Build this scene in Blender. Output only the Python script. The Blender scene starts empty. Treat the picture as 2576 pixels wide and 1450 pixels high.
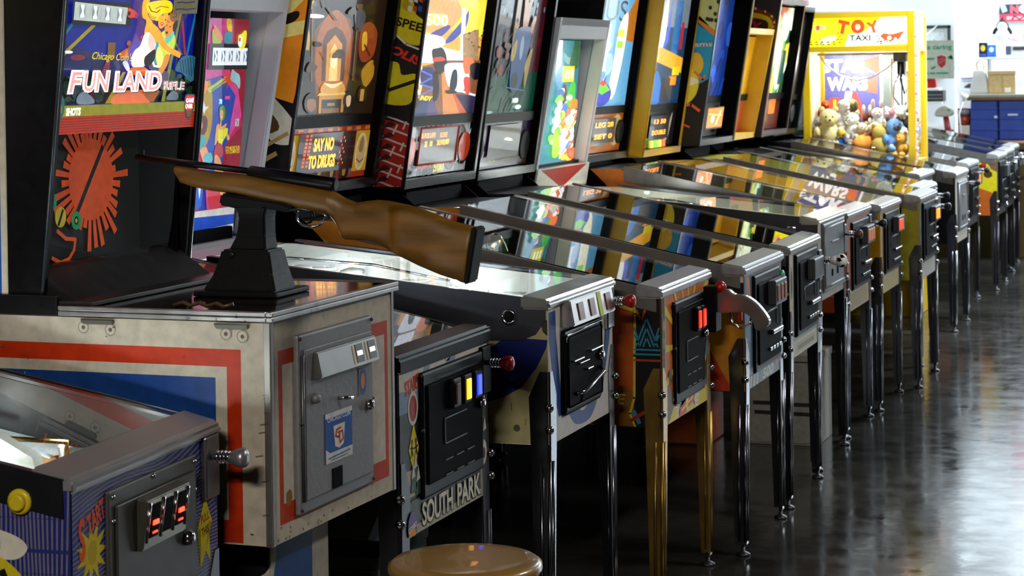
import bpy, bmesh, math, random
from mathutils import Vector as V3, Matrix
D, C = bpy.data, bpy.context.scene.collection
R = math.radians
rnd = random.Random(7)

# ------------------------------------------------------------------ colour and materials
def lin(c):
    return c / 12.92 if c <= .04045 else ((c + .055) / 1.055) ** 2.4
def hexc(h):
    return tuple(lin(int(h[i:i + 2], 16) / 255) for i in (0, 2, 4)) + (1.0,)

def nd(nt, t, **k):
    n = nt.nodes.new(t)
    for a, b in k.items():
        setattr(n, a, b)
    return n

def mat(name, col, rough=.5, metal=0, emit=0, coat=0, noise=0, scale=30, bump=0, spec=.5, alpha=None):
    m = D.materials.new(name); m.use_nodes = True
    nt = m.node_tree; b = nt.nodes['Principled BSDF']
    c = hexc(col) if isinstance(col, str) else col
    b.inputs['Base Color'].default_value = c
    b.inputs['Roughness'].default_value = rough
    b.inputs['Metallic'].default_value = metal
    b.inputs['Specular IOR Level'].default_value = spec
    b.inputs['Coat Weight'].default_value = coat
    b.inputs['Coat Roughness'].default_value = .04
    if emit:
        b.inputs['Emission Color'].default_value = c
        b.inputs['Emission Strength'].default_value = emit
    if noise or bump:
        tc = nd(nt, 'ShaderNodeTexCoord'); n = nd(nt, 'ShaderNodeTexNoise')
        n.inputs['Scale'].default_value = scale; n.inputs['Detail'].default_value = 5
        nt.links.new(tc.outputs['Object'], n.inputs['Vector'])
        if noise:
            r = nd(nt, 'ShaderNodeValToRGB')
            r.color_ramp.elements[0].position = .3; r.color_ramp.elements[1].position = .7
            r.color_ramp.elements[0].color = tuple(x * (1 - noise) for x in c[:3]) + (1,)
            r.color_ramp.elements[1].color = tuple(min(1, x * (1 + noise * .5)) for x in c[:3]) + (1,)
            nt.links.new(n.outputs['Fac'], r.inputs['Fac']); nt.links.new(r.outputs['Color'], b.inputs['Base Color'])
            mr = nd(nt, 'ShaderNodeMapRange')
            mr.inputs[3].default_value = max(0, rough - .08); mr.inputs[4].default_value = min(1, rough + .1)
            nt.links.new(n.outputs['Fac'], mr.inputs[0]); nt.links.new(mr.outputs[0], b.inputs['Roughness'])
        if bump:
            bp = nd(nt, 'ShaderNodeBump'); bp.inputs['Strength'].default_value = bump; bp.inputs['Distance'].default_value = .002
            nt.links.new(n.outputs['Fac'], bp.inputs['Height']); nt.links.new(bp.outputs['Normal'], b.inputs['Normal'])
    return m

def art_mat(name, rough, coat=0, spec=.5, mottle=.16):
    """printed artwork: the ink colour is a mesh attribute, backlit areas and a few prints with no lamp behind them glow through the ink"""
    m = D.materials.new(name); m.use_nodes = True
    nt = m.node_tree; b = nt.nodes['Principled BSDF']; L = nt.links.new
    a = nd(nt, 'ShaderNodeAttribute'); a.attribute_name = 'Ink'
    e = nd(nt, 'ShaderNodeAttribute'); e.attribute_name = 'Glow'
    tc = nd(nt, 'ShaderNodeTexCoord'); n = nd(nt, 'ShaderNodeTexNoise')
    n.inputs['Scale'].default_value = 45; n.inputs['Detail'].default_value = 6
    L(tc.outputs['Object'], n.inputs['Vector'])
    mr = nd(nt, 'ShaderNodeMapRange'); mr.inputs[1].default_value = .3; mr.inputs[2].default_value = .7
    mr.inputs[3].default_value = 1 - mottle; mr.inputs[4].default_value = 1 + mottle * .6
    L(n.outputs['Fac'], mr.inputs[0])
    mx = nd(nt, 'ShaderNodeVectorMath', operation='SCALE')
    L(a.outputs['Color'], mx.inputs[0]); L(mr.outputs[0], mx.inputs['Scale'])
    L(mx.outputs[0], b.inputs['Base Color']); L(mx.outputs[0], b.inputs['Emission Color'])
    L(e.outputs['Fac'], b.inputs['Emission Strength'])
    b.inputs['Roughness'].default_value = rough; b.inputs['Coat Weight'].default_value = coat
    b.inputs['Coat Roughness'].default_value = .03; b.inputs['Specular IOR Level'].default_value = spec
    return m

def glass_mat(name, tint=(.93, .97, .95), rough=.0, refl=1.0):
    m = D.materials.new(name); m.use_nodes = True
    nt = m.node_tree; L = nt.links.new
    for n in list(nt.nodes): nt.nodes.remove(n)
    o = nd(nt, 'ShaderNodeOutputMaterial'); t = nd(nt, 'ShaderNodeBsdfTransparent'); g = nd(nt, 'ShaderNodeBsdfGlossy')
    f = nd(nt, 'ShaderNodeFresnel'); f.inputs['IOR'].default_value = 1.5
    x = nd(nt, 'ShaderNodeMixShader'); mu = nd(nt, 'ShaderNodeMath', operation='MULTIPLY'); mu.inputs[1].default_value = refl
    t.inputs['Color'].default_value = tint + (1,); g.inputs['Roughness'].default_value = rough
    ge = nd(nt, 'ShaderNodeNewGeometry'); bf = nd(nt, 'ShaderNodeMath', operation='MULTIPLY_ADD'); bf.inputs[1].default_value = -refl; bf.inputs[2].default_value = refl   # reflects at the outer face only
    L(ge.outputs['Backfacing'], bf.inputs[0]); L(bf.outputs[0], mu.inputs[1]); L(f.outputs[0], mu.inputs[0]); L(mu.outputs[0], x.inputs[0]); L(t.outputs[0], x.inputs[1]); L(g.outputs[0], x.inputs[2])
    L(x.outputs[0], o.inputs['Surface'])
    return m

ART = art_mat('printed_artwork', .48, spec=.2)
ARTG = art_mat('glossy_artwork', .35, coat=.55)
ARTP = art_mat('plastic_print', .45, spec=.25, mottle=.1)
GLASS = glass_mat('playfield_glass')
CLEAR = glass_mat('clear_glass', (.97, .98, .98), 0, .8)
BLACK = mat('black_paint', '0c0b0c', .45, spec=.25, noise=.3, scale=60)
BLACKM = mat('black_laminate', '0d0c0e', .3, spec=.3, noise=.2, scale=40)
MATTB = mat('matte_black', '070708', .6, spec=.02)
PLASTB = mat('black_plastic', '0b0b0d', .4, spec=.07)
DGREY = mat('dark_grey_steel', '44444a', .42, metal=.85, noise=.25, scale=25)
RAILM = mat('brushed_rail_steel', '6d6b69', .36, metal=.45, noise=.2, scale=40)
LOCKM = mat('brushed_lockbar_steel', '9c9c9e', .3, metal=.4, noise=.15, scale=60)
CHROME = mat('chrome', 'd8d8de', .12, metal=1)
LEGM = mat('chromed_leg_steel', '74767f', .2, metal=1)
LEGD = mat('dark_leg_steel', '37363c', .35, metal=.8)
BRASS = mat('brass_leg', '9c7d3c', .33, metal=.9, noise=.2, scale=20)
GOLD = mat('gold_metal', 'b8924a', .25, metal=1)
ALU = mat('aluminium_trim', 'b9b4b2', .3, metal=1, noise=.12, scale=50)
WOODB = mat('cabinet_back_wood', '2a211a', .7, noise=.3, scale=14)
RED = mat('red_plastic', '9c1512', .3)
GREENP = mat('green_plastic', '1f8a62', .3)
YELP = mat('yellow_plastic', 'c9b21c', .35)
GREYD = mat('grey_hammered_door', '77767a', .5, metal=.25, noise=.12, scale=90, bump=.25)
TAN = mat('white_worn_paint', 'c6beae', .55, noise=.14, scale=9, bump=.06)
WHITEP = mat('white_paint', 'dddcd8', .5, noise=.06, scale=12)
RUBBER = mat('black_rubber', '0c0c0c', .6, spec=.15)
WPLAST = mat('white_plastic', 'e6e6e2', .35)

_em = {}
def lampm(col, s):
    k = (col, s)
    if k not in _em: _em[k] = mat('lit_lens_%s' % col, col, .3, emit=s)
    return _em[k]
_cm = {}
def paint(col, rough=.5, metal=0):
    k = (col, rough, metal)
    if k not in _cm: _cm[k] = mat('paint_%s' % col, col, rough, metal, noise=.08, scale=20)
    return _cm[k]

# ------------------------------------------------------------------ mesh helpers
class MB:
    def __init__(s): s.bm = bmesh.new(); s.mi = 0
    def _set(s, fs):
        for f in fs: f.material_index = s.mi
    def box(s, x0, x1, y0, y1, z0, z1, bev=0, seg=2, M=None):
        b = bmesh.new(); bmesh.ops.create_cube(b, size=1)
        for v in b.verts:
            v.co = V3(((x0 + x1) / 2 + v.co.x * (x1 - x0), (y0 + y1) / 2 + v.co.y * (y1 - y0), (z0 + z1) / 2 + v.co.z * (z1 - z0)))
        if bev: bmesh.ops.bevel(b, geom=b.edges[:], offset=bev, segments=seg, affect='EDGES', profile=.5)
        return s.take(b, M)
    def take(s, b, M=None):
        mp = {}
        for v in b.verts: mp[v] = s.bm.verts.new(M @ v.co if M else v.co)
        for f in b.faces:
            try:
                n = s.bm.faces.new([mp[v] for v in f.verts]); n.material_index = s.mi; n.smooth = f.smooth
            except ValueError: pass
        b.free(); return s
    def prism(s, poly, a, b, ax='y', bev=0):
        """polygon extruded along an axis; ax y: points are (x,z); ax x: (y,z); ax z: (x,y)"""
        q = bmesh.new()
        def P(p, t): return {'y': (p[0], t, p[1]), 'x': (t, p[0], p[1]), 'z': (p[0], p[1], t)}[ax]
        A = [q.verts.new(P(p, a)) for p in poly]; B = [q.verts.new(P(p, b)) for p in poly]
        n = len(poly)
        q.faces.new(A); q.faces.new(B[::-1])
        for i in range(n): q.faces.new((A[i], B[i], B[(i + 1) % n], A[(i + 1) % n]))
        bmesh.ops.recalc_face_normals(q, faces=q.faces)
        if bev: bmesh.ops.bevel(q, geom=q.edges[:], offset=bev, segments=2, affect='EDGES')
        return s.take(q)
    def tube(s, pts, r, n=10, cap=True):
        pts = [V3(p) for p in pts]; rs = r if isinstance(r, (list, tuple)) else [r] * len(pts)
        rings = []; prev = None
        for i, p in enumerate(pts):
            d = (pts[min(i + 1, len(pts) - 1)] - pts[max(i - 1, 0)]).normalized()
            u = d.cross(V3((0, 0, 1)) if abs(d.z) < .95 else V3((1, 0, 0))).normalized() if prev is None else (prev - d * prev.dot(d)).normalized()
            prev = u; w = d.cross(u)
            rings.append([s.bm.verts.new(p + (u * math.cos(t) + w * math.sin(t)) * rs[i]) for t in (2 * math.pi * k / n for k in range(n))])
        for a, b in zip(rings, rings[1:]):
            for k in range(n):
                f = s.bm.faces.new((a[k], a[(k + 1) % n], b[(k + 1) % n], b[k])); f.smooth = True; f.material_index = s.mi
        if cap:
            for g in (rings[0][::-1], rings[-1]): s.bm.faces.new(g).material_index = s.mi
        return s
    def lathe(s, prof, n=20, M=None):
        """profile of (radius, height) turned about z"""
        b = bmesh.new(); rings = []
        for r, z in prof:
            rings.append([b.verts.new((r * math.cos(2 * math.pi * k / n), r * math.sin(2 * math.pi * k / n), z)) for k in range(n)])
        for p, q in zip(rings, rings[1:]):
            for k in range(n):
                f = b.faces.new((p[k], p[(k + 1) % n], q[(k + 1) % n], q[k])); f.smooth = True
        b.faces.new(rings[0][::-1]); b.faces.new(rings[-1])
        bmesh.ops.recalc_face_normals(b, faces=b.faces)
        return s.take(b, M)
    def ball(s, c, r, sub=2, sq=(1, 1, 1), rot=None):
        b = bmesh.new(); bmesh.ops.create_icosphere(b, subdivisions=sub, radius=1)
        for f in b.faces: f.smooth = True
        M = Matrix.Translation(c) @ (rot.to_4x4() if rot else Matrix()) @ Matrix.Diagonal((r * sq[0], r * sq[1], r * sq[2], 1))
        return s.take(b, M)

def obj(name, mb, mats, parent=None, label=None):
    me = D.meshes.new(name); mb.bm.normal_update(); mb.bm.to_mesh(me); mb.bm.free()
    for m in (mats if isinstance(mats, (list, tuple)) else [mats]): me.materials.append(m)
    o = D.objects.new(name, me); C.objects.link(o)
    if parent: o.parent = parent
    if label: o['label'] = label
    return o
def tag(o, label, cat, group=None):
    o['label'] = label; o['category'] = cat
    if group: o['group'] = group
    return o
def thing(name, label, cat, loc=(0, 0, 0), rz=0, group=None):
    o = D.objects.new(name, None); C.objects.link(o); o.location = loc; o.rotation_euler = (0, 0, rz); o.empty_display_size = .1
    return tag(o, label, cat, group)
def struct(name, mb, m):
    o = obj(name, mb, m); o['kind'] = 'structure'; return o
def B(*a, **k): return MB().box(*a, **k)
def T(*a, **k): return MB().tube(*a, **k)

# ------------------------------------------------------------------ flat artwork: ink polygons on a panel
_txt = {}
def text_geo(s, bold, shear):
    k = (s, bold, shear)
    if k not in _txt:
        cu = D.curves.new('lettering', 'FONT'); cu.body = s; cu.offset = bold; cu.shear = shear; cu.resolution_u = 3
        o = D.objects.new('lettering', cu); C.objects.link(o)
        dg = bpy.context.evaluated_depsgraph_get(); me = D.meshes.new_from_object(o.evaluated_get(dg))
        _txt[k] = ([tuple(v.co[:2]) for v in me.vertices], [tuple(p.vertices) for p in me.polygons])
        D.objects.remove(o); D.curves.remove(cu); D.meshes.remove(me)
    return _txt[k]
def spline(pts, n=5):
    out = []; N = len(pts)
    for i in range(N):
        a, b, c, d = (pts[(i + j - 1) % N] for j in range(4))
        for k in range(n):
            t = k / n
            out.append(tuple(.5 * (2 * b[q] + (c[q] - a[q]) * t + (2 * a[q] - 5 * b[q] + 4 * c[q] - d[q]) * t * t + (3 * b[q] - a[q] - 3 * c[q] + d[q]) * t ** 3) for q in (0, 1)))
    return out
def area(p):
    return sum(p[i][0] * p[(i + 1) % len(p)][1] - p[(i + 1) % len(p)][0] * p[i][1] for i in range(len(p)))

def art(name, parent, O, U, Vv, shapes, sk=None, mat_=None, glow=0, step=.00012, label=None, thick=.001):
    """O lower left corner, U and Vv the panel's full width and height; sk=(xl,xr,yb,yt) is the sheet's own drawing grid.
    Builds the sheet with its thickness, then ink areas layered on its face."""
    O, U, Vv = V3(O), V3(U), V3(Vv); N = U.cross(Vv).normalized()
    sk = sk or (0, 1, 0, 1)
    if len(sk) == 4: sk = (sk[0], sk[1], sk[2], sk[0], sk[1], sk[3])
    xlb, xrb, yb, xlt, xrt, yt = sk
    bm = bmesh.new(); ink = bm.verts.layers.float_color.new('Ink'); gl = bm.verts.layers.float.new('Glow')
    def uv(p):
        v = (p[1] - yb) / (yt - yb); xl = xlb + (xlt - xlb) * v; xr = xrb + (xrt - xrb) * v
        return (p[0] - xl) / (xr - xl), v
    flip = [1]
    def put(p, lay, raw=False):
        u, v = p if raw else uv(p)
        return O + U * u + Vv * v + N * (thick + lay * step)
    def clip(poly):
        for ax, lim, sg in ((0, 0, 1), (0, 1, -1), (1, 0, 1), (1, 1, -1)):
            out = []
            for i in range(len(poly)):
                a, b = poly[i - 1], poly[i]; ia = (a[ax] - lim) * sg >= -1e-9; ib = (b[ax] - lim) * sg >= -1e-9
                if ia != ib:
                    t = (lim - a[ax]) / (b[ax] - a[ax]); out.append((a[0] + (b[0] - a[0]) * t, a[1] + (b[1] - a[1]) * t))
                if ib: out.append(b)
            poly = out
            if len(poly) < 3: return []
        return poly
    def face(poly, col, e, lay, raw=False):
        q = clip([p if raw else uv(p) for p in poly])
        c2 = []
        for p in q:
            if not c2 or abs(p[0] - c2[-1][0]) + abs(p[1] - c2[-1][1]) > 1e-6: c2.append(p)
        if len(c2) < 3: return
        if area(c2) < 0: c2 = c2[::-1]
        vs = [bm.verts.new(put(p, lay, True)) for p in c2]
        c = hexc(col)
        for v in vs: v[ink] = c; v[gl] = e
        f = bm.faces.new(vs)
        if len(vs) > 4: bmesh.ops.triangulate(bm, faces=[f])
    back = '101010'
    lay = 0
    if shapes and shapes[0][0] == 'bg': back = shapes[0][1]; e0 = shapes[0][2] if len(shapes[0]) > 2 else glow; shapes = shapes[1:]
    else: e0 = 0
    # sheet body
    cs = [(0, 0), (1, 0), (1, 1), (0, 1)]
    lo = [bm.verts.new(O + U * u + Vv * v) for u, v in cs]; hi = [bm.verts.new(put(p, 0, True)) for p in cs]
    for v in lo + hi: v[ink] = hexc(back); v[gl] = 0
    for v in hi: v[gl] = e0
    bm.faces.new(hi); bm.faces.new(lo[::-1])
    for i in range(4): bm.faces.new((lo[i], lo[(i + 1) % 4], hi[(i + 1) % 4], hi[i]))
    last = None
    for s in shapes:
        k = s[0]
        ink_ = {'r': s[5] if k == 'r' else 0, 'e': s[5] if k == 'e' else 0, 'p': s[2] if k in 'pc' else 0, 'c': s[2] if k in 'pc' else 0, 'l': s[3] if k == 'l' else 0}.get(k)
        if not (k == 'l' and ink_ and (k, ink_) == last): lay += 1     # strokes of one colour share a layer
        last = (k, ink_)
        if k == 'r':
            x0, y0, x1, y1, col = s[1:6]; e = s[6] if len(s) > 6 else glow
            face([(x0, y0), (x1, y0), (x1, y1), (x0, y1)], col, e, lay)
        elif k in 'pc':
            pts = s[1] if k == 'p' else spline(s[1]); face(pts, s[2], s[3] if len(s) > 3 else glow, lay)
        elif k == 'e':
            cx, cy, rx, ry, col = s[1:6]; e = s[6] if len(s) > 6 else glow; ro = R(s[7]) if len(s) > 7 else 0
            n = 22; pp = []
            for i in range(n):
                a = 2 * math.pi * i / n; x, y = rx * math.cos(a), ry * math.sin(a)
                pp.append((cx + x * math.cos(ro) - y * math.sin(ro), cy + x * math.sin(ro) + y * math.cos(ro)))
            face(pp, col, e, lay)
        elif k == 's':
            cx, cy, r1, r2, n, col = s[1:7]; e = s[7] if len(s) > 7 else glow; kx = s[8] if len(s) > 8 else 1
            for i in range(n):   # rays as separate triangles and a hub
                a = 2 * math.pi * i / n; d = math.pi / n
                face([(cx + math.cos(a) * r1 * kx, cy + math.sin(a) * r1), (cx + math.cos(a + d) * r2 * kx, cy + math.sin(a + d) * r2), (cx, cy), (cx + math.cos(a - d) * r2 * kx, cy + math.sin(a - d) * r2)], col, e, lay)
        elif k == 'l':
            pts, w, col = s[1:4]; e = s[4] if len(s) > 4 else glow
            for (a, b) in zip(pts, pts[1:]):
                dx, dy = b[0] - a[0], b[1] - a[1]; L = math.hypot(dx, dy) or 1; nx, ny = -dy / L * w / 2, dx / L * w / 2
                ex, ey = dx / L * w * .3, dy / L * w * .3
                face([(a[0] + nx - ex, a[1] + ny - ey), (b[0] + nx + ex, b[1] + ny + ey), (b[0] - nx + ex, b[1] - ny + ey), (a[0] - nx - ex, a[1] - ny - ey)], col, e, lay)
        elif k == 't':
            tx, cx, cy, w, h, col = s[1:7]; o = s[7] if len(s) > 7 else {}
            e = o.get('e', glow); ro = R(o.get('rot', 0))
            vs, fs = text_geo(tx, o.get('bold', 0), o.get('shear', 0))
            xs = [v[0] for v in vs]; ys = [v[1] for v in vs]
            x0, x1, y0, y1 = min(xs), max(xs), min(ys), max(ys); sy = -1 if yt < yb else 1
            c = hexc(col); nv = []
            for v in vs:
                x = (v[0] - x0) / (x1 - x0) - .5; y = ((v[1] - y0) / ((y1 - y0) or 1) - .5)
                y += o.get('arch', 0) * (.25 - x * x)
                x, y = x * w, y * h * sy
                x, y = x * math.cos(ro) - y * math.sin(ro), x * math.sin(ro) + y * math.cos(ro)
                n_ = bm.verts.new(put((cx + x, cy + y), lay)); n_[ink] = c; n_[gl] = e; nv.append(n_)
            for f in fs:
                try: bm.faces.new([nv[i] for i in f])
                except ValueError: pass
    me = D.meshes.new(name)
    for f in bm.faces:
        f.normal_update()
        if f.normal.dot(N) < -.5 and f.verts[0].co.dot(N) > O.dot(N) + thick * .5: f.normal_flip()
    bm.to_mesh(me); bm.free(); me.materials.append(mat_ or ART)
    o = D.objects.new(name, me); C.objects.link(o)
    if parent: o.parent = parent
    if label: o['label'] = label
    return o

def busy(seed, x0, y0, x1, y1, pal, n, size=.12, e=None, kinds='eps'):
    """a scatter of small overlapping ink areas, for crowded prints too small to read"""
    r = random.Random(seed); out = []; w, h = x1 - x0, y1 - y0; S = size * min(abs(w), abs(h))
    for i in range(n):
        cx, cy = x0 + r.random() * w, y0 + r.random() * h; c = r.choice(pal); k = r.choice(kinds); q = S * (.4 + r.random())
        ee = (e * (.6 + .8 * r.random()),) if e is not None else ()
        if k == 'e': out.append(('e', cx, cy, q * (.4 + r.random() * .6), q * (.5 + r.random()), c) + ee)
        elif k == 'p':
            out.append(('c', [(cx + math.cos(a) * q * (.5 + r.random() * .7), cy + math.sin(a) * q * (.5 + r.random() * .9)) for a in (0, 1.3, 2.5, 3.8, 5)], c) + ee)
        else: out.append(('l', [(cx - q * r.random(), cy - q), (cx + q * r.random(), cy + q)], q * .25, c) + ee)
    return out
KEY, MID, FAR = 215, 80, 110

# ------------------------------------------------------------------ pinball machine (local frame: front face at x=0, x forward, y along the row, z up)
def make_leg(m, cx, cy, sx, sy, zt, metal, plate=.17, splay=(-.004, .008), label=None, flute=True):
    """a folded corner leg: two flanges round the cabinet corner, fluted ribs, bolts and a levelling foot"""
    mb = MB(); t = .004; zb = .035
    def sec(z):
        f = (z - zb) / (zt - zb); w = .036 + .021 * f
        if z > zt - plate * .35: w *= 1 - .55 * (z - (zt - plate * .35)) / (plate * .35)
        k = max(0, (zt - plate - z)) / (zt - plate - zb)
        ox, oy = cx + sx * (.004 + splay[0] * k), cy + sy * (.004 + splay[1] * k)
        o = .008
        P = [(0, o), (0, w), (t, w), (t, o + .002), (o + .002, t), (w, t), (w, 0), (o, 0)]
        return [(ox - sx * a, oy - sy * b, z) for a, b in P]
    zs = [zb, (zb + zt) * .33, zt - plate, zt - plate * .35, zt - plate * .12, zt]
    rings = [[mb.bm.verts.new(p) for p in sec(z)] for z in zs]
    for a, b in zip(rings, rings[1:]):
        for k in range(8): mb.bm.faces.new((a[k], a[(k + 1) % 8], b[(k + 1) % 8], b[k]))
    mb.bm.faces.new(rings[0]); mb.bm.faces.new(rings[-1][::-1])
    bmesh.ops.recalc_face_normals(mb.bm, faces=mb.bm.faces)
    if flute:
        for da, db in ((.0, .022), (.022, .0), (.002, .002)):
            pts = []
            for z in (zb + .01, zt - plate - .04):
                k = max(0, (zt - plate - z)) / (zt - plate - zb)
                pts.append((cx + sx * (.004 + splay[0] * k) - sx * da, cy + sy * (.004 + splay[1] * k) - sy * db, z))
            mb.tube(pts, .005, 8)
    leg = obj('leg', mb, metal, m, label)
    for dz in (.05, .105):
        z = zt - plate + dz - .01
        b = MB(); Mx = Matrix.Translation((cx + sx * .003, cy + sy * .003, z)) @ Matrix.Rotation(math.atan2(sy, sx), 4, 'Z') @ Matrix.Rotation(R(90), 4, 'Y')
        b.lathe([(.011, -.006), (.011, .004), (.008, .009), (.003, .011)], 10, Mx); obj('bolt', b, CHROME, leg)
    f = MB(); fx, fy = cx + sx * (splay[0] - .008), cy + sy * (splay[1] - .008)
    f.lathe([(.022, 0), (.022, .006), (.012, .012), (.006, .014), (.006, .04)], 14, Matrix.Translation((fx, fy, 0)))
    obj('levelling_foot', f, DGREY, leg)

def plunger(m, y, z, kind, knobm):
    q = Matrix.Translation((-.03, y, z)) @ Matrix.Rotation(R(90), 4, 'Y')
    p = obj('plunger', MB().box(-.004, .012, y - .03, y + .03, z - .075, z + .04, .004).lathe([(.017, 0), (.015, .03), (.006, .034), (.006, .095)], 14, q), kind, m)
    sp = [(.02 + .043 * i / 40, y + .011 * math.cos(i * .95), z + .011 * math.sin(i * .95)) for i in range(41)]
    obj('spring', MB().tube(sp, .0022, 6), CHROME, p)
    obj('knob', MB().lathe([(.008, .075), (.012, .08), (.017, .092), (.019, .1), (.016, .107), (.007, .111)], 16, q), knobm, p)
    return p

def coin_door(m, kind, y0, y1, z0, z1, lens=(), extra=None):
    w, h = y1 - y0, z1 - z0
    if kind == 'modern':
        d = obj('coin_door', MB().box(-.004, .012, y0, y1, z0, z1, .006), PLASTB, m)
        obj('door_panel', B(.012, .017, y0 + .02, y1 - .02, z0 + .03, z1 - .03, .003), MATTB, d)
        n = 3; cw = w * .13
        ys = [y0 + w * (.44 + .18 * i) for i in range(n)] if len(lens) > 2 else [y0 + w * (.62 + .16 * i) for i in range(len(lens))]
        for yy, (c, e) in zip(ys, lens):
            obj('coin_slot', B(.017, .03, yy - cw / 2, yy + cw / 2, z1 - h * .36, z1 - h * .12, .004), PLASTB, d)
            obj('lit_button', B(.029, .034, yy - cw * .26, yy + cw * .26, z1 - h * .33, z1 - h * .16, .002), lampm(c, e) if e else paint(c), d)
        fr = MB()
        for yy, zz, ww, hh in ((y0 + w * .3, z0 + h * .38, w * .36, h * .2),):
            for a in (zz, zz + hh): fr.box(.016, .02, yy, yy + ww, a - .0015, a + .0015)
            fr.box(.016, .02, yy - .0015, yy + .0015, zz, zz + hh)
        for k in range(3):
            yy = y0 + w * (.3 + .18 * k); fr.box(.016, .02, yy, yy + w * .12, z0 + h * .24, z0 + h * .25); fr.box(.016, .02, yy, yy + w * .12, z0 + h * .12, z0 + h * .13)
        fr.box(.016, .02, y0 + w * .18, y1 - w * .14, z1 - h * .075, z1 - h * .07)
        obj('raised_bead', fr, DGREY, d)
        q = Matrix.Translation((.016, y1 - w * .1, z0 + h * .58)) @ Matrix.Rotation(R(90), 4, 'Y')
        obj('lock', MB().lathe([(.013, 0), (.013, .01), (.009, .014), (.004, .015)], 14, q), CHROME, d)
        for zz in (z0 + h * .55, z1 - h * .02): obj('screw', MB().ball((.012, y0 - .004, zz), .006, 1), DGREY, d)
    elif kind == 'chrome':
        d = obj('coin_door', B(-.004, .014, y0, y1, z0, z1, .012), PLASTB, m)
        obj('door_panel', B(.014, .018, y0 + .018, y1 - .018, z0 + .018, z1 - .018, .006), MATTB, d)
        for (a, b, c, e) in ((.1, .36, .62, .64), (.25, .5, .57, .585), (.55, .88, .66, .68), (.45, .6, .46, .48)):
            obj('metal_slot', B(.018, .03, y0 + w * a, y0 + w * b, z0 + h * c, z0 + h * e, .002), CHROME, d)
        obj('coin_return', MB().tube([(.02, y0 + w * .22, z0 + h * .22), (.034, y0 + w * .3, z0 + h * .235), (.034, y0 + w * .84, z0 + h * .36), (.02, y0 + w * .86, z0 + h * .42)], .006, 8), CHROME, d)
        q = Matrix.Translation((.016, y1 - w * .12, z0 + h * .56)) @ Matrix.Rotation(R(90), 4, 'Y')
        obj('lock', MB().lathe([(.016, 0), (.014, .012), (.006, .015)], 14, q), CHROME, d)
        obj('slot_hole', MB().prism([(y0 + w * .36, z0 + h * .1), (y0 + w * .54, z0 + h * .12), (y0 + w * .48, z0 + h * .24), (y0 + w * .42, z0 + h * .23)], .018, .021, 'x'), MATTB, d)
        obj('door_rim', MB().tube([(.015, y0 + .01, z1 - .03), (.016, y0 + .014, z1 - .012), (.016, y1 - .014, z1 - .006), (.015, y1 - .008, z1 - .03)], .003, 6), CHROME, d)
        s = obj('coin_entry_plate', MB().prism([(.0, z1 + .008), (.038, z1 + .012), (.026, z1 + .078), (.0, z1 + .078)], y0 + .01, y1 + .05, bev=.003), ALU, d)
        obj('yellow_tape', MB().prism([(.0385, z1 + .013), (.04, z1 + .013), (.028, z1 + .076), (.0265, z1 + .076)], y0 + (w + .05) * .62, y0 + (w + .05) * .7), paint('b8c41c'), d)
        for k in (.16, .42, .8):
            yy = y0 + (w + .05) * k; obj('coin_window', MB().prism([(.036, z1 + .022), (.039, z1 + .022), (.0315, z1 + .066), (.028, z1 + .066)], yy, yy + .042), paint('6d4238', .3), d)
    elif kind == 'plain':
        d = obj('coin_door', B(-.004, .012, y0, y1, z0, z1, .008), paint('55565a', .45, .3), m)
        obj('door_rim', MB().tube([(.012, y0 + .02, z0 + .02), (.012, y0 + .02, z1 - .02), (.012, y1 - .02, z1 - .02), (.012, y1 - .02, z0 + .02), (.012, y0 + .02, z0 + .02)], .004, 6), paint('8a8a8c', .4, .5), d)
        for k in (.35, .6): obj('coin_slot', B(.011, .016, y0 + w * k, y0 + w * k + .012, z0 + h * .2, z0 + h * .3), MATTB, d)
        obj('latch', B(.011, .022, y0 + w * .3, y0 + w * .62, z0 + h * .7, z0 + h * .712, .002), DGREY, d)
    else:  # 'silver': recent door with a raised coin block
        d = obj('coin_door', B(-.004, .012, y0, y1, z0, z1, .006), PLASTB, m)
        obj('door_panel', B(.012, .018, y0 + .03, y1 - .02, z0 + .02, z1 - .03, .004), MATTB, d)
        bk = obj('coin_block', B(.016, .045, y0 + w * .42, y1 - w * .12, z1 - h * .36, z1 - h * .1, .004), paint('2c3033', .4, .3), d)
        for i, (c, e) in enumerate(lens):
            yy = y0 + w * (.47 + .14 * i); obj('coin_window', B(.044, .049, yy, yy + w * .09, z1 - h * .32, z1 - h * .15, .002), lampm(c, e) if e else paint(c), d)
        for k in range(4): obj('reject_button', B(.018, .026, y0 + w * (.42 + .12 * k), y0 + w * (.5 + .12 * k), z0 + h * .16, z0 + h * .2, .002), CHROME, d)
        obj('coin_return', B(.018, .034, y0 + w * .45, y0 + w * .85, z0 + h * .33, z0 + h * .38, .004), CHROME, d)
        obj('bezel', MB().tube([(.018, y0 + w * .25, z0 + h * .42), (.018, y0 + w * .25, z1 - h * .42), (.018, y0 + w * .75, z1 - h * .42), (.018, y0 + w * .75, z0 + h * .42)], .004, 6), paint('5d6466', .3, .7), d)
    return d

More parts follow.
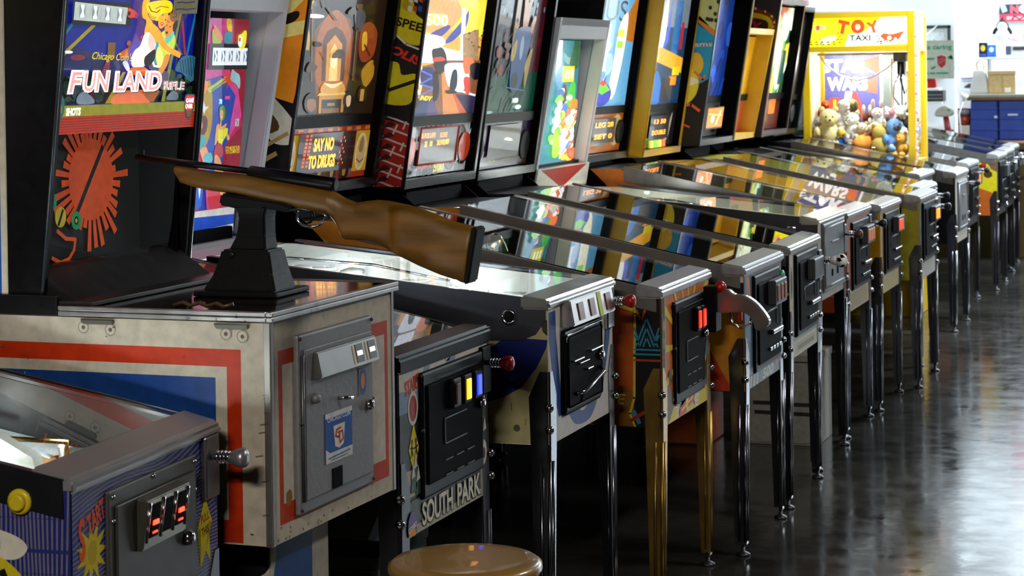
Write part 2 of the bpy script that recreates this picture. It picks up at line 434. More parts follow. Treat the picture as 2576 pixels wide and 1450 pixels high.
def playfield(m, W, L, zl, sl, pal, seed, depth=.085, bulbs=((.35, .0), (.6, -.1), (.75, .12)), be=14, shapes=None, glow=0, extras=True, bcol='fff1d2', loc=None):
    """sloped board below the glass with posts, bumpers, a wire ramp and its lamps"""
    r = random.Random(seed); h = W / 2 - .022
    def P(f, y, dz=0): return V3((-.07 - f * (L - .28), y, zl - depth + (f * (L - .28) + .07) * sl + dz))
    O = P(0, -h); U = V3((0, 2 * h, 0)); Vv = P(1, -h) - O
    sh = shapes or ([('bg', pal[0], glow)] + busy(seed, 0, 0, 1, 2, pal[1:], 34, .2, glow))
    # drawing grid: 0..1 across, 0..2 up the board
    pf = art('playfield', m, O, U, Vv, sh, (0, 1, 0, 2), ART, glow)
    obj('apron', MB().prism([(-.012, zl - .045), (-.13, zl - .045 + .012), (-.19, zl - depth + .03), (-.012, zl - depth)], -h, h), MATTB if seed % 2 else paint(pal[0]), m)
    if extras:
        for k in range(3):
            p = P(.62 + .12 * (k % 2), (-.11, .02, .1)[k])
            obj('bumper', MB().lathe([(.022, 0), (.022, .03), (.036, .034), (.036, .044), (.01, .05)], 14, Matrix.Translation(p)), paint(r.choice(pal)), pf)
        pts = [P(.3, -h + .05, .03), P(.45, -h + .04, .055), P(.7, -h + .06, .06), P(.85, -.05, .06), P(.8, .1, .055), P(.6, h - .05, .05), P(.35, h - .05, .03)]
        obj('wire_ramp', MB().tube([tuple(x) for x in spline([(p.x, p.y) for p in pts], 1) and [tuple(p) for p in pts]], .004, 8), CHROME, pf)
        po = MB()
        for k in range(9):
            p = P(.15 + r.random() * .75, (r.random() - .5) * 1.7 * h); po = MB().lathe([(.005, 0), (.005, .03), (.007, .032), (.003, .036)], 8, Matrix.Translation(p))
            obj('post', po, WPLAST, pf)
        for s in (-1, 1):
            p = P(.1, s * .09); q = P(.06, s * .025)
            obj('flipper', MB().tube([tuple(p + V3((0, 0, .012))), tuple(q + V3((0, 0, .012)))], [.011, .006], 10), paint('d8d4c4'), pf)
    for f, y in bulbs:
        p = P(f, y, .03); obj('lamp', MB().ball(p, .008, 1), lampm(bcol, be), pf)
    return P

def backbox(m, xf, z1, z2, Wh, shell, lean=.125, depth=.21, rec=.035, inner=None, panels=(), side=None, bars=(), edge=None, yc=0, bar_m=None, flean=1):
    """head of the machine: a shell leaning forward at the top, with the face panels set back inside it.
    panels: (name, za, zb, yinset, shapes, sketch, material, glow)"""
    h = Wh / 2; t = .02
    fx = lambda z: xf + lean * (z - z1) / (z2 - z1)
    xb = xf - depth
    prof = [(fx(z1), z1), (fx(z2), z2), (xb, z2), (xb, z1)]
    mb = MB()
    for y in (-h, h - t): mb.prism(prof, yc + y, yc + y + t)
    mb.prism([(fx(z2 - .03), z2 - .03), (fx(z2), z2), (xb, z2), (xb, z2 - .03)], yc - h + t, yc + h - t)
    mb.prism([(fx(z1), z1), (fx(z1 + .03), z1 + .03), (xb, z1 + .03), (xb, z1)], yc - h + t, yc + h - t)
    mb.box(xb, xb + .012, yc - h + t, yc + h - t, z1 + .03, z2 - .03)
    bx = obj('backbox', mb, [shell], m)
    if inner:
        for sy in (-1, 1):
            il = MB(); ya = yc + sy * (h - t); il.prism([(fx(z1) - .004, z1 + .03), (fx(z2) - .004, z2 - .03), (fx(z2) - rec - .01, z2 - .03), (fx(z1) - rec - .01, z1 + .03)], min(ya, ya - sy * .004), max(ya, ya - sy * .004))
            obj('inner_lining', il, inner, bx)
    for (za, zb_) in bars:
        obj('panel_bar', MB().prism([(fx(za) - rec + .014, za), (fx(zb_) - rec + .014, zb_), (fx(zb_) - rec - .02, zb_), (fx(za) - rec - .02, za)], yc - h + t + .004, yc + h - t - .004), bar_m or PLASTB, m)
    out = {}
    for nm, za, zb_, yi, sh, sk, mt, gl in panels:
        O = V3((fx(za) - rec - .004, yc - h + t + yi, za)); Vv = V3(((fx(zb_) - fx(za)) * flean, 0, zb_ - za))
        out[nm] = art(nm, m, O, (0, 2 * (h - t - yi), 0), Vv, sh, sk, mt or ARTG, gl)
    if side:
        sh, sk = side
        zs, ze = z1 + .01, z2 - .01
        # printed side sheet cut to the shell's slanted outline
        O = V3((xb, yc - h - .001, zs)); W_ = fx(ze) - xb
        o = art('side_artwork', m, O, (W_, 0, 0), (0, 0, ze - zs), sh, sk, ARTP)
        me = o.data; bm = bmesh.new(); bm.from_mesh(me)
        n = V3((z2 - z1, 0, -lean)).normalized(); c = V3((xf - .004, 0, z1))
        bmesh.ops.bisect_plane(bm, geom=bm.verts[:] + bm.edges[:] + bm.faces[:], plane_co=c, plane_no=n, clear_outer=True)
        bm.to_mesh(me); bm.free()
    if edge:
        obj('edge_moulding', MB().tube([(fx(z1) + .002, yc - h + .006, z1), (fx(z2) + .002, yc - h + .006, z2), (xb, yc - h + .006, z2 + .002)], .005, 6), edge, m)
    return bx, fx, out

def pinball(label, x, y, rot=0, zl=.895, zb=.515, W=.56, L=1.30, body=BLACK, slope=.205, rail_h=.05, deep=False, railm=None, lockm=None, legm=None,
            lock_h=.045, side=None, front=None, neck=True, group=None, hinge=True, plate=.17, legsplay=(-.004, .008), name='pinball_machine', button=None, gl=GLASS, lock_o=.012):
    m = thing(name, label, 'pinball machine', (x, y, 0), R(rot), group)
    h = W / 2; xs = -.95; zr = zl + .95 * slope; zbr = zb - .0
    prof = [(0, zb), (0, zl), (xs, zr), (-L, zr), (-L, zbr)]
    mb = MB()
    for a in (-h, h - .018): mb.prism(prof, a, a + .018)
    mb.box(-.018, 0, -h + .018, h - .018, zb, zl); mb.box(-L, -L + .018, -h + .018, h - .018, zb, zr)
    mb.box(-L + .018, -.018, -h + .018, h - .018, zb + .005, zb + .02)
    mb.box(-L + .018, -.98, -h + .018, h - .018, zr - .02, zr)
    obj('cabinet', mb, body, m)
    rm = railm or RAILM
    for s in (-1, 1):
        ya, yb = sorted((s * (h - .014), s * (h + .004)))
        top = [(-.03, zl + .012 + .03 * slope), (xs, zr + .012)]
        if deep:
            r0 = [(-.004, zl + .012), (xs, zr + .012), (xs, zr - rail_h * .5), (-.42, zl + .42 * slope - rail_h), (-.15, zl - rail_h + .012), (-.07, zl - rail_h + .015), (-.03, zl - rail_h * .7), (-.004, zl - rail_h * .35)]
        else: r0 = [(-.01, zl + .012), (xs, zr + .012), (xs, zr - rail_h), (-.01, zl - rail_h)]
        mb = MB().prism(r0, s * (h + .001) if s < 0 else h - .0, s * (h + .005) if s < 0 else h + .005)
        mb.prism([(-.03, zl + .006), (xs, zr + .006), (xs, zr + .012), (-.03, zl + .012)], min(s * (h - .022), s * h), max(s * (h - .022), s * h))
        obj('side_rail', mb, rm, m)
    q = [(.010, zl - .012), (.010, zl + lock_h - .033), (.003, zl + lock_h - .026), (-.068, zl + .017 + .068 * slope), (-.068, zl - .012)]
    obj('lockbar', MB().prism(q, -h - lock_o, h + lock_o, bev=.006), lockm or LOCKM, m)
    obj('glass', MB().prism([(-.07, zl + .01 + .07 * slope), (xs, zr + .006), (xs, zr + .009), (-.07, zl + .013 + .07 * slope)], -h + .02, h - .02), gl, m)
    for sx in (1, -1):
        for sy in (-1, 1):
            make_leg(m, 0 if sx > 0 else -L, sy * h, sx, sy, zb + plate, legm or LEGM, plate, legsplay)
    if side:   # drawing grid in local metres; the sheet is cut along the sloping top edge
        o = art('side_artwork', m, (-L, -h - .0004, zb + .002), (L, 0, 0), (0, 0, zr - zb), side, (-L, 0, zb, zr), ARTP, thick=.0008)
        bm = bmesh.new(); bm.from_mesh(o.data)
        bmesh.ops.bisect_plane(bm, geom=bm.verts[:] + bm.edges[:] + bm.faces[:], plane_co=(0, 0, zl - .004), plane_no=V3((slope, 0, 1)).normalized(), clear_outer=True)
        bm.to_mesh(o.data); bm.free()
    if front: art('front_artwork', m, (.0004, -h + .004, zb + .002), (0, W - .008, 0), (0, 0, zl - zb - .014), front, (0, .56, zb, zl - .012), ARTP, thick=.0008)
    b = button
    if b: obj('flipper_button', MB().lathe([(.019, 0), (.019, .008), (.013, .009), (.013, .014), (.008, .016)], 16, Matrix.Translation((-.09 if not deep else -.1, -h - .004, zl - (.055 if not deep else .03))) @ Matrix.Rotation(R(90), 4, 'X')), b, m)
    if neck: obj('neck', B(-L, -1.15, -h + .02, h - .02, zr, zr + .05, .004), MATTB, m)
    if hinge:
        for s in (-1, 1):
            obj('hinge_arm', MB().prism(spline([(-1.30, zr + .06), (-1.19, zr + .07), (-1.04, zr - .055), (-1.03, zr - .085), (-1.06, zr - .105), (-1.1, zr - .09), (-1.3, zr - .01)], 4), s * (h + .006), s * (h + .012)) , MATTB, m)
    return m

def std_panels(z1, z2, speaker, trans, sp_glow=0, tr_glow=.8, sks=None, skt=None, gmat=None):
    return ([('speaker_panel', z1 + .035, z1 + .205, .004, speaker, sks, gmat, sp_glow), ('backglass', z1 + .24, z2 - .04, .004, trans, skt, gmat, tr_glow)],
            [(z1 + .205, z1 + .24)])
def speakers(m, fx, z, ys, r, c='151517'):
    for yy in ys:
        q = Matrix.Translation((fx(z) - .037, yy, z)) @ Matrix.Rotation(R(99), 4, 'Y')
        obj('speaker_grille', MB().lathe([(r, -.002), (r, .005), (r * .9, .007), (.002, .003)], 22, q), paint(c, .7), m)
def display(m, fx, z0, z1_, y0, y1, shapes, sk, glow=3, back='120806', rec=.03, name='display'):
    O = V3((fx(z0) - rec, y0, z0)); return art(name, m, O, (0, y1 - y0, 0), (fx(z1_) - fx(z0), 0, z1_ - z0), [('bg', back, .15)] + shapes, sk, ARTG, glow)

# ================================================================== 1. blue swirl machine in the left corner
wav = lambda n, x0, x1, z0, z1, amp, col, w: [('l', [(x0 + (x1 - x0) * (i + .5) / n + amp * math.sin(k * .9 + i * .35), z0 + (z1 - z0) * k / 8) for k in range(9)], w, col) for i in range(n)]
ll_side = [('bg', '20266a')] + wav(150, -1.2, 0, .4, 1.1, .004, '6a677c', .0034) + [('r', -1.3, .783, 0, .789, '262c6e'), ('r', -1.3, .672, 0, .677, '262c6e'),
    ('c', [(-.16, .82), (-.10, .81), (-.075, .79), (-.1, .77), (-.16, .78)], 'cfcabc'), ('c', [(-.15, .77), (-.09, .75), (-.06, .68), (-.08, .6), (-.14, .62)], 'c9b51e'), ('l', [(-.12, .75), (-.09, .68), (-.1, .6)], .012, '17150f')]
ll_front = [('bg', '232a7c')] + [('l', [(.56 * k / 10 - .05 + .02 * math.sin(k * .6 + j * .4), .53 + .0072 * j + .05 * k / 10 + .012 * math.sin(k * .75 + j * .13)) for k in range(12)], .0032, '7d7b88') for j in range(-8, 54)]
ll_front += [('s', .066, .772, .056, .026, 11, 'd9c420'), ('e', .066, .772, .016, .02, 'c2ac18'), ('p', [(.045, .55), (.10, .55), (.075, .715)], 'd9c420'),
    ('p', [(.505, .775), (.535, .725), (.52, .727), (.526, .652), (.506, .676), (.482, .648), (.486, .722), (.47, .718)], 'd9c420'), ('t', 'PULL', .504, .737, .036, .016, '9a3c14', {'bold': .02, 'rot': 8}), ('t', 'THIS', .504, .713, .03, .016, '3a2c10', {'bold': .02, 'rot': 8}), ('t', 'S', .03, .80, .026, .07, 'e8561a', {'bold': .03, 'shear': .2, 'rot': 8}), ('t', 'TART', .08, .828, .064, .034, 'e8561a', {'bold': .03, 'shear': .15, 'rot': 20})]
m = pinball('blue and white swirl pinball machine in the lower left corner with grey coin door', -1.765, 3.11, 3.5, side=ll_side, front=ll_front, lockm=paint('8a8a8c', .34, .4), railm=paint('2a2a2e', .3, .6), zl=.892, zb=.5, legm=LEGD, lock_h=.038, lock_o=.003, button=None, slope=.19)
for k, r in enumerate(((.021, .004), (.014, .012))):
    obj('flipper_button', MB().lathe([(r[0], 0), (r[0], r[1]), (r[0] * .8, r[1] + .003)], 18, Matrix.Translation((-.085, -.284, .866)) @ Matrix.Rotation(R(90), 4, 'X')), YELP, m)
d = obj('coin_door', B(0, .008, -.166, .175, .53, .862, .004), paint('3f3c39', .5, .2), m)
obj('door_panel', B(.008, .013, -.145, .16, .53, .835, .003), paint('34312f', .48, .2), d)
bz = obj('coin_entry_plate', MB().prism([(.013, .742), (.024, .745), (.034, .828), (.013, .832)], -.075, .092, bev=.002), paint('8d8a80', .28, .9), d)
for k, e in enumerate((1, 0, 1)):
    yy = -.056 + k * .05
    obj('coin_slot', MB().prism([(.022, .762), (.0275, .762), (.0345, .818), (.028, .818)], yy, yy + .032), MATTB, d)
    if e: obj('red_light_and_reflection', B(.028, .0335, yy + .006, yy + .026, .783, .791, .001), lampm('ff3a1c', 4), d); obj('red_light_and_reflection', B(.026, .0305, yy + .008, yy + .026, .768, .772, .001), lampm('ff3a1c', 2), d)  # lower block is the red lamp's reflection, built as a weaker glow
for yy in (-.065, -.012, .036, .084): obj('bezel_post', MB().tube([(.0255, yy, .756), (.035, yy, .824)], .0025, 6), CHROME, d)
obj('lock', MB().lathe([(.014, 0), (.014, .008), (.009, .014), (.004, .016)], 14, Matrix.Translation((.013, .118, .725)) @ Matrix.Rotation(R(90), 4, 'Y')), CHROME, d)
for yy, zz in ((-.15, .85), (-.15, .81), (.165, .85), (.165, .8), (0, .856)): obj('screw', MB().ball((.008, yy, zz), .005, 1), CHROME, d)
plunger(m, .238, .845, paint('77747a', .3, .9), paint('9b969e', .35, .7))
pfs = [('bg', 'cfd6d6')] + busy(3, 0, .3, 1, 2, ['dfe6ea', '8fa6b8', 'e0a040', '3b3fa0', 'f0f0ea', 'd06a30', '9fb6c0'], 40, .22) + busy(4, .0, 0, 1, .5, ['8a7a2a', '7c5a30', 'a08a30', '5b6e68', '93724a'], 22, .3)
P = playfield(m, .56, 1.3, .892, .19, ['5b5a52', '3b3fa0', 'e0a040', 'e9e4d2', 'cf5a2a'], 1, .1, bulbs=((.22, -.2), (.34, -.15), (.3, -.05), (.5, -.1), (.5, .1), (.66, 0)), be=40, shapes=pfs, bcol='eef6ff')
p = P(.17, -.02, .05)
obj('wire_guide', MB().tube([tuple(P(.2, -.02, .0)), tuple(P(.2, -.02, .07)), tuple(P(.13, .09, .06)), tuple(P(.13, .09, .01))], .005, 8), GOLD, m)
obj('curved_guide', MB().tube([tuple(P(.2, -.02, .07)), tuple(P(.16, -.03, .04)), tuple(P(.13, -.08, .02)), tuple(P(.16, -.16, .015))], .004, 8), MATTB, m)
obj('white_ramp', MB().prism([(p.x, p.z - .03), (p.x + .06, p.z - .035), (p.x + .05, p.z - .0), (p.x - .02, p.z + .035), (p.x - .3, p.z + .07), (p.x - .3, p.z + .02)], -.05, -.02), WPLAST, m)
q = P(.2, -.1, .03)
art('diamond_target', m, (q.x, q.y - .03, q.z - .02), (.012, .06, 0), (-.01, 0, .05), [('bg', '1f2c9c', .2), ('e', .5, .5, .34, .3, 'e88a1c', .5), ('e', .5, .52, .2, .16, 'f6dc5a', .6)], (0, 1, 0, 1), ARTP)
pn, br = std_panels(1.13, 1.9, [('bg', '1c2470')], [('bg', '2a3aa0')] + busy(9, 0, 0, 1, 1, ['d9c420', 'e8561a', 'cfd6e0', '3b49c0'], 30, .2))
backbox(m, -1.11, 1.13, 1.9, .73, BLACK, panels=pn, bars=br)

m = pinball('dark pinball machine at the far left edge showing only its plunger knob', -1.7, 2.285, 3, zl=.86, zb=.49, legm=LEGD, lockm=DGREY, hinge=False)
plunger(m, .235, .775, DGREY, paint('9b969e', .35, .7)); coin_door(m, 'modern', -.17, .17, .55, .84)
playfield(m, .56, 1.3, .86, .205, ['303030', '555555', '777777'], 2, extras=False, bulbs=())
pn, br = std_panels(1.1, 1.87, [('bg', '202020')], [('bg', '303038')]); backbox(m, -1.11, 1.1, 1.87, .73, BLACK, panels=pn, bars=br)

# ================================================================== 3. black machine with the snowy cartoon front
sp_front = [('bg', '1a1a1b'), ('r', 0, .79, .56, .9, 'c9c2b4'), ('c', [(.0, .84), (.1, .83), (.16, .885), (.2, .862), (.25, .9), (.3, .87), (.36, .905), (.56, .9), (.56, .8), (0, .79)], '7d93b4'),
    ('c', [(.14, .84), (.24, .9), (.3, .86), (.36, .85), (.2, .82)], 'd2ccbf'), ('c', [(.36, .89), (.42, .885), (.45, .9), (.5, .88), (.56, .89), (.56, .86), (.36, .86)], 'd2ccbf'),
    ('r', .0, .515, .1, .79, '16171a'), ('r', .015, .60, .09, .66, 'bdb7a6'), ('r', .49, .60, .56, .80, '18181a'),
    ('t', 'START', .075, .848, .085, .034, 'b8321c', {'bold': .05, 'rot': 8}),
    ('e', .077, .795, .03, .038, 'd6cfc0'), ('e', .077, .795, .022, .029, '8e1f18'), ('e', .077, .797, .012, .018, 'a8281c'),
    ('p', [(.078, .762), (.108, .705), (.078, .645), (.048, .705)], 'd8c61c'), ('e', .067, .722, .006, .006, '1a1712'), ('e', .09, .722, .006, .006, '1a1712'),
    ('l', [(.067, .716), (.066, .702), (.06, .688)], .006, '1a1712'), ('l', [(.066, .702), (.073, .69)], .005, '1a1712'), ('l', [(.058, .709), (.078, .706)], .004, '1a1712'), ('l', [(.09, .716), (.091, .702), (.085, .688)], .006, '1a1712'), ('l', [(.091, .702), (.098, .69)], .005, '1a1712'), ('l', [(.08, .706), (.1, .709)], .004, '1a1712'),
    ('t', 'PLUNG', .513, .822, .08, .03, 'd6cc2a', {'bold': .02}), ('t', 'BALL', .508, .788, .07, .03, 'd6cc2a', {'bold': .02}),
    ('r', 0, .5, .56, .592, '3a3936'), ('r', .02, .5, .56, .535, 'aaa48e'), ('p', [(.5, .5), (.56, .5), (.56, .6), (.5, .59)], '8f8a78')]
for k, (a, b) in enumerate(((.085, .66), (.1, .63), (.07, .64), (.505, .76), (.53, .73), (.51, .70), (.53, .67))):
    sp_front += [('p', [(a - .016, b - .03), (a + .016, b - .03), (a, b + .035)], '27402f'), ('p', [(a - .012, b), (a + .01, b + .004), (a, b + .036)], 'c9c7bd')]
sp_front += [('e', .52, .62, .02, .03, 'cfc8b8'), ('e', .52, .618, .01, .014, '501818'), ('e', .514, .636, .006, .008, 'efeae0'), ('e', .528, .636, .006, .008, 'efeae0'),
    ('t', 'SOUTH', .215, .548, .19, .052, '0d0d0d', {'bold': .035}), ('t', 'SOUTH', .21, .551, .19, .052, 'dbd7c4', {'bold': .02}), ('t', 'PARK', .418, .548, .155, .052, '0d0d0d', {'bold': .035}), ('t', 'PARK', .413, .551, .155, .052, 'dbd7c4', {'bold': .02}),
    ('e', .055, .535, .026, .034, '5d4a86'), ('e', .055, .515, .02, .02, 'cf9a2a'), ('t', 'COMBO', .055, .535, .05, .012, 'e8e0d0', {'bold': .03, 'rot': 12})]
m = pinball('black pinball machine with snowy front and yellow crossing sign, beside the rifle cabinet', -1.735, 4.42, 0, zl=.892, zb=.515, front=sp_front, railm=BLACKM, lockm=PLASTB, legm=LEGD, lock_h=.055, slope=.21, hinge=False,
            side=[('bg', '1a1a1c')] + busy(31, -1.2, .55, 0, 1, ['2a3350', '4a4a50', '7b8aa8'], 20, .2))
coin_door(m, 'modern', -.165, .222, .585, .868, (('3a1418', 0), ('ffa21a', 2.2), ('2438ff', 2.6)))
plunger(m, .25, .835, PLASTB, RED)
playfield(m, .56, 1.3, .892, .21, ['7fa0c8', 'f2f2f2', '2f4f9e', 'f4f6f8', 'dfe8f4', 'e2c84a', '5a6a8a', '9fc3e8'], 5, .09, bulbs=((.2, -.17), (.35, -.12), (.3, .05), (.6, .1)), be=30, bcol='eaf4ff')
pn, br = std_panels(1.17, 1.93, [('bg', '20222a')], [('bg', '5a7ab0')] + busy(33, 0, 0, 1, 1, ['f2f2f2', '2f4f9e', 'c84a2a', 'e0c040'], 34, .18), tr_glow=.4)
backbox(m, -1.1, 1.17, 1.93, .72, BLACK, panels=pn, bars=br)

# ================================================================== 4. cream machine with the white bow-fronted head
eb_side = [('bg', 'b3ab7c'), ('p', [(-.112, .865), (-.0, .86), (-.004, .84), (-.03, .79), (-.07, .74), (-.12, .712), (-.19, .69), (-.4, .66), (-.7, .64), (-.7, .73), (-.42, .76), (-.25, .80), (-.16, .83)], '1d2a74'), ('p', [(-.14, .768), (-.165, .776), (-.2, .755), (-.17, .757)], '8a2a20'),
    ('e', -.085, .636, .009, .009, '57564a'), ('e', -.3, .63, .009, .009, '57564a'), ('l', [(-.1, .7), (-.098, .68)], .002, '6b6448'), ('l', [(-.06, .66), (-.062, .645)], .002, '6b6448'), ('p', [(-.02, .91), (0, .91), (0, .87), (-.012, .88)], '3a362c')]
eb_front = [('bg', 'bcb8b2'), ('p', [(0, .93), (.055, .93), (.06, .86), (.1, .69), (.12, .66), (.07, .655), (.03, .75), (.0, .86)], '24407e'), ('p', [(.505, .93), (.56, .93), (.53, .80), (.46, .67), (.44, .67), (.49, .80)], '24407e'),
    ('c', [(.15, .665), (.2, .62), (.28, .606), (.36, .617), (.42, .665), (.36, .665), (.28, .64), (.21, .665)], '24407e'), ('p', [(.15, .68), (.42, .68), (.4, .66), (.16, .66)], '24407e'), ('c', [(.21, .672), (.25, .648), (.3, .645), (.36, .668)], 'bcb8b2')]
m = pinball('cream pinball machine with blue side patch and white bow-fronted head showing pink dancing girls', -1.645, 5.18, 0, body=WHITEP, zl=.95, zb=.597, side=eb_side, front=eb_front, deep=True, rail_h=.105, railm=paint('3c3e47', .45, .7), lockm=paint('8e8b87', .3, .9), legm=LEGM, slope=.1, hinge=False, plate=.185, lock_h=.04)
obj('button_ring', MB().lathe([(.02, 0), (.02, .004), (.015, .006), (.013, .002)], 18, Matrix.Translation((-.1, -.285, .918)) @ Matrix.Rotation(R(90), 4, 'X')), CHROME, m)
coin_door(m, 'chrome', -.185, .14, .655, .872)
plunger(m, .235, .905, CHROME, RED)
pfs = [('bg', 'e9e9e4')] + busy(41, 0, 0, 1, 2, ['f4f4f0', 'dfe8e8', 'f0e8c0', 'c9d6dc', 'e6a89a', '9fb8d0', 'e8d060', 'f8f8f6'], 46, .14)
P = playfield(m, .56, 1.3, .95, .1, ['e9e9e4', 'f2f2ee', 'd9e2e2', 'e8d9a0'], 42, .075, shapes=pfs, bulbs=[(.1 + .08 * k, -.2 + .13 * (k % 4)) for k in range(10)], be=60, bcol='f4faff')
for k in range(12):
    q = P(.1 + .07 * k, -.2 + .12 * ((k * 3) % 4))
    obj('lane_plastic', MB().box(q.x - .05, q.x + .03, q.y - .02, q.y + .02, q.z + .026, q.z + .03, .002), paint(('f2f2f0', 'e6ece8', 'f0ddb0', 'cfe0ea')[k % 4], .25), m)
eh = [('bg', 'b01f55', .42), ('p', [(130, 60), (330, 60), (420, 520), (460, 900), (300, 1200), (-100, 1100), (-100, 500)], 'c4408e'), ('p', [(300, 500), (457, 500), (457, 1000), (400, 700)], '8e1226'), ('p', [(320, 60), (457, 60), (457, 500), (330, 300)], '97182c'),
    ('p', [(110, 600), (250, 560), (376, 745), (350, 960), (300, 1743), (120, 1743), (170, 900)], '1c3f9e'), ('p', [(457, 1020), (457, 1743), (260, 1743), (310, 1180)], '8a1730'),
    ('c', [(60, 780), (130, 600), (170, 750), (180, 1000), (150, 1150), (100, 1150), (70, 950)], 'a8861c'), ('c', [(10, 640), (120, 610), (100, 720), (20, 700)], 'e8741c', .8),
    ('p', [(90, 770), (112, 830), (142, 835), (115, 870), (110, 900), (92, 860), (75, 855), (86, 825)], 'd8d8d0'), ('l', [(140, 690), (285, 590)], 44, 'b9c23a'), ('l', [(160, 690), (280, 600)], 14, '3a8a8a'),
    ('s', 310, 590, 110, 30, 14, 'd2401e'), ('c', [(330, 450), (345, 520), (395, 560), (410, 640), (400, 685), (370, 640), (320, 600), (325, 520)], '8fc0cc'),
    ('c', [(220, 1010), (245, 1000), (250, 1100), (215, 1180)], 'd89a62'), ('c', [(262, 900), (255, 950), (250, 1020), (310, 990), (300, 1040), (345, 1120), (325, 1140), (300, 1060), (280, 1180), (260, 1180), (240, 1100)], 'd89a62'),
    ('c', [(240, 1030), (260, 1050), (315, 1030), (322, 1070), (290, 1140), (262, 1180), (240, 1130)], 'd8d21c'), ('c', [(225, 1180), (270, 1170), (295, 1260), (270, 1290), (215, 1280)], 'a81c2c'),
    ('c', [(220, 1280), (260, 1290), (300, 1400), (335, 1600), (300, 1700), (240, 1500)], 'd89a62'), ('c', [(240, 840), (270, 830), (288, 870), (285, 940), (258, 970), (240, 920), (235, 870)], '5a8a2a'), ('c', [(246, 870), (268, 880), (270, 940), (252, 960), (242, 920)], 'd89a62'), ('l', [(250, 930), (264, 928)], 6, 'f4f0e8'),
    ('c', [(60, 930), (110, 910), (138, 960), (130, 1050), (100, 1080), (70, 1020)], '5a2328'), ('c', [(62, 960), (85, 950), (95, 1010), (70, 1030)], 'd89a62'), ('c', [(55, 1110), (110, 1080), (138, 1150), (110, 1210), (60, 1220)], '3f9aa8'), ('c', [(90, 1210), (140, 1190), (180, 1330), (150, 1380), (110, 1290)], 'dd9560'), ('c', [(120, 1260), (180, 1240), (200, 1310), (150, 1350)], '4aa6b4'),
    ('c', [(250, 60), (285, 70), (300, 170), (270, 170), (250, 120)], 'e6cf2a'), ('c', [(240, 190), (300, 180), (295, 280), (240, 270)], '3f9aa8'), ('c', [(130, 160), (180, 200), (210, 270), (140, 290)], '9ab82a'), ('c', [(140, 120), (200, 190), (220, 250), (160, 230)], 'd8824a'),
    ('r', 110, 282, 457, 510, '121014', .1), ('r', 142, 318, 450, 472, 'dfe6ee', .75)]
eh += [('r', 152 + 66 * k, 345, 184 + 66 * k, 440, '5d7286', .6) for k in range(5)] + [('l', [(160 + 66 * k, 350), (172 + 66 * k, 395), (164 + 66 * k, 436)], 12, 'e8eef4', .8) for k in range(5)]
eh += [('c', [(355, 210), (385, 190), (410, 160), (430, 180), (425, 290), (395, 330), (365, 300)], 'd8d018', .9), ('e', 375, 260, 20, 50, 'd8ecf0', .9), ('e', 370, 243, 9, 18, 'd8481c', .8),
    ('t', '70', 233, 793, 26, 45, '9fe6ff', {'e': 1.6, 'bold': .03}), ('r', 270, 745, 314, 775, 'e0489a'), ('r', 376, 953, 410, 1020, 'b9bcc0'), ('l', [(385, 965), (398, 990), (388, 1010)], 8, '6b7076'),
    ('t', "IT'S MORE FUN", 368, 1212, 128, 34, 'd8c41c', {'bold': .02}), ('t', 'TO COMPETE!', 368, 1246, 128, 34, 'd8c41c', {'bold': .02}),
    ('p', [(60, 1480), (130, 1440), (120, 1700), (70, 1743)], '2a5ab8'), ('p', [(90, 1460), (110, 1520), (100, 1640), (86, 1540)], 'e8ecf0'), ('p', [(140, 1480), (240, 1480), (260, 1743), (170, 1743)], 'b0307a'), ('c', [(170, 1560), (230, 1500), (300, 1700), (200, 1743)], 'b81c34')]
ew = mat('white_head_paint', 'b2b4be', .45, noise=.05, scale=10)
_, fx, _ = backbox(m, -1.13, 1.03, 1.87, .70, ew, lean=.15, rec=.045, flean=.5, inner=ew, yc=-.0,
    panels=[('lower_panel', 1.06, 1.15, .03, [('bg', 'dcdcd8', .35), ('p', [(0, .72), (.3, .86), (.62, .74), (1, .78), (1, .55), (.6, .42), (.25, .3), (0, .36)], '1a48b8', .5), ('r', 0, 0, 1, .18, '1a48b8', .5)], (0.2, .62, 0, 1), None, .3),
            ('backglass', 1.152, 1.70, .03, eh, (-400, 457, 1743, -400, 457, 60), None, .45)])
obj('lower_apron', MB().prism([(fx(1.03) + .004, 1.03), (fx(1.12) + .004, 1.12), (fx(1.12) - .02, 1.12), (fx(1.03) - .02, 1.03)], -.33, -.30), ew, m)
obj('top_frame', MB().prism([(fx(1.72), 1.72), (fx(1.86), 1.86), (fx(1.86) - .11, 1.86), (fx(1.72) - .11, 1.72)], -.33, .33), ew, m)

# ================================================================== 5. orange machine with brass legs
ray = lambda cx, cz, a, w, L, c: ('p', [(cx, cz), (cx + L * math.cos(R(a - w)), cz + L * math.sin(R(a - w))), (cx + L * math.cos(R(a + w)), cz + L * math.sin(R(a + w)))], c)
ij_side = [('bg', 'b87a1e'), ('p', [(-1.3, .5), (-1.3, 1.08), (-1.22, 1.085), (-.95, .93), (-.95, .5)], 'b4480f'), ('p', [(-.3, .515), (-.08, .515), (-.08, .9), (-.3, .9)], 'b9551a'), ('p', [(-.3, .515), (-.08, .515), (-.08, .62), (-.3, .63)], '8a5a1c')]
for a, c in ((-6, 'd9c83a'), (-26, 'd6c63c'), (-33, 'bfae2c'), (-47, 'c8b834')): ij_side.append(ray(-1.3, 1.2, a - 8, 2.2, 1.3, c))
ij_side += [('t', 'HOPE', -.165, .595, .12, .03, 'c9b23a', {'bold': .01, 'shear': .2}), ('r', -.08, .515, 0, .93, '0e0d0c'), ('l', [(-.079, .9), (-.074, .84), (-.077, .72), (-.079, .6), (-.093, .555), (-.076, .515)], .007, 'c2b83a')]
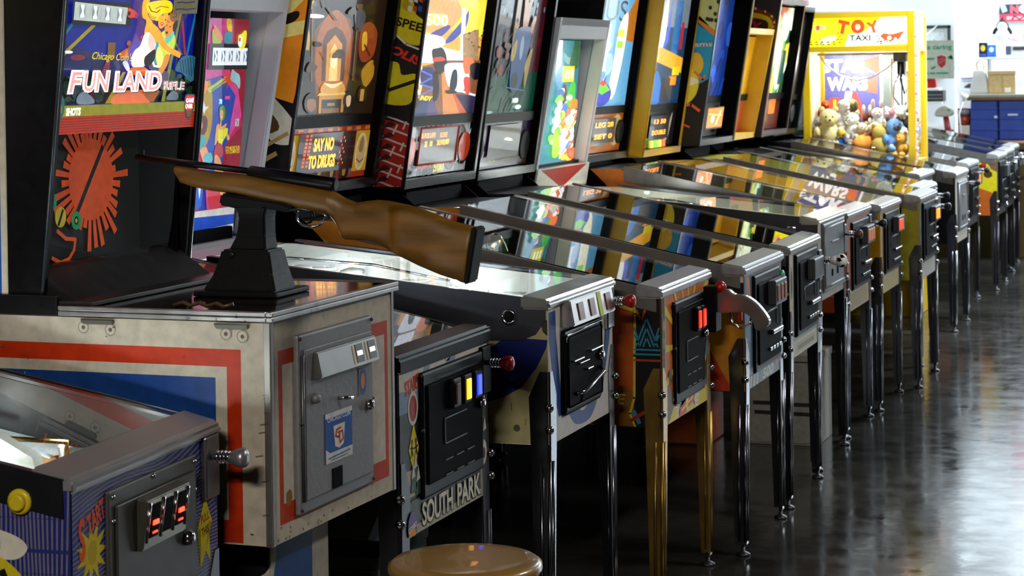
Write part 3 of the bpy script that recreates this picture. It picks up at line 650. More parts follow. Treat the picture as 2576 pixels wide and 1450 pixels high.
for k in range(3): ij_side.append(('l', [(-.072 + .011 * k, .748), (-.04, .828 - .027 * k), (-.008 - .011 * k, .748)], .005, '2f86a8'))
for k in range(2): ij_side += [('l', [(-.076, .80 - .02 * k), (-.066 + .004 * k, .77 - .02 * k)], .005, '2f86a8'), ('l', [(-.004, .80 - .02 * k), (-.014 - .004 * k, .77 - .02 * k)], .005, '2f86a8')]
ij_side += [('l', [(-.078, .738 - .013 * k), (0, .738 - .013 * k)], .005, '2f86a8') for k in range(2)] + [('l', [(-.078, .708), (0, .708)], .006, 'b0441c'), ('l', [(-.07, .85), (-.056, .82), (-.044, .85)], .007, 'b8581c'), ('l', [(-.08, .56), (-.066, .53)], .012, '2f86a8'), ('l', [(-.09, .535), (-.05, .56)], .01, 'a8261c'), ('r', -.06, .5, 0, .535, '0e0d0c')]
ij_front = [('bg', 'b05a10'), ('p', [(0, .88), (.56, .88), (.56, .6), (0, .6)], 'b85e10')]
for a in range(-40, 220, 24): ij_front.append(ray(.28, .72, a, 2.6, .4, 'c9b226'))
ij_front += [('r', 0, .64, .035, .9, '0e0d0c'), ('l', [(.037, .9), (.037, .64)], .006, 'c2b83a'), ('l', [(.005, .84), (.03, .80), (.005, .76)], .007, '2f86a8'), ('e', .02, .805, .012, .018, '7b8a6a'), ('e', .02, .755, .012, .018, '5b6e4a'), ('l', [(0, .715), (.035, .715)], .006, 'b0441c'),
    ('p', [(0, .51), (0, .655), (.12, .6), (.16, .57), (.4, .57), (.52, .6), (.56, .68), (.56, .5)], '5d4324'), ('p', [(.03, .5), (.12, .56), (.2, .545), (.36, .56), (.47, .585), (.52, .56), (.54, .5)], 'cdb81c'), ('p', [(.5, .66), (.53, .75), (.54, .66)], '2f7e96'),
    ('c', [(.07, .66), (.09, .672), (.1, .655), (.105, .63), (.09, .645), (.08, .625)], '2a1a10')]
for k in range(8):
    ij_front += [('l', [(.2 - .003 * k, .556 - .003 * k), (.115 + .011 * k, .58 - .013 * k)], .007, 'cfcac0'), ('l', [(.33 + .003 * k, .556 - .003 * k), (.45 - .009 * k, .61 - .015 * k)], .007, 'cfcac0')]
ij_front += [('c', [(.19, .54), (.27, .56), (.36, .57), (.35, .545), (.27, .53), (.2, .51)], 'b8481c'), ('l', [(.21, .535), (.34, .555)], .008, 'e0b43a'), ('p', [(.25, .58), (.29, .58), (.275, .5), (.262, .5)], 'd8c060'), ('c', [(.25, .52), (.29, .52), (.28, .5), (.26, .497)], '6d8a96')]
m = pinball('orange sunburst pinball machine on brass legs with brown gold temple backglass', -1.56, 5.93, 0, zl=.898, zb=.518, side=ij_side, front=ij_front, legm=BRASS, railm=paint('6f6c69', .36, .35), lockm=LOCKM)
coin_door(m, 'modern', -.16, .185, .565, .862, (('ff2412', 2.6), ('ff2412', 2.6)))
g = obj('gun_handle', MB().prism(spline([(.03, .84), (.07, .86), (.09, .845), (.13, .84), (.17, .81), (.2, .76), (.16, .735), (.145, .77), (.12, .79), (.08, .79), (.04, .79)], 4), .235, .27, bev=.004), paint('77746e', .3, .6), m)
obj('trigger_guard', MB().tube([(.075, .252, .79), (.08, .252, .755), (.105, .252, .74), (.135, .252, .752), (.14, .252, .775)], .004, 8), CHROME, g)
obj('trigger', MB().prism([(.1, .79), (.112, .79), (.112, .765), (.1, .758)], .247, .257), RED, g)
obj('handle_base', B(-.004, .04, .21, .285, .73, .87, .006), PLASTB, g); obj('red_cap', MB().ball((.045, .25, .865), .02), RED, g)
pal = ['6b4420', '3a2614', '8a6a2c', '2a1c10', 'b08a3a', '4f4a42']
playfield(m, .56, 1.3, .898, .205, ['241c16', '6b4420', '8a6a2c', '3a2614', 'b08a3a', '5a6a6a', 'a83a20'], 51, .11, bulbs=((.3, .1), (.45, -.05), (.62, .12), (.7, -.16)), be=8)
it = obj('idol_head', MB().lathe([(.03, 0), (.036, .03), (.032, .06), (.022, .08), (.004, .088)], 16, Matrix.Translation((-.62, .06, .95))), GOLD, m)
for s in (-1, 1): obj('idol_eye', MB().ball((-.588, .06 + s * .013, 1.0), .007, 1, (.5, 1, .6)), MATTB, it)
obj('idol_nose', MB().prism([(-.586, .985), (-.576, .982), (-.588, 1.012)], .056, .064), GOLD, it)
ijt = [('bg', '2a1a0e', .5), ('p', [(880, 900), (840, 500), (830, 250), (900, 120), (1000, 60), (1090, 120), (1120, 260), (1110, 560), (1090, 900)], '7a4416', .6), ('c', [(850, 520), (880, 200), (985, 40), (1090, 200), (1110, 520), (1080, 700), (900, 700)], 'a85a18', .7),
    ('p', [(900, 640), (900, 300), (930, 220), (985, 180), (1040, 220), (1070, 300), (1070, 640)], '5a3010', .6), ('p', [(930, 640), (930, 330), (985, 250), (1040, 330), (1040, 640)], 'd08a30', .8), ('p', [(955, 640), (960, 380), (985, 320), (1012, 380), (1016, 640)], 'f0c468', .9), ('e', 985, 470, 24, 60, 'fae8a8', 1.0)]
for s, x in ((-1, 820), (1, 1130)): ijt += [('r', x, 0, x + 26, 640, '4a3420', .6), ('r', x - 8, -20, x + 34, 20, '6b4c26', .6), ('r', x + 4, 20, x + 10, 640, '8a6a34', .6)]
ijt += [('e', 770, 300, 40, 160, 'c8a850', .6), ('c', [(740, 450), (800, 380), (820, 560), (740, 680), (700, 600)], '1c1410', .5), ('c', [(1170, 180), (1230, 130), (1290, 220), (1280, 420), (1200, 480), (1160, 360)], '8a3c18', .7), ('c', [(1180, 240), (1210, 220), (1220, 330), (1190, 380)], 'c8982a', .8), ('c', [(1200, 560), (1280, 460), (1300, 600), (1240, 700)], 'a87a20', .7), ('c', [(1110, 70), (1150, 20), (1190, 80), (1170, 200), (1130, 200)], '4a5058', .5)]
ijt += [('p', [(870, 760), (1095, 760), (1080, 735), (890, 735)], 'e0b04a', .8), ('r', 885, 760, 1080, 910, 'c0862c', .7), ('r', 905, 795, 1060, 910, '2a1a0e', .4), ('r', 950, 825, 1008, 850, 'a07830', .7), ('r', 910, 870, 1045, 910, '7a5a22', .7), ('c', [(900, 735), (920, 650), (985, 700), (1050, 650), (1075, 735)], 'd89c3c', .7), ('c', [(915, 655), (985, 665), (1055, 650), (985, 700)], 'f4dc9c', .8),
    ('e', 715, 790, 44, 80, '1a120c', .4), ('c', [(700, 740), (735, 740), (725, 790), (722, 850), (708, 850), (708, 790)], 'a86a2a', .8), ('e', 825, 820, 52, 86, '241810', .4), ('c', [(800, 790), (850, 790), (860, 860), (825, 890), (795, 850)], '8a5a34', .7), ('e', 1120, 810, 50, 84, '16100c', .4), ('c', [(1095, 780), (1130, 770), (1130, 850), (1105, 860)], 'd8b088', .7), ('e', 1220, 760, 38, 76, '1a120c', .4), ('r', 1205, 715, 1236, 820, 'b08048', .7)]
ijt += busy(55, 680, 0, 1320, 640, ['3a2614', '4f3820', '241810', '5a3a1a'], 16, .06, .5, 'pl') + [('e', 835, 100, 60, 16, 'f6fbff', 2.2), ('t', 'TY', 800, 10, 60, 70, 'd8b420', {'e': .8, 'bold': .03, 'shear': .2})]
sps = [('bg', '7a4a14', .4), ('r', 0, 0, 700, 40, '8a2a18'), ('r', 0, 310, 700, 350, '8a2a18')]
for k in range(9): sps += [('r', 30 + 78 * k, 318, 70 + 78 * k, 342, 'c06a24')]
for x in (60, 640): sps += [('r', x - 62, 40, x + 62, 310, 'b08a28', .5), ('e', x, 170, 48, 125, 'c9b484', .55), ('e', x, 170, 38, 110, 'b89a68', .5), ('c', [(x - 20, 210), (x, 270), (x + 18, 230), (x + 12, 170), (x - 16, 170)], '8a6a40', .5), ('l', [(x - 30, 120), (x, 96), (x + 30, 120)], 8, '6b4c2c')]
for x in (140, 545): sps += [('r', x, 20, x + 28, 330, '5b4a54')]
for k in range(4): sps += [('e', 210 + 100 * k, 40, 40, 54, '1a100a', .2), ('l', [(170 + 100 * k, 96), (210 + 100 * k, 70), (250 + 100 * k, 96)], 14, 'c0923c'), ('p', [(200 + 100 * k, 20), (220 + 100 * k, 20), (226 + 100 * k, 66), (194 + 100 * k, 66)], 'a0742c')]
pn, br = std_panels(1.165, 1.93, sps, ijt, .5, .6, (0, 700, 0, 350), (645, 1335, 935, 800, 1340, -380))
_, fx, _ = backbox(m, -1.14, 1.165, 1.93, .70, BLACKM, panels=pn, bars=br, inner=MATTB, edge=DGREY,
    side=([('bg', '0e0d0d'), ('p', [(-1.4, 1.3), (-1.4, 2), (-.9, 2), (-1.05, 1.62), (-1.1, 1.45), (-1.2, 1.48)], 'd8821c', .1), ('p', [(-1.4, 1.7), (-1.0, 1.93), (-.9, 1.9), (-1.1, 1.72), (-1.3, 1.64)], 'd9c87a', .1), ('p', [(-1.4, 1.64), (-1.04, 1.7), (-1.04, 1.66), (-1.4, 1.6)], 'd9c87a', .1),
           ('c', [(-1.3, 1.54), (-1.2, 1.5), (-1.1, 1.4), (-1.08, 1.34), (-1.16, 1.33), (-1.24, 1.4), (-1.35, 1.36), (-1.4, 1.5)], 'd6cfc0'), ('c', [(-1.35, 1.46), (-1.2, 1.44), (-1.15, 1.37), (-1.3, 1.36)], '5a3c1c'), ('l', [(-1.36, 1.27), (-1.24, 1.3), (-1.12, 1.36)], .012, 'b08a5a'), ('l', [(-1.36, 1.22), (-1.26, 1.25), (-1.16, 1.3)], .014, 'b08a5a'), ('l', [(-1.34, 1.2), (-1.24, 1.2)], .012, 'b08a5a'), ('c', [(-1.3, 1.72), (-1.18, 1.7), (-1.08, 1.725), (-1.1, 1.69), (-1.25, 1.67)], '1a1410')], (-1.35, -1.015, 1.175, 1.92)))
display(m, fx, 1.23, 1.352, -.225, .2, [('t', 'SAY NO', 185, 88, 150, 42, 'ffa41c', {'bold': .03, 'e': 4}), ('t', 'TO DRUGS', 185, 34, 200, 42, 'ffa41c', {'bold': .03, 'e': 4})]
    + [('r', 30 + 9 * (k % 6), 20 + 12 * (k // 6), 34 + 9 * (k % 6), 27 + 12 * (k // 6), 'ff5a10', 2.2) for k in range(54) if (k * 7) % 3] + [('r', 300 + 11 * (k % 4), 20 + 12 * (k // 4), 305 + 11 * (k % 4), 27 + 12 * (k // 4), 'ff5a10', 2) for k in range(32) if (k * 5) % 3 == 0], (0, 430, 0, 125), back='2a0c04')

# ================================================================== 6. chequered racing machine
rc = ['d8d8d6', '8f9296', '3a3a3e', 'b9bcc0', '1d1d20', 'e6e6e4']
in_side = [('bg', 'c88420'), ('p', [(-.4, .5), (-.4, .76), (-.12, .66), (-.03, .5)], 'b8381c'), ('l', [(-.3, .95), (-.17, .875), (-.03, .79)], .03, 'b8281c'), ('p', [(-.14, .905), (0, .9), (0, .8), (-.05, .79)], '15110f'), ('e', -.035, .87, .016, .022, '8e1512'), ('c', [(-.02, .9), (0, .89), (0, .86), (-.015, .865)], 'd8d4cc')]
in_front = [('bg', '4c5a66'), ('r', 0, .5, .1, .9, '3f5f78'), ('p', [(.02, .88), (.07, .87), (.09, .8), (.05, .78)], 'b0683a'), ('p', [(.03, .76), (.08, .75), (.08, .66), (.03, .68)], '50748c'), ('r', 0, .5, .56, .58, '77848c'), ('t', 'INDIANAPOLIS', .22, .566, .34, .018, '9aa6ac', {'bold': .02}), ('t', '500', .33, .535, .17, .034, 'c2c6c4', {'bold': .03, 'shear': .2}), ('p', [(.45, .56), (.54, .575), (.53, .545), (.46, .535)], 'a88a7c')]
in_front += [('r', .04 + .022 * (k % 7), .512 + .014 * (k // 7), .062 + .022 * (k % 7), .526 + .014 * (k // 7), 'b9bec0' if (k + k // 7) % 2 else '5b666c') for k in range(21)]
m = pinball('racing pinball machine with chequered speaker panel and bright racing car backglass', -1.485, 6.645, 0, zl=.892, zb=.515, side=in_side, front=in_front, railm=paint('76716c', .36, .35), lockm=LOCKM, legm=LEGM)
coin_door(m, 'silver', -.17, .21, .56, .87, (('7a4636', 0), ('7a4636', 0), ('7a4636', 0)))
for k in range(2): obj('front_button', MB().lathe([(.02, 0), (.02, .01), (.012, .014)], 16, Matrix.Translation((.004, .25, .83 - .0 * k)) @ Matrix.Rotation(R(90), 4, 'Y')), GREENP, m) if k == 0 else None
playfield(m, .56, 1.3, .892, .205, ['3d4a52', '6f8a98', 'd8d8d0', '303840', 'e2b23a', 'a8361c', '89a0b0'], 61, .11, bulbs=((.72, -.1), (.74, .1), (.5, .15), (.3, -.1)), be=26, bcol='eef6ff')
it_ = [('bg', 'f0b04a', 1.0), ('p', [(480, 0), (780, -350), (780, 180), (640, 230)], 'f8e24a', 1.1), ('p', [(300, -350), (560, -350), (640, 0), (560, 140), (350, 190)], 'f4a860', 1.0), ('c', [(440, 180), (540, 100), (560, 120), (500, 200)], '4a3c90', .9), ('c', [(530, 240), (640, 40), (670, -40), (660, 100), (580, 230)], '3c4aa8', .9),
    ('r', 630, -60, 655, 480, 'f4f4f8', 1.2), ('p', [(640, 170), (740, 120), (760, 420), (650, 400)], 'b89468', .8)] + busy(62, 650, 130, 770, 420, ['7a5c40', 'd8b890', '5a4030', 'c8a030'], 40, .06, .8) + [
    ('p', [(330, 230), (640, 330), (640, 420), (300, 420)], 'dfe6f6', 1.3), ('p', [(240, 880), (300, 480), (520, 400), (780, 400), (780, 880)], '8a5a3a', .8), ('p', [(500, 500), (560, 500), (640, 880), (520, 880)], 'd88a4a', 1.0), ('p', [(400, 780), (450, 700), (480, 880), (390, 880)], '5a4a7a', .8), ('p', [(240, 880), (290, 760), (420, 720), (400, 880)], '2c3a6a', .7), ('p', [(600, 700), (770, 720), (770, 880), (660, 880)], '3a3458', .6), ('p', [(560, 620), (600, 700), (700, 880), (640, 880)], 'c8603a', .9),
    ('c', [(330, 420), (370, 430), (380, 560), (350, 720), (310, 740), (300, 560)], 'f4d8a0', 1.2), ('l', [(340, 460), (330, 560), (345, 640)], 22, 'd88a3a', 1), ('c', [(370, 480), (440, 460), (460, 560), (440, 620), (370, 600)], '24307a', .7), ('l', [(360, 480), (450, 540), (360, 600), (450, 640), (350, 700)], 12, '6a7ad0', .9), ('c', [(440, 520), (470, 500), (485, 620), (475, 730), (450, 745), (445, 620)], '14121c', .3), ('c', [(300, 640), (340, 660), (345, 780), (320, 800), (300, 740)], '1a1820', .3),
    ('c', [(440, 310), (500, 290), (530, 380), (520, 480), (480, 520), (450, 430)], '2c1c1c', .4), ('c', [(445, 380), (500, 370), (520, 400), (450, 410)], 'd84a30', 1), ('c', [(520, 440), (600, 420), (660, 440), (690, 560), (640, 680), (560, 640), (530, 560)], 'dde4f4', 1.2), ('c', [(570, 500), (600, 490), (605, 620), (575, 690), (555, 640)], '231f38', .4), ('c', [(640, 400), (700, 380), (720, 480), (660, 520)], 'e87848', 1), ('c', [(690, 440), (760, 430), (760, 560), (710, 560)], '181620', .3), ('c', [(530, 660), (600, 670), (600, 690), (540, 690)], '241a1a', .3), ('l', [(610, 660), (740, 715)], 18, 'eef0f6', 1), ('c', [(650, 560), (690, 560), (700, 690), (670, 690)], 'd8402c', 1), ('e', 430, 240, 90, 60, 'ffffff', 2.0),
    ('t', '500', 470, 55, 130, 100, 'fff4c0', {'e': 1.6, 'bold': .02}), ('t', ':', 395, 60, 14, 70, 'fff4c0', {'e': 1.6}), ('t', 'INDY', 395, 722, 84, 40, 'f4e43a', {'e': 1.2, 'bold': .04, 'shear': .3, 'rot': 10}), ('t', 'Y', 290, 690, 24, 26, 'f4e43a', {'e': 1, 'bold': .04, 'shear': .3})]
sps = [('bg', 'd4dade', .32)] + busy(63, 0, 0, 700, 350, rc, 60, .14, .3, 'lp') + [('r', 200 + 50 * k, 320, 225 + 50 * k, 350, '141416', .1) for k in range(6)] + [('r', 230 + 60 * k, 0, 262 + 60 * k, 50, '141416', .1) for k in range(3)]
sps += [('l', [(a, 0), (a, 350)], 5, '2a2a2e', .1) for a in (60, 130, 180, 560, 610, 660)] + [('t', 'INDIANAPOLIS', 260, 62, 150, 28, 'c0281c', {'bold': .03, 'shear': .25, 'e': .4}), ('t', '500', 395, 50, 110, 72, 'e6dc3a', {'bold': .05, 'e': .5}), ('e', 70, 180, 62, 108, 'c8401c', .4), ('e', 640, 180, 62, 108, 'c8401c', .4)]
pn, br = std_panels(1.15, 1.93, sps, it_, .32, 1.0, (0, 700, 0, 350), (258, 748, 875, 430, 785, -390))
ff = lambda z: -1.13 + .125 * (z - 1.15) / .78
S = lambda d, z: (ff(z) - .125 + d, z)          # d: 0 at the hidden rear, .125 at the front edge
side_in = [('bg', '121112'), ('p', [S(-.3, 1.15), S(.13, 1.15), S(.13, 1.36), S(-.3, 1.46)], 'a01c1a')]
for k in range(9):
    z = 1.14 + .036 * k; side_in.append(('l', [S(-.1, z + .05), S(.13, z - .03)], .006, 'c9c2bc')); side_in.append(('l', [S(.02 + .045 * (k % 2), z + .012), S(.032 + .045 * (k % 2), z + .044)], .006, 'c9c2bc')); side_in.append(('l', [S(.1 + .03 * (k % 2), z - .005), S(.108 + .03 * (k % 2), z + .02)], .006, 'c9c2bc')); side_in.append(('c', [S(.03, z), S(.07, z + .008), S(.05, z + .02)], '3a1010'))
side_in += [('p', [S(-.1, 1.43), S(.13, 1.37), S(.13, 1.5), S(-.1, 1.5)], '121112'), ('c', [S(.0, 1.45), S(.1, 1.43), S(.125, 1.47), S(.12, 1.53), S(.07, 1.53), S(.05, 1.57), S(.0, 1.56)], 'd0c01c'), ('l', [S(.0, 1.47), S(.125, 1.51)], .012, '121112'),
    ('t', 'POLIS', S(.06, 1.6)[0], 1.6, .15, .03, 'd0301c', {'bold': .04, 'shear': .2, 'rot': -24}), ('c', [S(.02, 1.68), S(.06, 1.64), S(.11, 1.625), S(.125, 1.64), S(.125, 1.7), S(.09, 1.73), S(.07, 1.78), S(.02, 1.79)], 'd0c01c'), ('t', 'SPEED', S(.09, 1.69)[0], 1.69, .13, .03, '17150f', {'bold': .03, 'rot': -16}), ('l', [S(.02, 1.67), S(.07, 1.63), S(.125, 1.61)], .006, 'd8d4cc'), ('c', [S(.04, 1.75), S(.065, 1.74), S(.06, 1.78), S(.04, 1.775)], 'b89a14')]
for k in range(24): x_, z_ = S(.06 + .018 * (k % 4), 1.74 + .03 * (k // 4)); side_in.append(('p', [(x_, z_), (x_ + .013, z_ - .006), (x_ + .016, z_ + .012), (x_ + .003, z_ + .018)], ('d8d4cc', '2c50a8', 'd8d4cc', 'c8401c', '121112')[(k * 3) % 5]))
obj('flash_lamp', MB().ball((-1.0, -.02, 1.06), .016, 1), lampm('f4faff', 60), m)
_, fx, _ = backbox(m, -1.13, 1.15, 1.93, .69, BLACKM, panels=pn, bars=br, inner=MATTB, edge=DGREY, side=(side_in, (-1.34, -1.01, 1.16, 1.92)))
speakers(m, fx, 1.265, (-.27, .27), .058, '1d1d20')
display(m, fx, 1.225, 1.345, -.17, .185, [('t', 'R POS LAPS', 92, 100, 150, 18, 'ff7a1c', {'bold': .03, 'e': 3}), ('t', 'SCORE', 262, 98, 82, 18, 'ff7a1c', {'bold': .03, 'e': 3}), ('t', '22', 70, 70, 28, 20, 'ffa01c', {'bold': .03, 'e': 3.5}), ('t', '10', 128, 70, 26, 20, 'ffa01c', {'bold': .03, 'e': 3.5}), ('t', '26,910,600', 262, 70, 136, 22, 'ffa01c', {'bold': .02, 'e': 3.5})], (0, 430, 0, 125), back='6a5450')
fr = MB()
for a, b in (((1.222, -.172), (1.222, .187)), ((1.348, -.172), (1.348, .187)), ((1.222, -.172), (1.348, -.172)), ((1.222, .187), (1.348, .187))): fr.tube([(fx(a[0]) - .028, a[1], a[0]), (fx(b[0]) - .028, b[1], b[0])], .0035, 6)
obj('display_frame', fr, paint('c8401c'), m)

# ================================================================== 7. dark football machine with the unlit backglass
m = pinball('black pinball machine with unlit green football backglass and football plunger knob', -1.495, 7.365, .6, zl=.893, zb=.515, railm=paint('65625e', .36, .35), lockm=paint('9a978f', .3, 1),
    side=[('bg', '111016'), ('l', [(-.13, .76), (0, .745)], .009, 'bcb41c'), ('l', [(-.12, .70), (-.03, .69)], .008, 'bcb41c')] + [('l', [(-.3 + .05 * k, .52), (-.28 + .05 * k, .6), (-.3 + .05 * k, .7), (-.27 + .05 * k, .8), (-.3 + .05 * k, .9)], .004, '3a2a6a') for k in range(7)],
    front=[('bg', '2c2f32'), ('r', 0, .5, .07, .9, 'b0ac98'), ('e', .035, .78, .022, .06, '77734a'), ('e', .035, .78, .012, .04, '16150f'), ('r', .03, .5, .56, .585, '8fa39a'), ('r', .07, .51, .5, .57, 'c2bda8'), ('r', .09, .522, .48, .56, 'a9a48e'), ('l', [(.14, .54), (.44, .54)], .016, '6d6a58'), ('p', [(.5, .5), (.56, .5), (.56, .62)], '2a7a74')])
coin_door(m, 'silver', -.19, .2, .585, .875, ())
pl = plunger(m, .27, .815, DGREY, WPLAST)
fb = MB(); fb.mi = 0; fb.ball((.088, .27, .815), .025, 3); fbo = obj('football_knob', fb, [WPLAST, MATTB], m)
for p in fbo.data.polygons:
    n = p.normal
    if any(n.dot(V3(d).normalized()) > .93 for d in ((1, .2, .3), (-.2, -1, .2), (.3, -.6, -1), (.5, .9, -.3), (.3, -.7, .9), (0, .5, 1), (-1, 0, .3))): p.material_index = 1
playfield(m, .56, 1.3, .893, .205, ['1c2a24', '2a4a3a', '5a6a4a', '7a6a2a', '39434a', '101418'], 71, .11, bulbs=((.4, .1),), be=3)
wt = [('bg', '0c2434', .22), ('p', [(0, 0), (690, 0), (690, 300), (0, 280)], '0d5a44', .25)] + busy(72, 0, 20, 690, 280, ['0a4a3a', '127056', '0c3c34'], 22, .3, .22, 'l') + [('p', [(490, 300), (690, 300), (690, 1000), (600, 1000)], '5a1a24', .25)] + busy(73, 480, 260, 690, 760, ['7a2a1c', '3a1028', 'a8501c', '501a30'], 22, .12, .25, 'l') + busy(74, 0, 300, 300, 620, ['5a3a1c', '7a4a24', '3a2a24', '8a3a24'], 22, .12, .25) + [  # no lamp behind this glass; its brightness is put in as weak glow
    ('c', [(300, 1000), (340, 1000), (350, 700), (330, 520), (290, 520), (295, 760)], '8a6420', .35), ('c', [(380, 900), (440, 880), (500, 930), (470, 760), (460, 640), (400, 640), (390, 780)], 'b87828', .35), ('e', 450, 860, 20, 26, '9ab0c0', .35), ('c', [(330, 600), (420, 640), (520, 610), (500, 400), (460, 180), (340, 180), (310, 420)], '1c4a8a', .35), ('e', 420, 480, 22, 90, '9ab8d0', .35), ('c', [(300, 470), (350, 540), (350, 420), (310, 380)], 'c0a02a', .35), ('c', [(490, 360), (560, 480), (540, 260), (520, 180), (500, 280)], 'c0a02a', .35), ('c', [(520, 600), (560, 700), (530, 720), (500, 620)], 'b87828', .35), ('e', 380, 240, 40, 60, '0a2018', .2),
    ('l', [(150, 640), (150, 190), (60, 160)], 5, '6a8a90', .3), ('l', [(300, 700), (290, 190), (520, 160), (540, 560)], 6, '7a9aa0', .3), ('r', 380, 70, 460, 110, 'c0d0c8', .4), ('e', 430, 90, 34, 16, 'f4fff8', 1.4), ('e', 470, 40, 38, 16, 'e8fff4', 1.3), ('e', 110, 14, 50, 10, 'a0d0c8', .6), ('t', 'CUP', 170, 800, 70, 40, '5a4a6a', {'e': .25}), ('r', 190, 860, 220, 930, '8a8020', .3)]
wt += [('e', 60 + 97 * k % 600, 960 - 31 * k % 300, 8, 22, '8aa8c0', .3) for k in range(14)]
sps = [('bg', '33164a', .18)] + busy(75, 0, 0, 700, 350, ['4a2060', '241038', '5a3a2a', '1c1020'], 20, .2, .15) + [('p', [(0, 0), (700, 0), (700, 70), (0, 50)], '4a342a', .15), ('t', 'SPECIAL', 250, 58, 90, 22, '8a7a1c', {'e': .25}), ('t', 'CHAMPION', 420, 58, 110, 22, '8a7a1c', {'e': .25})]
pn, br = std_panels(1.14, 1.93, sps, wt, .15, .25, (0, 700, 0, 350), (0, 690, 0, 0, 690, 1000))
_, fx, _ = backbox(m, -1.13, 1.14, 1.93, .69, BLACKM, panels=pn, bars=br, inner=MATTB, edge=DGREY)
speakers(m, fx, 1.25, (-.27, .27), .058); display(m, fx, 1.215, 1.335, -.17, .19, [('r', 0, 0, 1, 1, '3a341e', .35), ('p', [(0, 0), (1, 0), (1, .25), (.6, .4), (.3, .2), (0, .35)], '241f14', .3)], (0, 1, 0, 1))

# ================================================================== 8. old machine with the white head and red triangle
m = pinball('older pinball machine with plain grey coin door and white head bearing a red triangle', -1.525, 8.06, 0, zl=.948, zb=.64, deep=True, rail_h=.115, railm=paint('3a3b3f', .4, .75), lockm=paint('a8a598', .3, .9), legm=LEGM, slope=.1, hinge=False, body=TAN,
    side=[('bg', '2a2a2c')], front=[('bg', 'b6b1a4'), ('r', .05, .6, .51, .96, 'a29d92')], plate=.2, lock_h=.035)
obj('button_ring', MB().lathe([(.02, 0), (.02, .004), (.013, .005)], 18, Matrix.Translation((-.1, -.285, .915)) @ Matrix.Rotation(R(90), 4, 'X')), CHROME, m)
coin_door(m, 'plain', -.22, .22, .668, .935); plunger(m, .24, .86, DGREY, paint('5a3a2a', .4))
playfield(m, .56, 1.3, .948, .1, ['b9c4c0', 'd8dcd8', 'c8a85a', '9fb0b8', 'e0d0a0'], 81, .075, bulbs=((.3, 0), (.5, .1), (.7, -.1)), be=10)
mh = [('bg', '2a8a9a', .8), ('r', 0, 700, 40, 1000, 'f8fbff', 1.6), ('c', [(60, 900), (110, 860), (180, 880), (160, 800), (80, 820)], '8ab8b8', .8), ('c', [(120, 800), (150, 960), (150, 1000), (200, 1000), (200, 780)], '2f6a3a', .7), ('e', 40, 700, 40, 90, '5a9ac8', .9), ('r', 60, 660, 170, 790, 'd8cf1c', 1.1), ('c', [(60, 340), (120, 420), (110, 600), (80, 640), (50, 520)], '5a2a24', .6), ('c', [(110, 480), (180, 460), (190, 640), (140, 640)], '3ac03a', 1.0), ('e', 140, 530, 30, 24, 'b8ffb8', 1.6)]
mh += [('r', 85 + 28 * k, 690, 100 + 28 * k, 760, 'fbfff0', 1.6) for k in range(3)] + busy(82, 50, 20, 200, 470, ['f8701c', 'ffb03a', 'fff0d0', 'f04a1c', 'ffe07a', 'ffffff', '3a7ad8'], 54, .26, 1.35, 'lp') + busy(83, 0, 120, 60, 640, ['e8f0e8', '6ac03a', 'f0f0d8', '3a5a9a', '8ad83a'], 22, .6, 1.0, 'p') + [('c', [(0, 60), (60, 80), (50, 220), (0, 260)], '9ad81c', 1.2), ('e', 20, 360, 26, 60, 'ffffff', 2)]  # orange and white streaks are reflections painted into the glass print
_, fx, _ = backbox(m, -1.12, 1.05, 1.745, .67, ew, lean=.13, rec=.045, flean=.5, yc=-.01, inner=WHITEP, panels=[('lower_panel', 1.05, 1.145, -.018, [('bg', 'd9d6c8', .12), ('p', [(.04, .95), (.94, .95), (.5, .08)], 'a8301c', .25)], None, None, .2), ('backglass', 1.155, 1.66, .05, mh, (-160, 210, 0, -160, 210, 1000), None, 1.0)], bars=[(1.145, 1.158)])
obj('top_frame', MB().prism([(fx(1.665), 1.665), (fx(1.745), 1.745), (fx(1.745) - .1, 1.745), (fx(1.665) - .1, 1.665)], -.325, .325), ew, m)
obj('lower_frame', MB().prism([(fx(1.05) + .004, 1.05), (fx(1.145) + .003, 1.145), (fx(1.145) - .1, 1.145), (fx(1.05) - .1, 1.05)], -.345, .345), ew, m)
art('triangle_print', m, (fx(1.05) + .005, -.34, 1.05), (0, .68, 0), (fx(1.145) - fx(1.05), 0, .095), [('bg', 'd9d6c8'), ('p', [(.05, .96), (.95, .96), (.5, .05)], 'a8301c')], None, ART)

# ================================================================== 9-17. the far half of the row
def far_head(m, xf, z1, z2, shell, tr, sp, gl=.8, inner=MATTB, side=None, edge=None, spk=True, disp=None, spg=.2, rec=.04, Wh=.69, skt=None, bar_m=None):
    pn, br = std_panels(z1, z2, sp, tr, spg, gl, None, skt)
    bx, fx, _ = backbox(m, xf, z1, z2, Wh, shell, panels=pn, bars=br, inner=inner, side=side, edge=edge, rec=rec, bar_m=bar_m)
    if spk: speakers(m, fx, z1 + .12, (-.27, .27), .055)
    if disp: display(m, fx, z1 + .075, z1 + .185, -.17, .17, *disp)
    return fx
orange = lambda rows: ([('t', t, x, y, w, .2, 'ff8a1c', {'bold': .03, 'e': 4}) for t, x, y, w in rows], (0, 1, 0, 1))

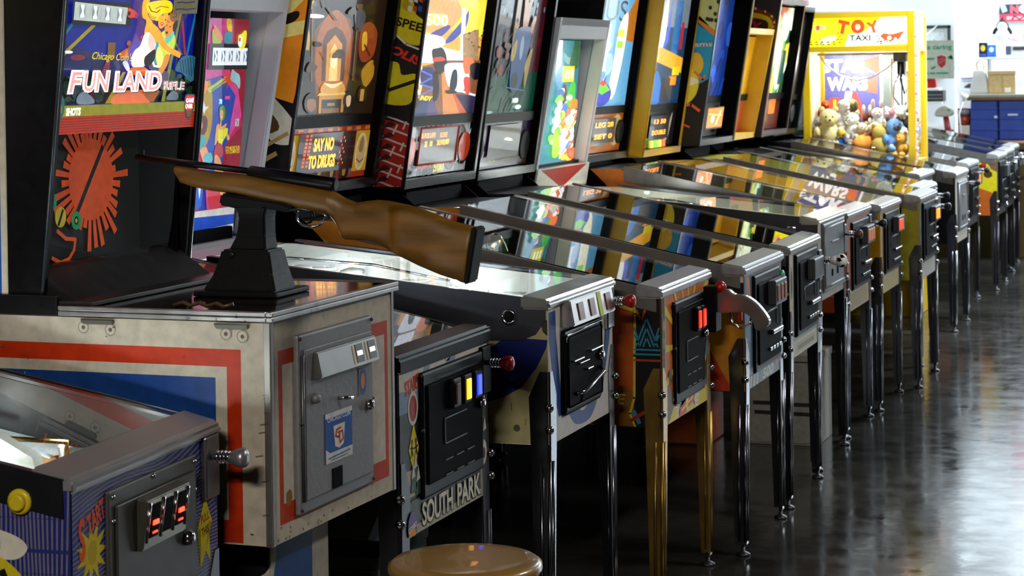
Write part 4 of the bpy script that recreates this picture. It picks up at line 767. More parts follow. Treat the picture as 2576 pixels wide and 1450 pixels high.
m = pinball('orange pinball machine with orange score display and beach ball backglass', -1.545, 8.77, 0, zl=.914, zb=.515, side=[('bg', 'b86420'), ('p', [(-.2, .9), (0, .9), (0, .7), (-.12, .6)], 'a8481c'), ('r', -1.3, .5, 0, .58, '8a3c14')], front=[('bg', 'a8561c'), ('r', 0, .5, .56, .6, 'b8a47a'), ('r', .08, .52, .48, .585, 'a08c60')], railm=RAILM, lockm=LOCKM, legm=LEGM)
coin_door(m, 'silver', -.19, .2, .6, .885, (('c87a5a', .35),) * 3); plunger(m, .25, .85, DGREY, DGREY)
playfield(m, .56, 1.3, .914, .205, ['c89a3a', 'e0c060', 'a86a2a', 'f0e0b0', 'd08a2a', '8a5a2a'], 91, .1, bulbs=((.3, 0), (.6, .1), (.75, -.1)), be=14)
t8 = [('bg', '6ab0e0', .9), ('t', 'US', .5, .82, .5, .18, '10182a', {'e': .2}), ('p', [(.55, .6), (1, 1), (1, .55)], 'c8782a', .8), ('r', .3, .3, .42, .7, 'e8f0f8', 1.2), ('c', [(.55, .1), (.7, .1), (.8, .5), (.78, .8), (.62, .7), (.58, .4)], 'f4f8d8', 1.3), ('r', .6, .6, .74, .66, 'f0e83a', 1.2), ('r', .6, .5, .74, .56, '9ae83a', 1.1), ('r', .6, .38, .74, .45, 'f4f4f4', 1.3), ('e', .4, .1, .22, .1, '2a3ac0', .9), ('p', [(.22, .14), (.4, .22), (.58, .14), (.4, .1)], '6ad83a', 1), ('p', [(.3, .2), (.4, .24), (.5, .2), (.4, .17)], 'e04a3a', 1)] + busy(92, 0, .2, .5, .7, ['a8c8e8', 'f0f4f8', '3a6ab0', 'c89a5a'], 16, .14, .9)
fx = far_head(m, -1.115, 1.135, 1.93, BLACKM, t8, [('bg', 'b8641c', .45), ('c', [(.1, .1), (.3, .25), (.5, .1), (.7, .25), (.9, .12), (.8, .35), (.5, .3), (.2, .4)], '8a8078', .3), ('e', .86, .55, .13, .42, 'd8b88a', .5)], .9, disp=orange((('LEG 28', .5, .75, .8), ('SET 0', .5, .28, .8))), spg=.45)
m = pinball('golden yellow pinball machine with yellow head posts and taxi backglass', -1.525, 9.48, 0, zl=.897, zb=.515, body=paint('b88a1c'), side=[('bg', 'b08416'), ('c', [(-.6, .6), (-.3, .8), (-.2, .6), (-.4, .52)], '6a5a14')], front=[('bg', 'b38a1c'), ('r', 0, .5, .56, .59, 'c9b878'), ('r', .08, .515, .5, .575, 'b5a468')], railm=RAILM, legm=LEGM)
coin_door(m, 'silver', -.19, .2, .6, .875, (('ff3a1c', 2),) * 2)
playfield(m, .56, 1.3, .897, .205, ['b8a03a', 'e0d060', '8a8a2a', 'f0f0b0', 'd0a02a', '4a5a2a'], 95, .1, bulbs=((.3, 0), (.5, -.1), (.65, .1), (.8, 0)), be=18)
t9 = [('bg', '24466a', .7), ('r', 0, .7, 1, 1, '8a9aa8', .6), ('c', [(.0, .55), (.12, .95), (.2, .6), (.1, .4)], 'f0d8c0', 1.1), ('c', [(.22, .55), (.34, 1), (.4, .7), (.36, .5)], 'f4f4fa', 1.3), ('c', [(.36, .5), (.44, .7), (.46, .95), (.5, .6)], '4a5ad8', 1), ('r', .6, .4, .8, .95, '2a6ab0', .8), ('r', .82, .5, .9, .75, 'c02a3a', .9), ('p', [(0, .42), (.3, .52), (.98, .42), (.98, .28), (.5, .35)], 'e8a82a', 1.15), ('r', .72, .26, .92, .34, 'e0d02a', 1.1), ('r', .66, .17, .86, .25, 'ff7a1c', 2), ('c', [(.02, .3), (.12, .4), (.2, .25), (.22, .02), (.02, .02)], '3a8a6a', .8), ('e', .1, .35, .07, .05, 'f0d0a8', 1), ('c', [(.2, .02), (.26, .3), (.44, .2), (.46, .02)], '3a7ad0', .8), ('r', .45, .03, .7, .24, '3a3848', .5)]
fx = far_head(m, -1.075, 1.13, 1.93, paint('c2981c', .4), t9, [('bg', '1c1420', .2), ('r', .62, .0, 1, 1, '242028'), ('c', [(.8, .5), (.9, .95), (.86, .3), (.75, .1)], 'b8b0a8', .6), ('r', .1, .1, .25, .85, '3a3034')], .9, spk=False, disp=orange((('13 50', .5, .75, .6), ('DOUBLE', .5, .28, .7))), edge=paint('c8a01c'))
for k in range(4): obj('coloured_key', B(fx(1.17) - .03, fx(1.17) - .02, -.14 + .07 * k, -.09 + .07 * k, 1.165, 1.2), lampm(('d8d23a', '7ad83a', 'd8d23a', 'e86a3a')[k], .8), m)
ll2 = [('bg', '121014')]
tan_side = [('bg', '1a8ac0'), ('p', [(-1.4, 1.15), (-1.0, 1.15), (-1.02, 1.5), (-1.12, 1.45), (-1.2, 1.5), (-1.4, 1.4)], '17161a'), ('c', [(-1.4, 1.93), (-.95, 1.93), (-.97, 1.7), (-1.03, 1.7), (-1.1, 1.76), (-1.2, 1.83), (-1.4, 1.88)], 'c87a2a'), ('c', [(-1.4, 1.93), (-.95, 1.93), (-.98, 1.73), (-1.03, 1.73), (-1.09, 1.79), (-1.19, 1.86), (-1.4, 1.9)], 'b9bd80')]
r_ = random.Random(5)
for k in range(70): x_, z_ = -1.3 + .32 * r_.random(), 1.75 + .17 * r_.random(); tan_side.append(('e', x_, z_, .009, .01, '20281c')) if z_ > 1.76 + (x_ < -1.1) * .1 else None
tan_side += [('t', 'Williams', -1.13, 1.655, .2, .026, 'c9b0a0', {'bold': .02}), ('e', -1.11, 1.56, .035, .055, 'c2a43a'), ('c', [(-1.2, 1.52), (-1.14, 1.54), (-1.1, 1.48), (-1.12, 1.4), (-1.18, 1.36), (-1.22, 1.44)], 'c8bc3a'), ('c', [(-1.22, 1.48), (-1.16, 1.5), (-1.1, 1.47), (-1.2, 1.44)], 'd8d4c0'), ('l', [(-1.21, 1.35), (-1.14, 1.36), (-1.1, 1.33)], .014, 'c05a3a'), ('l', [(-1.12, 1.52), (-1.08, 1.48), (-1.07, 1.5)], .012, 'c06a4a'), ('c', [(-1.22, 1.36), (-1.19, 1.3), (-1.2, 1.24), (-1.24, 1.3)], 'c8bc3a'), ('l', [(-1.2, 1.27), (-1.15, 1.25)], .01, 'b8502a')]
m = pinball('pinball machine with blue desert lattice head and orange lit coin slot', -1.455, 10.19, 0, zl=.894, zb=.51, body=paint('a8a02a'), side=[('bg', '9c962c'), ('p', [(-.2, .93), (-.08, .9), (-.12, .6), (-.1, .515), (-.4, .515), (-.4, .95)], '0f0e10'), ('c', [(-.2, .75), (-.13, .8), (-.11, .66), (-.16, .6), (-.22, .62)], '1c6aa0'), ('c', [(-.26, .6), (-.2, .62), (-.14, .53), (-.3, .52)], '8a801c')], front=[('bg', '17161a'), ('r', 0, .5, .56, .585, 'b8b4a8'), ('l', [(.545, .5), (.55, .9)], .02, 'b8a81c')], railm=RAILM, legm=LEGM)
coin_door(m, 'silver', -.2, .2, .6, .875, (('ff7a1c', 3),) * 2); plunger(m, .26, .83, CHROME, DGREY)
playfield(m, .56, 1.3, .894, .205, ['a8b0b8', 'd8e0e8', '5a6a7a', 'e0a03a', 'c8c8d0', '8a94b0'], 101, .1, bulbs=((.4, 0), (.7, .1)), be=12)
t10 = [('bg', '1a3a8a', .8), ('c', [(0, 0), (.35, .05), (.45, .5), (.4, 1), (0, 1)], 'c9b49a', .9), ('c', [(.1, 0), (.3, .1), (.28, .55), (.12, .5)], 'b8922a', .8), ('c', [(.05, .7), (.3, .75), (.26, .95), (.02, .98)], 'e8b89a', 1.1), ('r', .2, .8, .5, .92, 'd0c08a', .7)] + busy(102, .4, 0, 1, 1, ['1a3ab0', '2a5ad0', '0f2050', '3a6ad8', '101a38'], 24, .14, .8) + [('e', .28 - .02 * k, .82 - .095 * k, .025, .02, ('ff5a2a', '4a4aff', 'ffb03a', 'fa3a8a')[k % 4], 2.4) for k in range(8)]
fx = far_head(m, -1.05, 1.155, 1.93, BLACKM, t10, [('bg', '5a5852', .3), ('r', .05, .1, .2, .9, '2a2826'), ('r', .8, .1, .95, .9, '2a2826')], .85, spk=False, side=(tan_side, (-1.31, -.98, 1.165, 1.92)), rec=.09, Wh=.71, disp=([('r', .03, .08, .97, .95, 'ff7a2a', 1.6), ('e', .35, .45, .1, .16, 'ffe0c0', 2.4), ('l', [(.1, .7), (.9, .6)], .06, 'ffb060', 2), ('l', [(.6, .2), (.8, .8)], .08, 'ffc890', 2)], (0, 1, 0, 1)), spg=.3)
obj('pale_trim', MB().tube([(fx(1.16) + .003, .345, 1.16), (fx(1.925) + .003, .345, 1.925), (fx(1.925) - .15, .345, 1.928)], .005, 6), paint('b0a878'), m)
m = pinball('pinball machine with short bright yellow head between two tall dark heads', -1.555, 10.91, 0, zl=.892, zb=.51, railm=RAILM, legm=LEGM)
coin_door(m, 'silver', -.19, .2, .57, .875); plunger(m, .25, .84, CHROME, DGREY)
playfield(m, .56, 1.3, .892, .205, ['d8d0c8', 'f0e8e0', 'c83a3a', 'e0b03a', '5a6ac0', 'f4f4f0'], 111, .1, bulbs=((.3, 0), (.5, .1), (.7, -.1)), be=16)
t11 = [('bg', 'b8761c', .8), ('r', .6, 0, 1, 1, 'c8921c', .8), ('c', [(0, .35), (.2, .5), (.3, .2), (.1, 0), (0, 0)], 'e8a0b0', 1.1), ('c', [(.05, .55), (.2, .75), (.2, .9), (.05, .85)], 'e83a9a', 1.1), ('c', [(.0, 0), (.5, 0), (.4, .15), (.1, .2)], 'c8403a', .9), ('c', [(.3, .1), (.5, .2), (.55, 0), (.3, 0)], 'd8c8b8', 1)]
fx = far_head(m, -1.0, 1.15, 1.745, paint('c8a01c', .4), t11, [('bg', 'b83a3a', .6), ('c', [(.2, 0), (.5, .9), (.8, .4), (.7, 0)], 'e0d8d0', .8)], .8, inner=paint('c8a01c', .4), spk=False, spg=.5, rec=.09, disp=None)
m = pinball('purple-black pinball machine with bulb-bordered name sign on the head side', -1.665, 11.61, 0, zl=.925, zb=.55, deep=True, railm=paint('7d7b78', .3, .85), legm=LEGM, slope=.15, hinge=False)
coin_door(m, 'plain', -.2, .2, .6, .89); playfield(m, .56, 1.3, .925, .15, ['c8c8c0', 'e8e0d0', '9aa8b8', 'd8c890'], 121, .08, bulbs=((.3, 0), (.6, .1)), be=10)
bside = [('bg', '1c1226'), ('c', [(-1.14, 1.72), (-1.0, 1.7), (-.84, 1.7), (-.8, 1.74), (-.82, 1.82), (-.9, 1.86), (-1.0, 1.87), (-1.1, 1.86), (-1.16, 1.8)], '6a2a1c'), ('c', [(-1.12, 1.735), (-1.0, 1.72), (-.86, 1.72), (-.825, 1.75), (-.84, 1.81), (-.92, 1.84), (-1.0, 1.835), (-1.08, 1.845), (-1.13, 1.8)], 'c8b41c'), ('c', [(-1.1, 1.745), (-1.0, 1.735), (-.88, 1.735), (-.85, 1.76), (-.87, 1.8), (-1.0, 1.82), (-1.08, 1.83), (-1.11, 1.79)], '2a1018'), ('t', 'Bally', -.985, 1.78, .2, .075, 'b01c5a', {'bold': .03, 'shear': .2, 'rot': -8})]
bside += [('e', -.98 + .165 * math.cos(a * .4), 1.785 + .085 * math.sin(a * .4), .006, .007, 'e0b84a') for a in range(16)] + [('c', [(-1.0, 1.52), (-.96, 1.6), (-.93, 1.52), (-.94, 1.46), (-.98, 1.46)], 'b08aa0'), ('c', [(-1.0, 1.45), (-.92, 1.46), (-.9, 1.43), (-1.0, 1.42)], 'c8b01c'), ('e', -.99, 1.42, .03, .02, 'b02a1c')]
t12 = [('bg', '2a4a2a', .6)] + busy(122, 0, 0, 1, 1, ['e8f0d0', '5a9a4a', 'c8d84a', 'd84a2a', 'e8c83a', 'f8f8f0', '2a6a5a', 'b0d8a0'], 60, .16, 1.0) + [('c', [(.2, .1), (.4, .2), (.42, .6), (.3, .9), (.15, .7)], 'f0f8e8', 1.2), ('c', [(.5, .2), (.66, .3), (.6, .7), (.5, .6)], 'd8e8c0', 1.1), ('r', .7, .1, .9, .5, '1c4a3a', .6)]
fx = far_head(m, -.853, 1.15, 1.92, paint('17101c', .35), t12, [('bg', '5a2414', .4), ('r', .05, .3, .4, .95, 'ff6a1c', 1.8), ('r', .55, .5, .8, .98, 'ff6a1c', 1.6)], 1.0, side=([s_ for s_ in bside], (-1.11, -.775, 1.16, 1.91)), edge=paint('c8a8a0'), spk=False, rec=.06, spg=.4)
m = pinball('pinball machine with pale coin door beside the claw cabinet', -1.56, 12.31, 0, zl=.897, zb=.505, front=[('bg', 'a8a090'), ('r', .06, .55, .5, .87, 'c2beb0')], side=[('bg', '141218')], legm=LEGM, railm=RAILM)
coin_door(m, 'plain', -.2, .2, .57, .86); plunger(m, .25, .83, CHROME, DGREY)
playfield(m, .56, 1.3, .897, .205, ['e0e4e4', 'f4f4f0', 'c8d0d0', 'e0e0c8'], 131, .1, bulbs=((.3, 0), (.6, .1)), be=14)
far_head(m, -1.04, 1.13, 1.90, BLACKM, [('bg', '1a1614', .1)] + busy(132, 0, 0, 1, 1, ['2a1c14', '1a1a2a', '3a2414'], 18, .2, .15), [('bg', '181416')], .1)
m = pinball('dark pinball machine in front of the blue crates with one orange coin light', -1.65, 13.6, 0, zl=.89, zb=.505, legm=LEGD, railm=RAILM)
coin_door(m, 'silver', -.2, .2, .56, .87, (('ff5a1c', 4),)); plunger(m, .25, .84, CHROME, DGREY)
playfield(m, .56, 1.3, .89, .205, ['e8eced', 'ffffff', 'c0c8c8'], 141, .1, bulbs=((.4, 0),), be=10); far_head(m, -1.1, 1.12, 1.86, BLACKM, [('bg', '15151a', .05)], [('bg', '151518')], .1, spk=False)
ysd = [('bg', 'd0c01c'), ('p', [(-.5, .5), (-.5, .74), (-.2, .72), (-.03, .66), (0, .5)], 'b0581c'), ('p', [(-.06, .86), (0, .88), (0, .8), (-.04, .82)], '7a5a30'), ('e', -.13, .84, .022, .018, '1a160e'), ('e', -.06, .785, .03, .024, '4a3018'), ('l', [(-.2, .845), (-.26, .85)], .01, '2a2418'), ('p', [(-.6, .95), (-.3, .93), (-.26, .8), (-.6, .75)], '1c1a14')]
m = pinball('pinball machine with yellow spotted side beyond the gap past the claw cabinet', -1.575, 14.6, 0, zl=.9, zb=.505, side=ysd, legm=LEGD, railm=RAILM, button=RED)
coin_door(m, 'silver', -.2, .2, .56, .87); plunger(m, .25, .84, CHROME, CHROME); playfield(m, .56, 1.3, .9, .205, ['e0e8ec', 'ffffff', 'b0b8c0'], 151, .1, bulbs=()); far_head(m, -1.1, 1.1, 1.3, BLACKM, [('bg', '202024')], [('bg', '202024')], 0, spk=False) if 0 else None
for k, yy in enumerate((15.35, 16.1)):
    m = pinball(('second last pinball machine of the row beyond the yellow spotted one', 'last pinball machine of the row next to the back counter')[k], -1.6 - .04 * k, yy, 0, zl=.9, zb=.505, legm=LEGD, railm=RAILM)
    coin_door(m, 'silver', -.2, .2, .56, .87); plunger(m, .25, .84, CHROME, CHROME); playfield(m, .56, 1.3, .9, .205, ['e0e8ec', 'ffffff', 'b0b8c0'], 160 + k, .1, bulbs=())

# ================================================================== 2. rifle shooting cabinet (local frame as the pinballs: front at x=0)
m = thing('shooting_gallery_cabinet', 'tall white rifle shooting cabinet with red border, blue panel and black hood', 'arcade cabinet', (-1.705, 3.75, 0), R(-1.2))
h = .28
def sheet(n, O, U, Vv, sh, sk, mt=ART, glow=0): return art(n, m, O, U, Vv, sh, sk, mt, glow, thick=.0008)
obj('cabinet', MB().box(-.95, 0, -h, h, .655, 1.076, .003), TAN, m)
obj('head_cabinet', MB().box(-.95, -.70, -h - .002, h + .002, 1.0765, 1.95).box(-.70, -.57, -h - .002, -h + .02, 1.0765, 1.95).box(-.70, -.57, h - .02, h + .002, 1.0765, 1.95).box(-.70, -.57, -h + .02, h - .02, 1.0765, 1.12), TAN, m)
side = [('bg', 'b4aa9a'), ('r', -.95, .99, -.06, 1.023, 'b02c08'), ('r', -.09, .70, -.06, 1.023, 'b02c08'), ('r', -.95, .66, -.06, .702, 'b02c08'), ('r', -.95, .76, -.114, .969, '123a7a')]
for k in range(4): side += [('e', (-.4, -.34, -.09, -.055)[k], (1.055, 1.052, 1.052, 1.048)[k], .012, .012, '857b6c'), ('e', (-.4, -.34, -.09, -.055)[k], (1.055, 1.052, 1.052, 1.048)[k], .010, .010, 'b9b0a0'), ('e', (-.4, -.34, -.09, -.055)[k], (1.055, 1.052, 1.052, 1.048)[k], .004, .004, '5a5148')]
for k in range(26): side.append(('e', -.9 + .88 * rnd.random(), .66 + .4 * rnd.random(), .0015 + .002 * rnd.random(), .001 + .002 * rnd.random(), ('6a5a48', '8a7a64', '4a3a30')[k % 3]))
for k in range(8): a = (-.03 + .02 * rnd.random(), .7 + .3 * rnd.random()); side.append(('l', [a, (a[0] + .015, a[1] + .003)], .0012, '6a5c4c'))
sheet('side_artwork', (-.95, -h - .0005, .657), (.948, 0, 0), (0, 0, .417), side, (-.95, -.002, .657, 1.074))
sheet('head_side_artwork', (-.95, -h - .0025, 1.08), (.379, 0, 0), (0, 0, .86), [('bg', 'c2b8a8'), ('r', -.95, 1.09, -.583, 1.54, '1a4a9a'), ('r', -.95, 1.57, -.585, 1.625, 'c8501c')], (-.95, -.571, 1.08, 1.94))
fro = [('bg', 'b9b09e'), ('p', [(.03, .69), (.53, .69), (.53, 1.018), (.03, 1.018)], 'b23408'), ('p', [(.046, .728), (.514, .728), (.514, .99), (.046, .99)], 'c4bcae'), ('c', [(.056, .745), (.075, .75), (.08, .73), (.06, .722)], '8a6a34')]
for k in range(16): fro.append(('e', .02 + .5 * rnd.random(), .66 + .03 * rnd.random(), .002, .0025, '5a4c3a'))
sheet('front_artwork', (.0004, -h + .003, .657), (0, .554, 0), (0, 0, .417), fro, (.003, .557, .657, 1.074))
for yy in (-h, h):
    cor = MB().box(-.012, .003, yy - .003 if yy < 0 else yy - .012, yy + .012 if yy < 0 else yy + .003, .655, 1.076, .002)
    obj('corner_trim', cor, paint('8a8580', .35, .8), m)
d = obj('coin_door', B(-.002, .012, -.186, .152, .695, 1.04, .005), GREYD, m)
obj('door_panel', B(.012, .016, -.165, .142, .72, 1.01, .002), GREYD, d)
hg = MB(); hg.tube([(.014, -.174, .72), (.014, -.174, 1.0)], .004, 6); obj('piano_hinge', hg, paint('5b5b5e', .4, .7), d)
ce = obj('coin_entry_plate', MB().prism([(.016, .946), (.034, .952), (.024, 1.0), (.016, 1.002)], -.13, .14, bev=.002), paint('9a9894', .32, .9), d)
px = lambda z: .034 - (z - .952) * .208
def slant(n, z0, z1, a, b_, t, mt, par): return obj(n, MB().prism([(px(z0) - .003, z0), (px(z0) + t, z0), (px(z1) + t, z1), (px(z1) - .003, z1)], a, b_), mt, par)
for yy in (.055, .115):
    cw = slant('coin_window', .958, .994, yy - .02, yy + .014, .0012, paint('2a1612', .3), ce)
    slant('lit_price', .972, .981, yy - .015, yy + .009, .0018, lampm('ffd8c8', 2.2), ce)
    slant('ivory_strip', .958, .994, yy - .031, yy - .024, .0014, paint('cfc8a8'), ce)
lk = lambda y, z, r, mt, nm: obj(nm, MB().lathe([(r, 0), (r, .006), (r * .7, .012), (r * .3, .013)], 16, Matrix.Translation((.016, y, z)) @ Matrix.Rotation(R(90), 4, 'Y')), mt, d)
lk(-.13, .912, .01, GREYD, 'blank_lock'); lk(.118, .862, .012, CHROME, 'lock')
art('round_sticker', d, (.0165, .072, .885), (0, .036, 0), (0, 0, .055), [('bg', '77767a'), ('e', .5, .5, .5, .5, '2f5a9a'), ('e', .5, .5, .36, .36, '22408a'), ('e', .5, .52, .26, .3, 'c8843a')], (0, 1, 0, 1), ART)
art('maker_sticker', d, (.0165, -.085, .775), (0, .122, 0), (0, 0, .098), [('bg', '1f4f9e'), ('r', .0, .9, 1, 1, 'cfd2d4'), ('r', 0, 0, 1, .2, 'cfd2d4'), ('p', [(.0, .3), (.28, .12), (1, .2), (1, 0), (0, 0)], 'cfd2d4'), ('t', 'CHICAGO COIN', .5, .87, .86, .1, 'cfd6e2', {'bold': .03}), ('p', [(.28, .72), (.72, .72), (.66, .3), (.5, .24), (.34, .3)], 'd8d4cc'), ('l', [(.56, .64), (.4, .62), (.36, .5), (.48, .46), (.52, .52)], .045, 'b03a24'), ('l', [(.44, .56), (.62, .56), (.64, .4), (.52, .34), (.5, .5)], .045, 'b03a24'), ('l', [(.1, .1), (.9, .13)], .03, '54709a'), ('l', [(.2, .05), (.8, .06)], .02, '54709a')], (0, 1, 0, 1), ART)
obj('coin_return_hole', B(.0155, .018, -.055, -.01, .722, .762, .001), MATTB, d); obj('small_lever', MB().tube([(.016, -.02, .896), (.03, -.012, .896), (.034, .006, .894)], .004, 8), CHROME, d)
for yy in (-.18, .147):
    for zz in (.705, .87, 1.032): obj('screw', MB().ball((.013, yy, zz), .004, 1), DGREY, d)
# table top with aluminium edging
obj('table_top', B(-.57, 0, -h, h, 1.0765, 1.094, .002), mat('brown_gloss_laminate', '1c120c', .06, noise=.15, scale=18), m)
tr = MB()
for z in (1.0765, 1.0865):
    tr.box(-.002, .012, -h - .01, h + .01, z, z + .0095, .002); tr.box(-.453, -.002, -h - .01, -h + .0, z, z + .0095, .002); tr.box(-.453, -.002, h, h + .01, z, z + .0095, .002)
obj('aluminium_edge', tr, ALU, m)
for xx in (-.37, -.08): obj('cam_latch', MB().prism([(xx - .035, 1.072), (xx + .04, 1.072), (xx + .038, 1.062), (xx - .03, 1.062)], -h - .008, -h, bev=.002), paint('5a564e', .4, .7), m)
cl = MB().tube([(-.2 - .012 * (k % 2) - .0, -.245 + .0 * k, 1.096 + .004 * (k % 2)) if 0 else (-.22 + .018 * k, -.25 + .006 * (k % 2), 1.099 + .005 * (k % 2)) for k in range(8)], .004, 6)
obj('bent_wire', cl, paint('6a543a', .4, .6), m)
# black hood
fl = lambda z: -.497 + .062 * (z - 1.11) / .59
hp = [(fl(1.095), 1.095), (fl(1.95), 1.95), (-.60, 1.95), (-.60, 1.095)]
hb = MB(); hb.prism(hp, -h, -h + .022); hb.prism(hp, h - .022 + .02, h + .02); hb.prism([(fl(1.92), 1.92), (fl(1.95), 1.95), (-.6, 1.95), (-.6, 1.92)], -h + .022, h - .002)
hb.prism([(fl(1.095) - .01, 1.095), (fl(1.135) - .01, 1.135), (-.57, 1.135), (-.57, 1.095)], -h + .022, h - .002)
obj('hood', hb, BLACKM, m)
for yy in (-h + .004, h + .016):
    obj('hood_edge', MB().tube([(fl(1.1) + .001, yy, 1.1), (fl(1.94) + .001, yy, 1.94)], .004, 6), paint('3c4148', .35, .5), m)
obj('sill', MB().prism([(-.43, 1.096), (-.43, 1.102), (-.52, 1.165), (-.56, 1.165), (-.56, 1.096)], -h + .022, h - .002), paint('1c1b1d', .4), m)
obj('sill_lip', B(-.475, -.38, -h + .0, h + .02, 1.0945, 1.104, .002), paint('222021', .35), m)
obj('hood_foot', B(-.60, -.455, -h - .008, -h, 1.0765, 1.115, .002), BLACKM, m)
obj('inner_box', MB().box(-.699, -.694, -h + .03, h - .03, 1.121, 1.45).box(-.694, -.50, -h + .023, -h + .027, 1.121, 1.45).box(-.694, -.50, h - .027, h - .0225, 1.121, 1.45).box(-.694, -.56, -h + .03, h - .03, 1.121, 1.125), MATTB, m)
obj('window_glass', MB().prism([(fl(1.16) - .02, 1.16), (fl(1.43) - .02, 1.43), (fl(1.43) - .023, 1.43), (fl(1.16) - .023, 1.16)], -h + .023, h - .003), CLEAR, m)
# burst target behind the glass: own drawing grid in metres (y from the cabinet's left side, z)
bt = [('bg', '070707')]  # target paint glows by itself in place of light falling on it
r_ = random.Random(2)
for k in range(34):
    a = 2 * math.pi * k / 34 + .05 * r_.random(); L = .098 + .055 * r_.random(); w = .0075
    if 1.15 * math.pi < a < 1.42 * math.pi: L *= .8
    ca, sa = math.cos(a), math.sin(a); cx, cy = .265, 1.325
    bt.append(('p', [(cx + .04 * ca - w * .5 * sa, cy + .04 * sa + w * .5 * ca), (cx + L * ca - w * sa, cy + L * sa + w * ca), (cx + L * ca + w * sa, cy + L * sa - w * ca), (cx + .04 * ca + w * .5 * sa, cy + .04 * sa - w * .5 * ca)], 'd4501a', .34))
bt += [('e', .265, 1.325, .085, .085, 'd4501a', .34), ('l', [(.19, 1.235), (.31, 1.39)], .012, '0b0706', 0), ('e', .118, 1.288, .017, .019, '128a56', .4), ('e', .118, 1.288, .006, .007, '0b0706', 0), ('e', .148, 1.255, .02, .021, 'b8a82a', .4), ('l', [(.14, 1.24), (.156, 1.268)], .007, '0b0706', 0), ('e', .205, 1.244, .018, .019, '128a56', .4), ('e', .205, 1.244, .008, .009, '0b0706', 0), ('e', .205, 1.244, .004, .0045, 'b8a82a', .4),
    ('l', [(.135, 1.228), (.165, 1.21), (.2, 1.206), (.195, 1.185), (.175, 1.168), (.145, 1.163), (.115, 1.175)], .008, 'd4501a', .34)]
sheet('burst_target', (-.55, -h + .06, 1.14), (0, .4, 0), (0, 0, .3), bt, (.06, .46, 1.14, 1.44))
obj('target_fan', MB().prism([(-.10, 1.17), (.06, 1.17), (.0, 1.36), (-.09, 1.3)], -.64, -.635, 'x'), BLACKM, m)
Ft = [('bg', '0a1c8e', .75), ('p', [(30, 1000), (30, 700), (300, 760), (600, 900), (1500, 800), (1500, 1100), (30, 1100)], '0c1230', .5), ('p', [(60, 430), (400, 560), (700, 640), (700, 900), (60, 900)], '1a2260', .6),
    ('l', [(70, 620), (380, 270)], 34, 'a89a1c'), ('l', [(70, 440), (180, 260)], 26, '1c7a8a'), ('l', [(1370, 580), (1440, 80)], 24, '1c7a9a'), ('l', [(1350, 570), (1290, 170), (1260, 60)], 22, 'b02a3a'), ('l', [(1210, 400), (1310, 570)], 18, '7a7a2a'), ('l', [(1245, 800), (1290, 80)], 16, '4a3a2a'), ('l', [(1450, 620), (1510, 90)], 24, '6a6018'), ('c', [(1240, 210), (1330, 90), (1340, 130), (1260, 220)], '4a2a6a'),
    ('r', 526, 445, 600, 620, '7a5c1c'), ('e', 735, 450, 22, 30, 'b0602a'), ('r', 725, 470, 742, 560, '7a3a2a'), ('p', [(640, 560), (720, 500), (740, 600), (650, 610)], 'c8641c'), ('p', [(380, 1000), (520, 640), (560, 640), (500, 1060), (380, 1060)], '8a2a4a')]
Ft += [('l', [(390, 700 + 22 * k), (530, 700 + 22 * k)], 8, '3a1424') for k in range(15)] + busy(21, 40, 760, 500, 1090, ['1c3a24', '24401c', '10240f', '3a4a50', '0c1a10'], 26, .2, .45, 'ep') + busy(22, 1130, 780, 1500, 1090, ['1c3a24', '2a4a20', '10240f', '18301c'], 22, .2, .45, 'ep')
Ft += [('c', [(1220, 740), (1280, 600), (1400, 580), (1480, 650), (1470, 800), (1400, 880), (1300, 780)], '2f6a86')] + [('l', [(1260 + 30 * k, 640 - 10 * k), (1290 + 30 * k, 760 + 14 * k)], 7, '122c3c') for k in range(6)] + [('c', [(230, 1010), (300, 960), (400, 1080), (240, 1090)], '7a8a9a'), ('c', [(1140, 1070), (1200, 980), (1265, 1010), (1260, 1080)], '6a7684')]
Ft += [('p', [(500, 1095), (660, 760), (690, 760), (560, 1095)], '9a8a1c'), ('p', [(1085, 1095), (1110, 900), (1230, 60), (1250, 60), (1120, 1095)], '8a8a1c'), ('c', [(560, 1095), (620, 980), (760, 960), (900, 970), (970, 1095), (760, 1110)], 'e8744a', .8), ('c', [(700, 760), (800, 690), (900, 720), (950, 790), (820, 800)], 'd8601c', .9), ('p', [(860, 980), (1000, 920), (1060, 980), (1000, 1095), (960, 1095)], 'a85a1c', .7)]
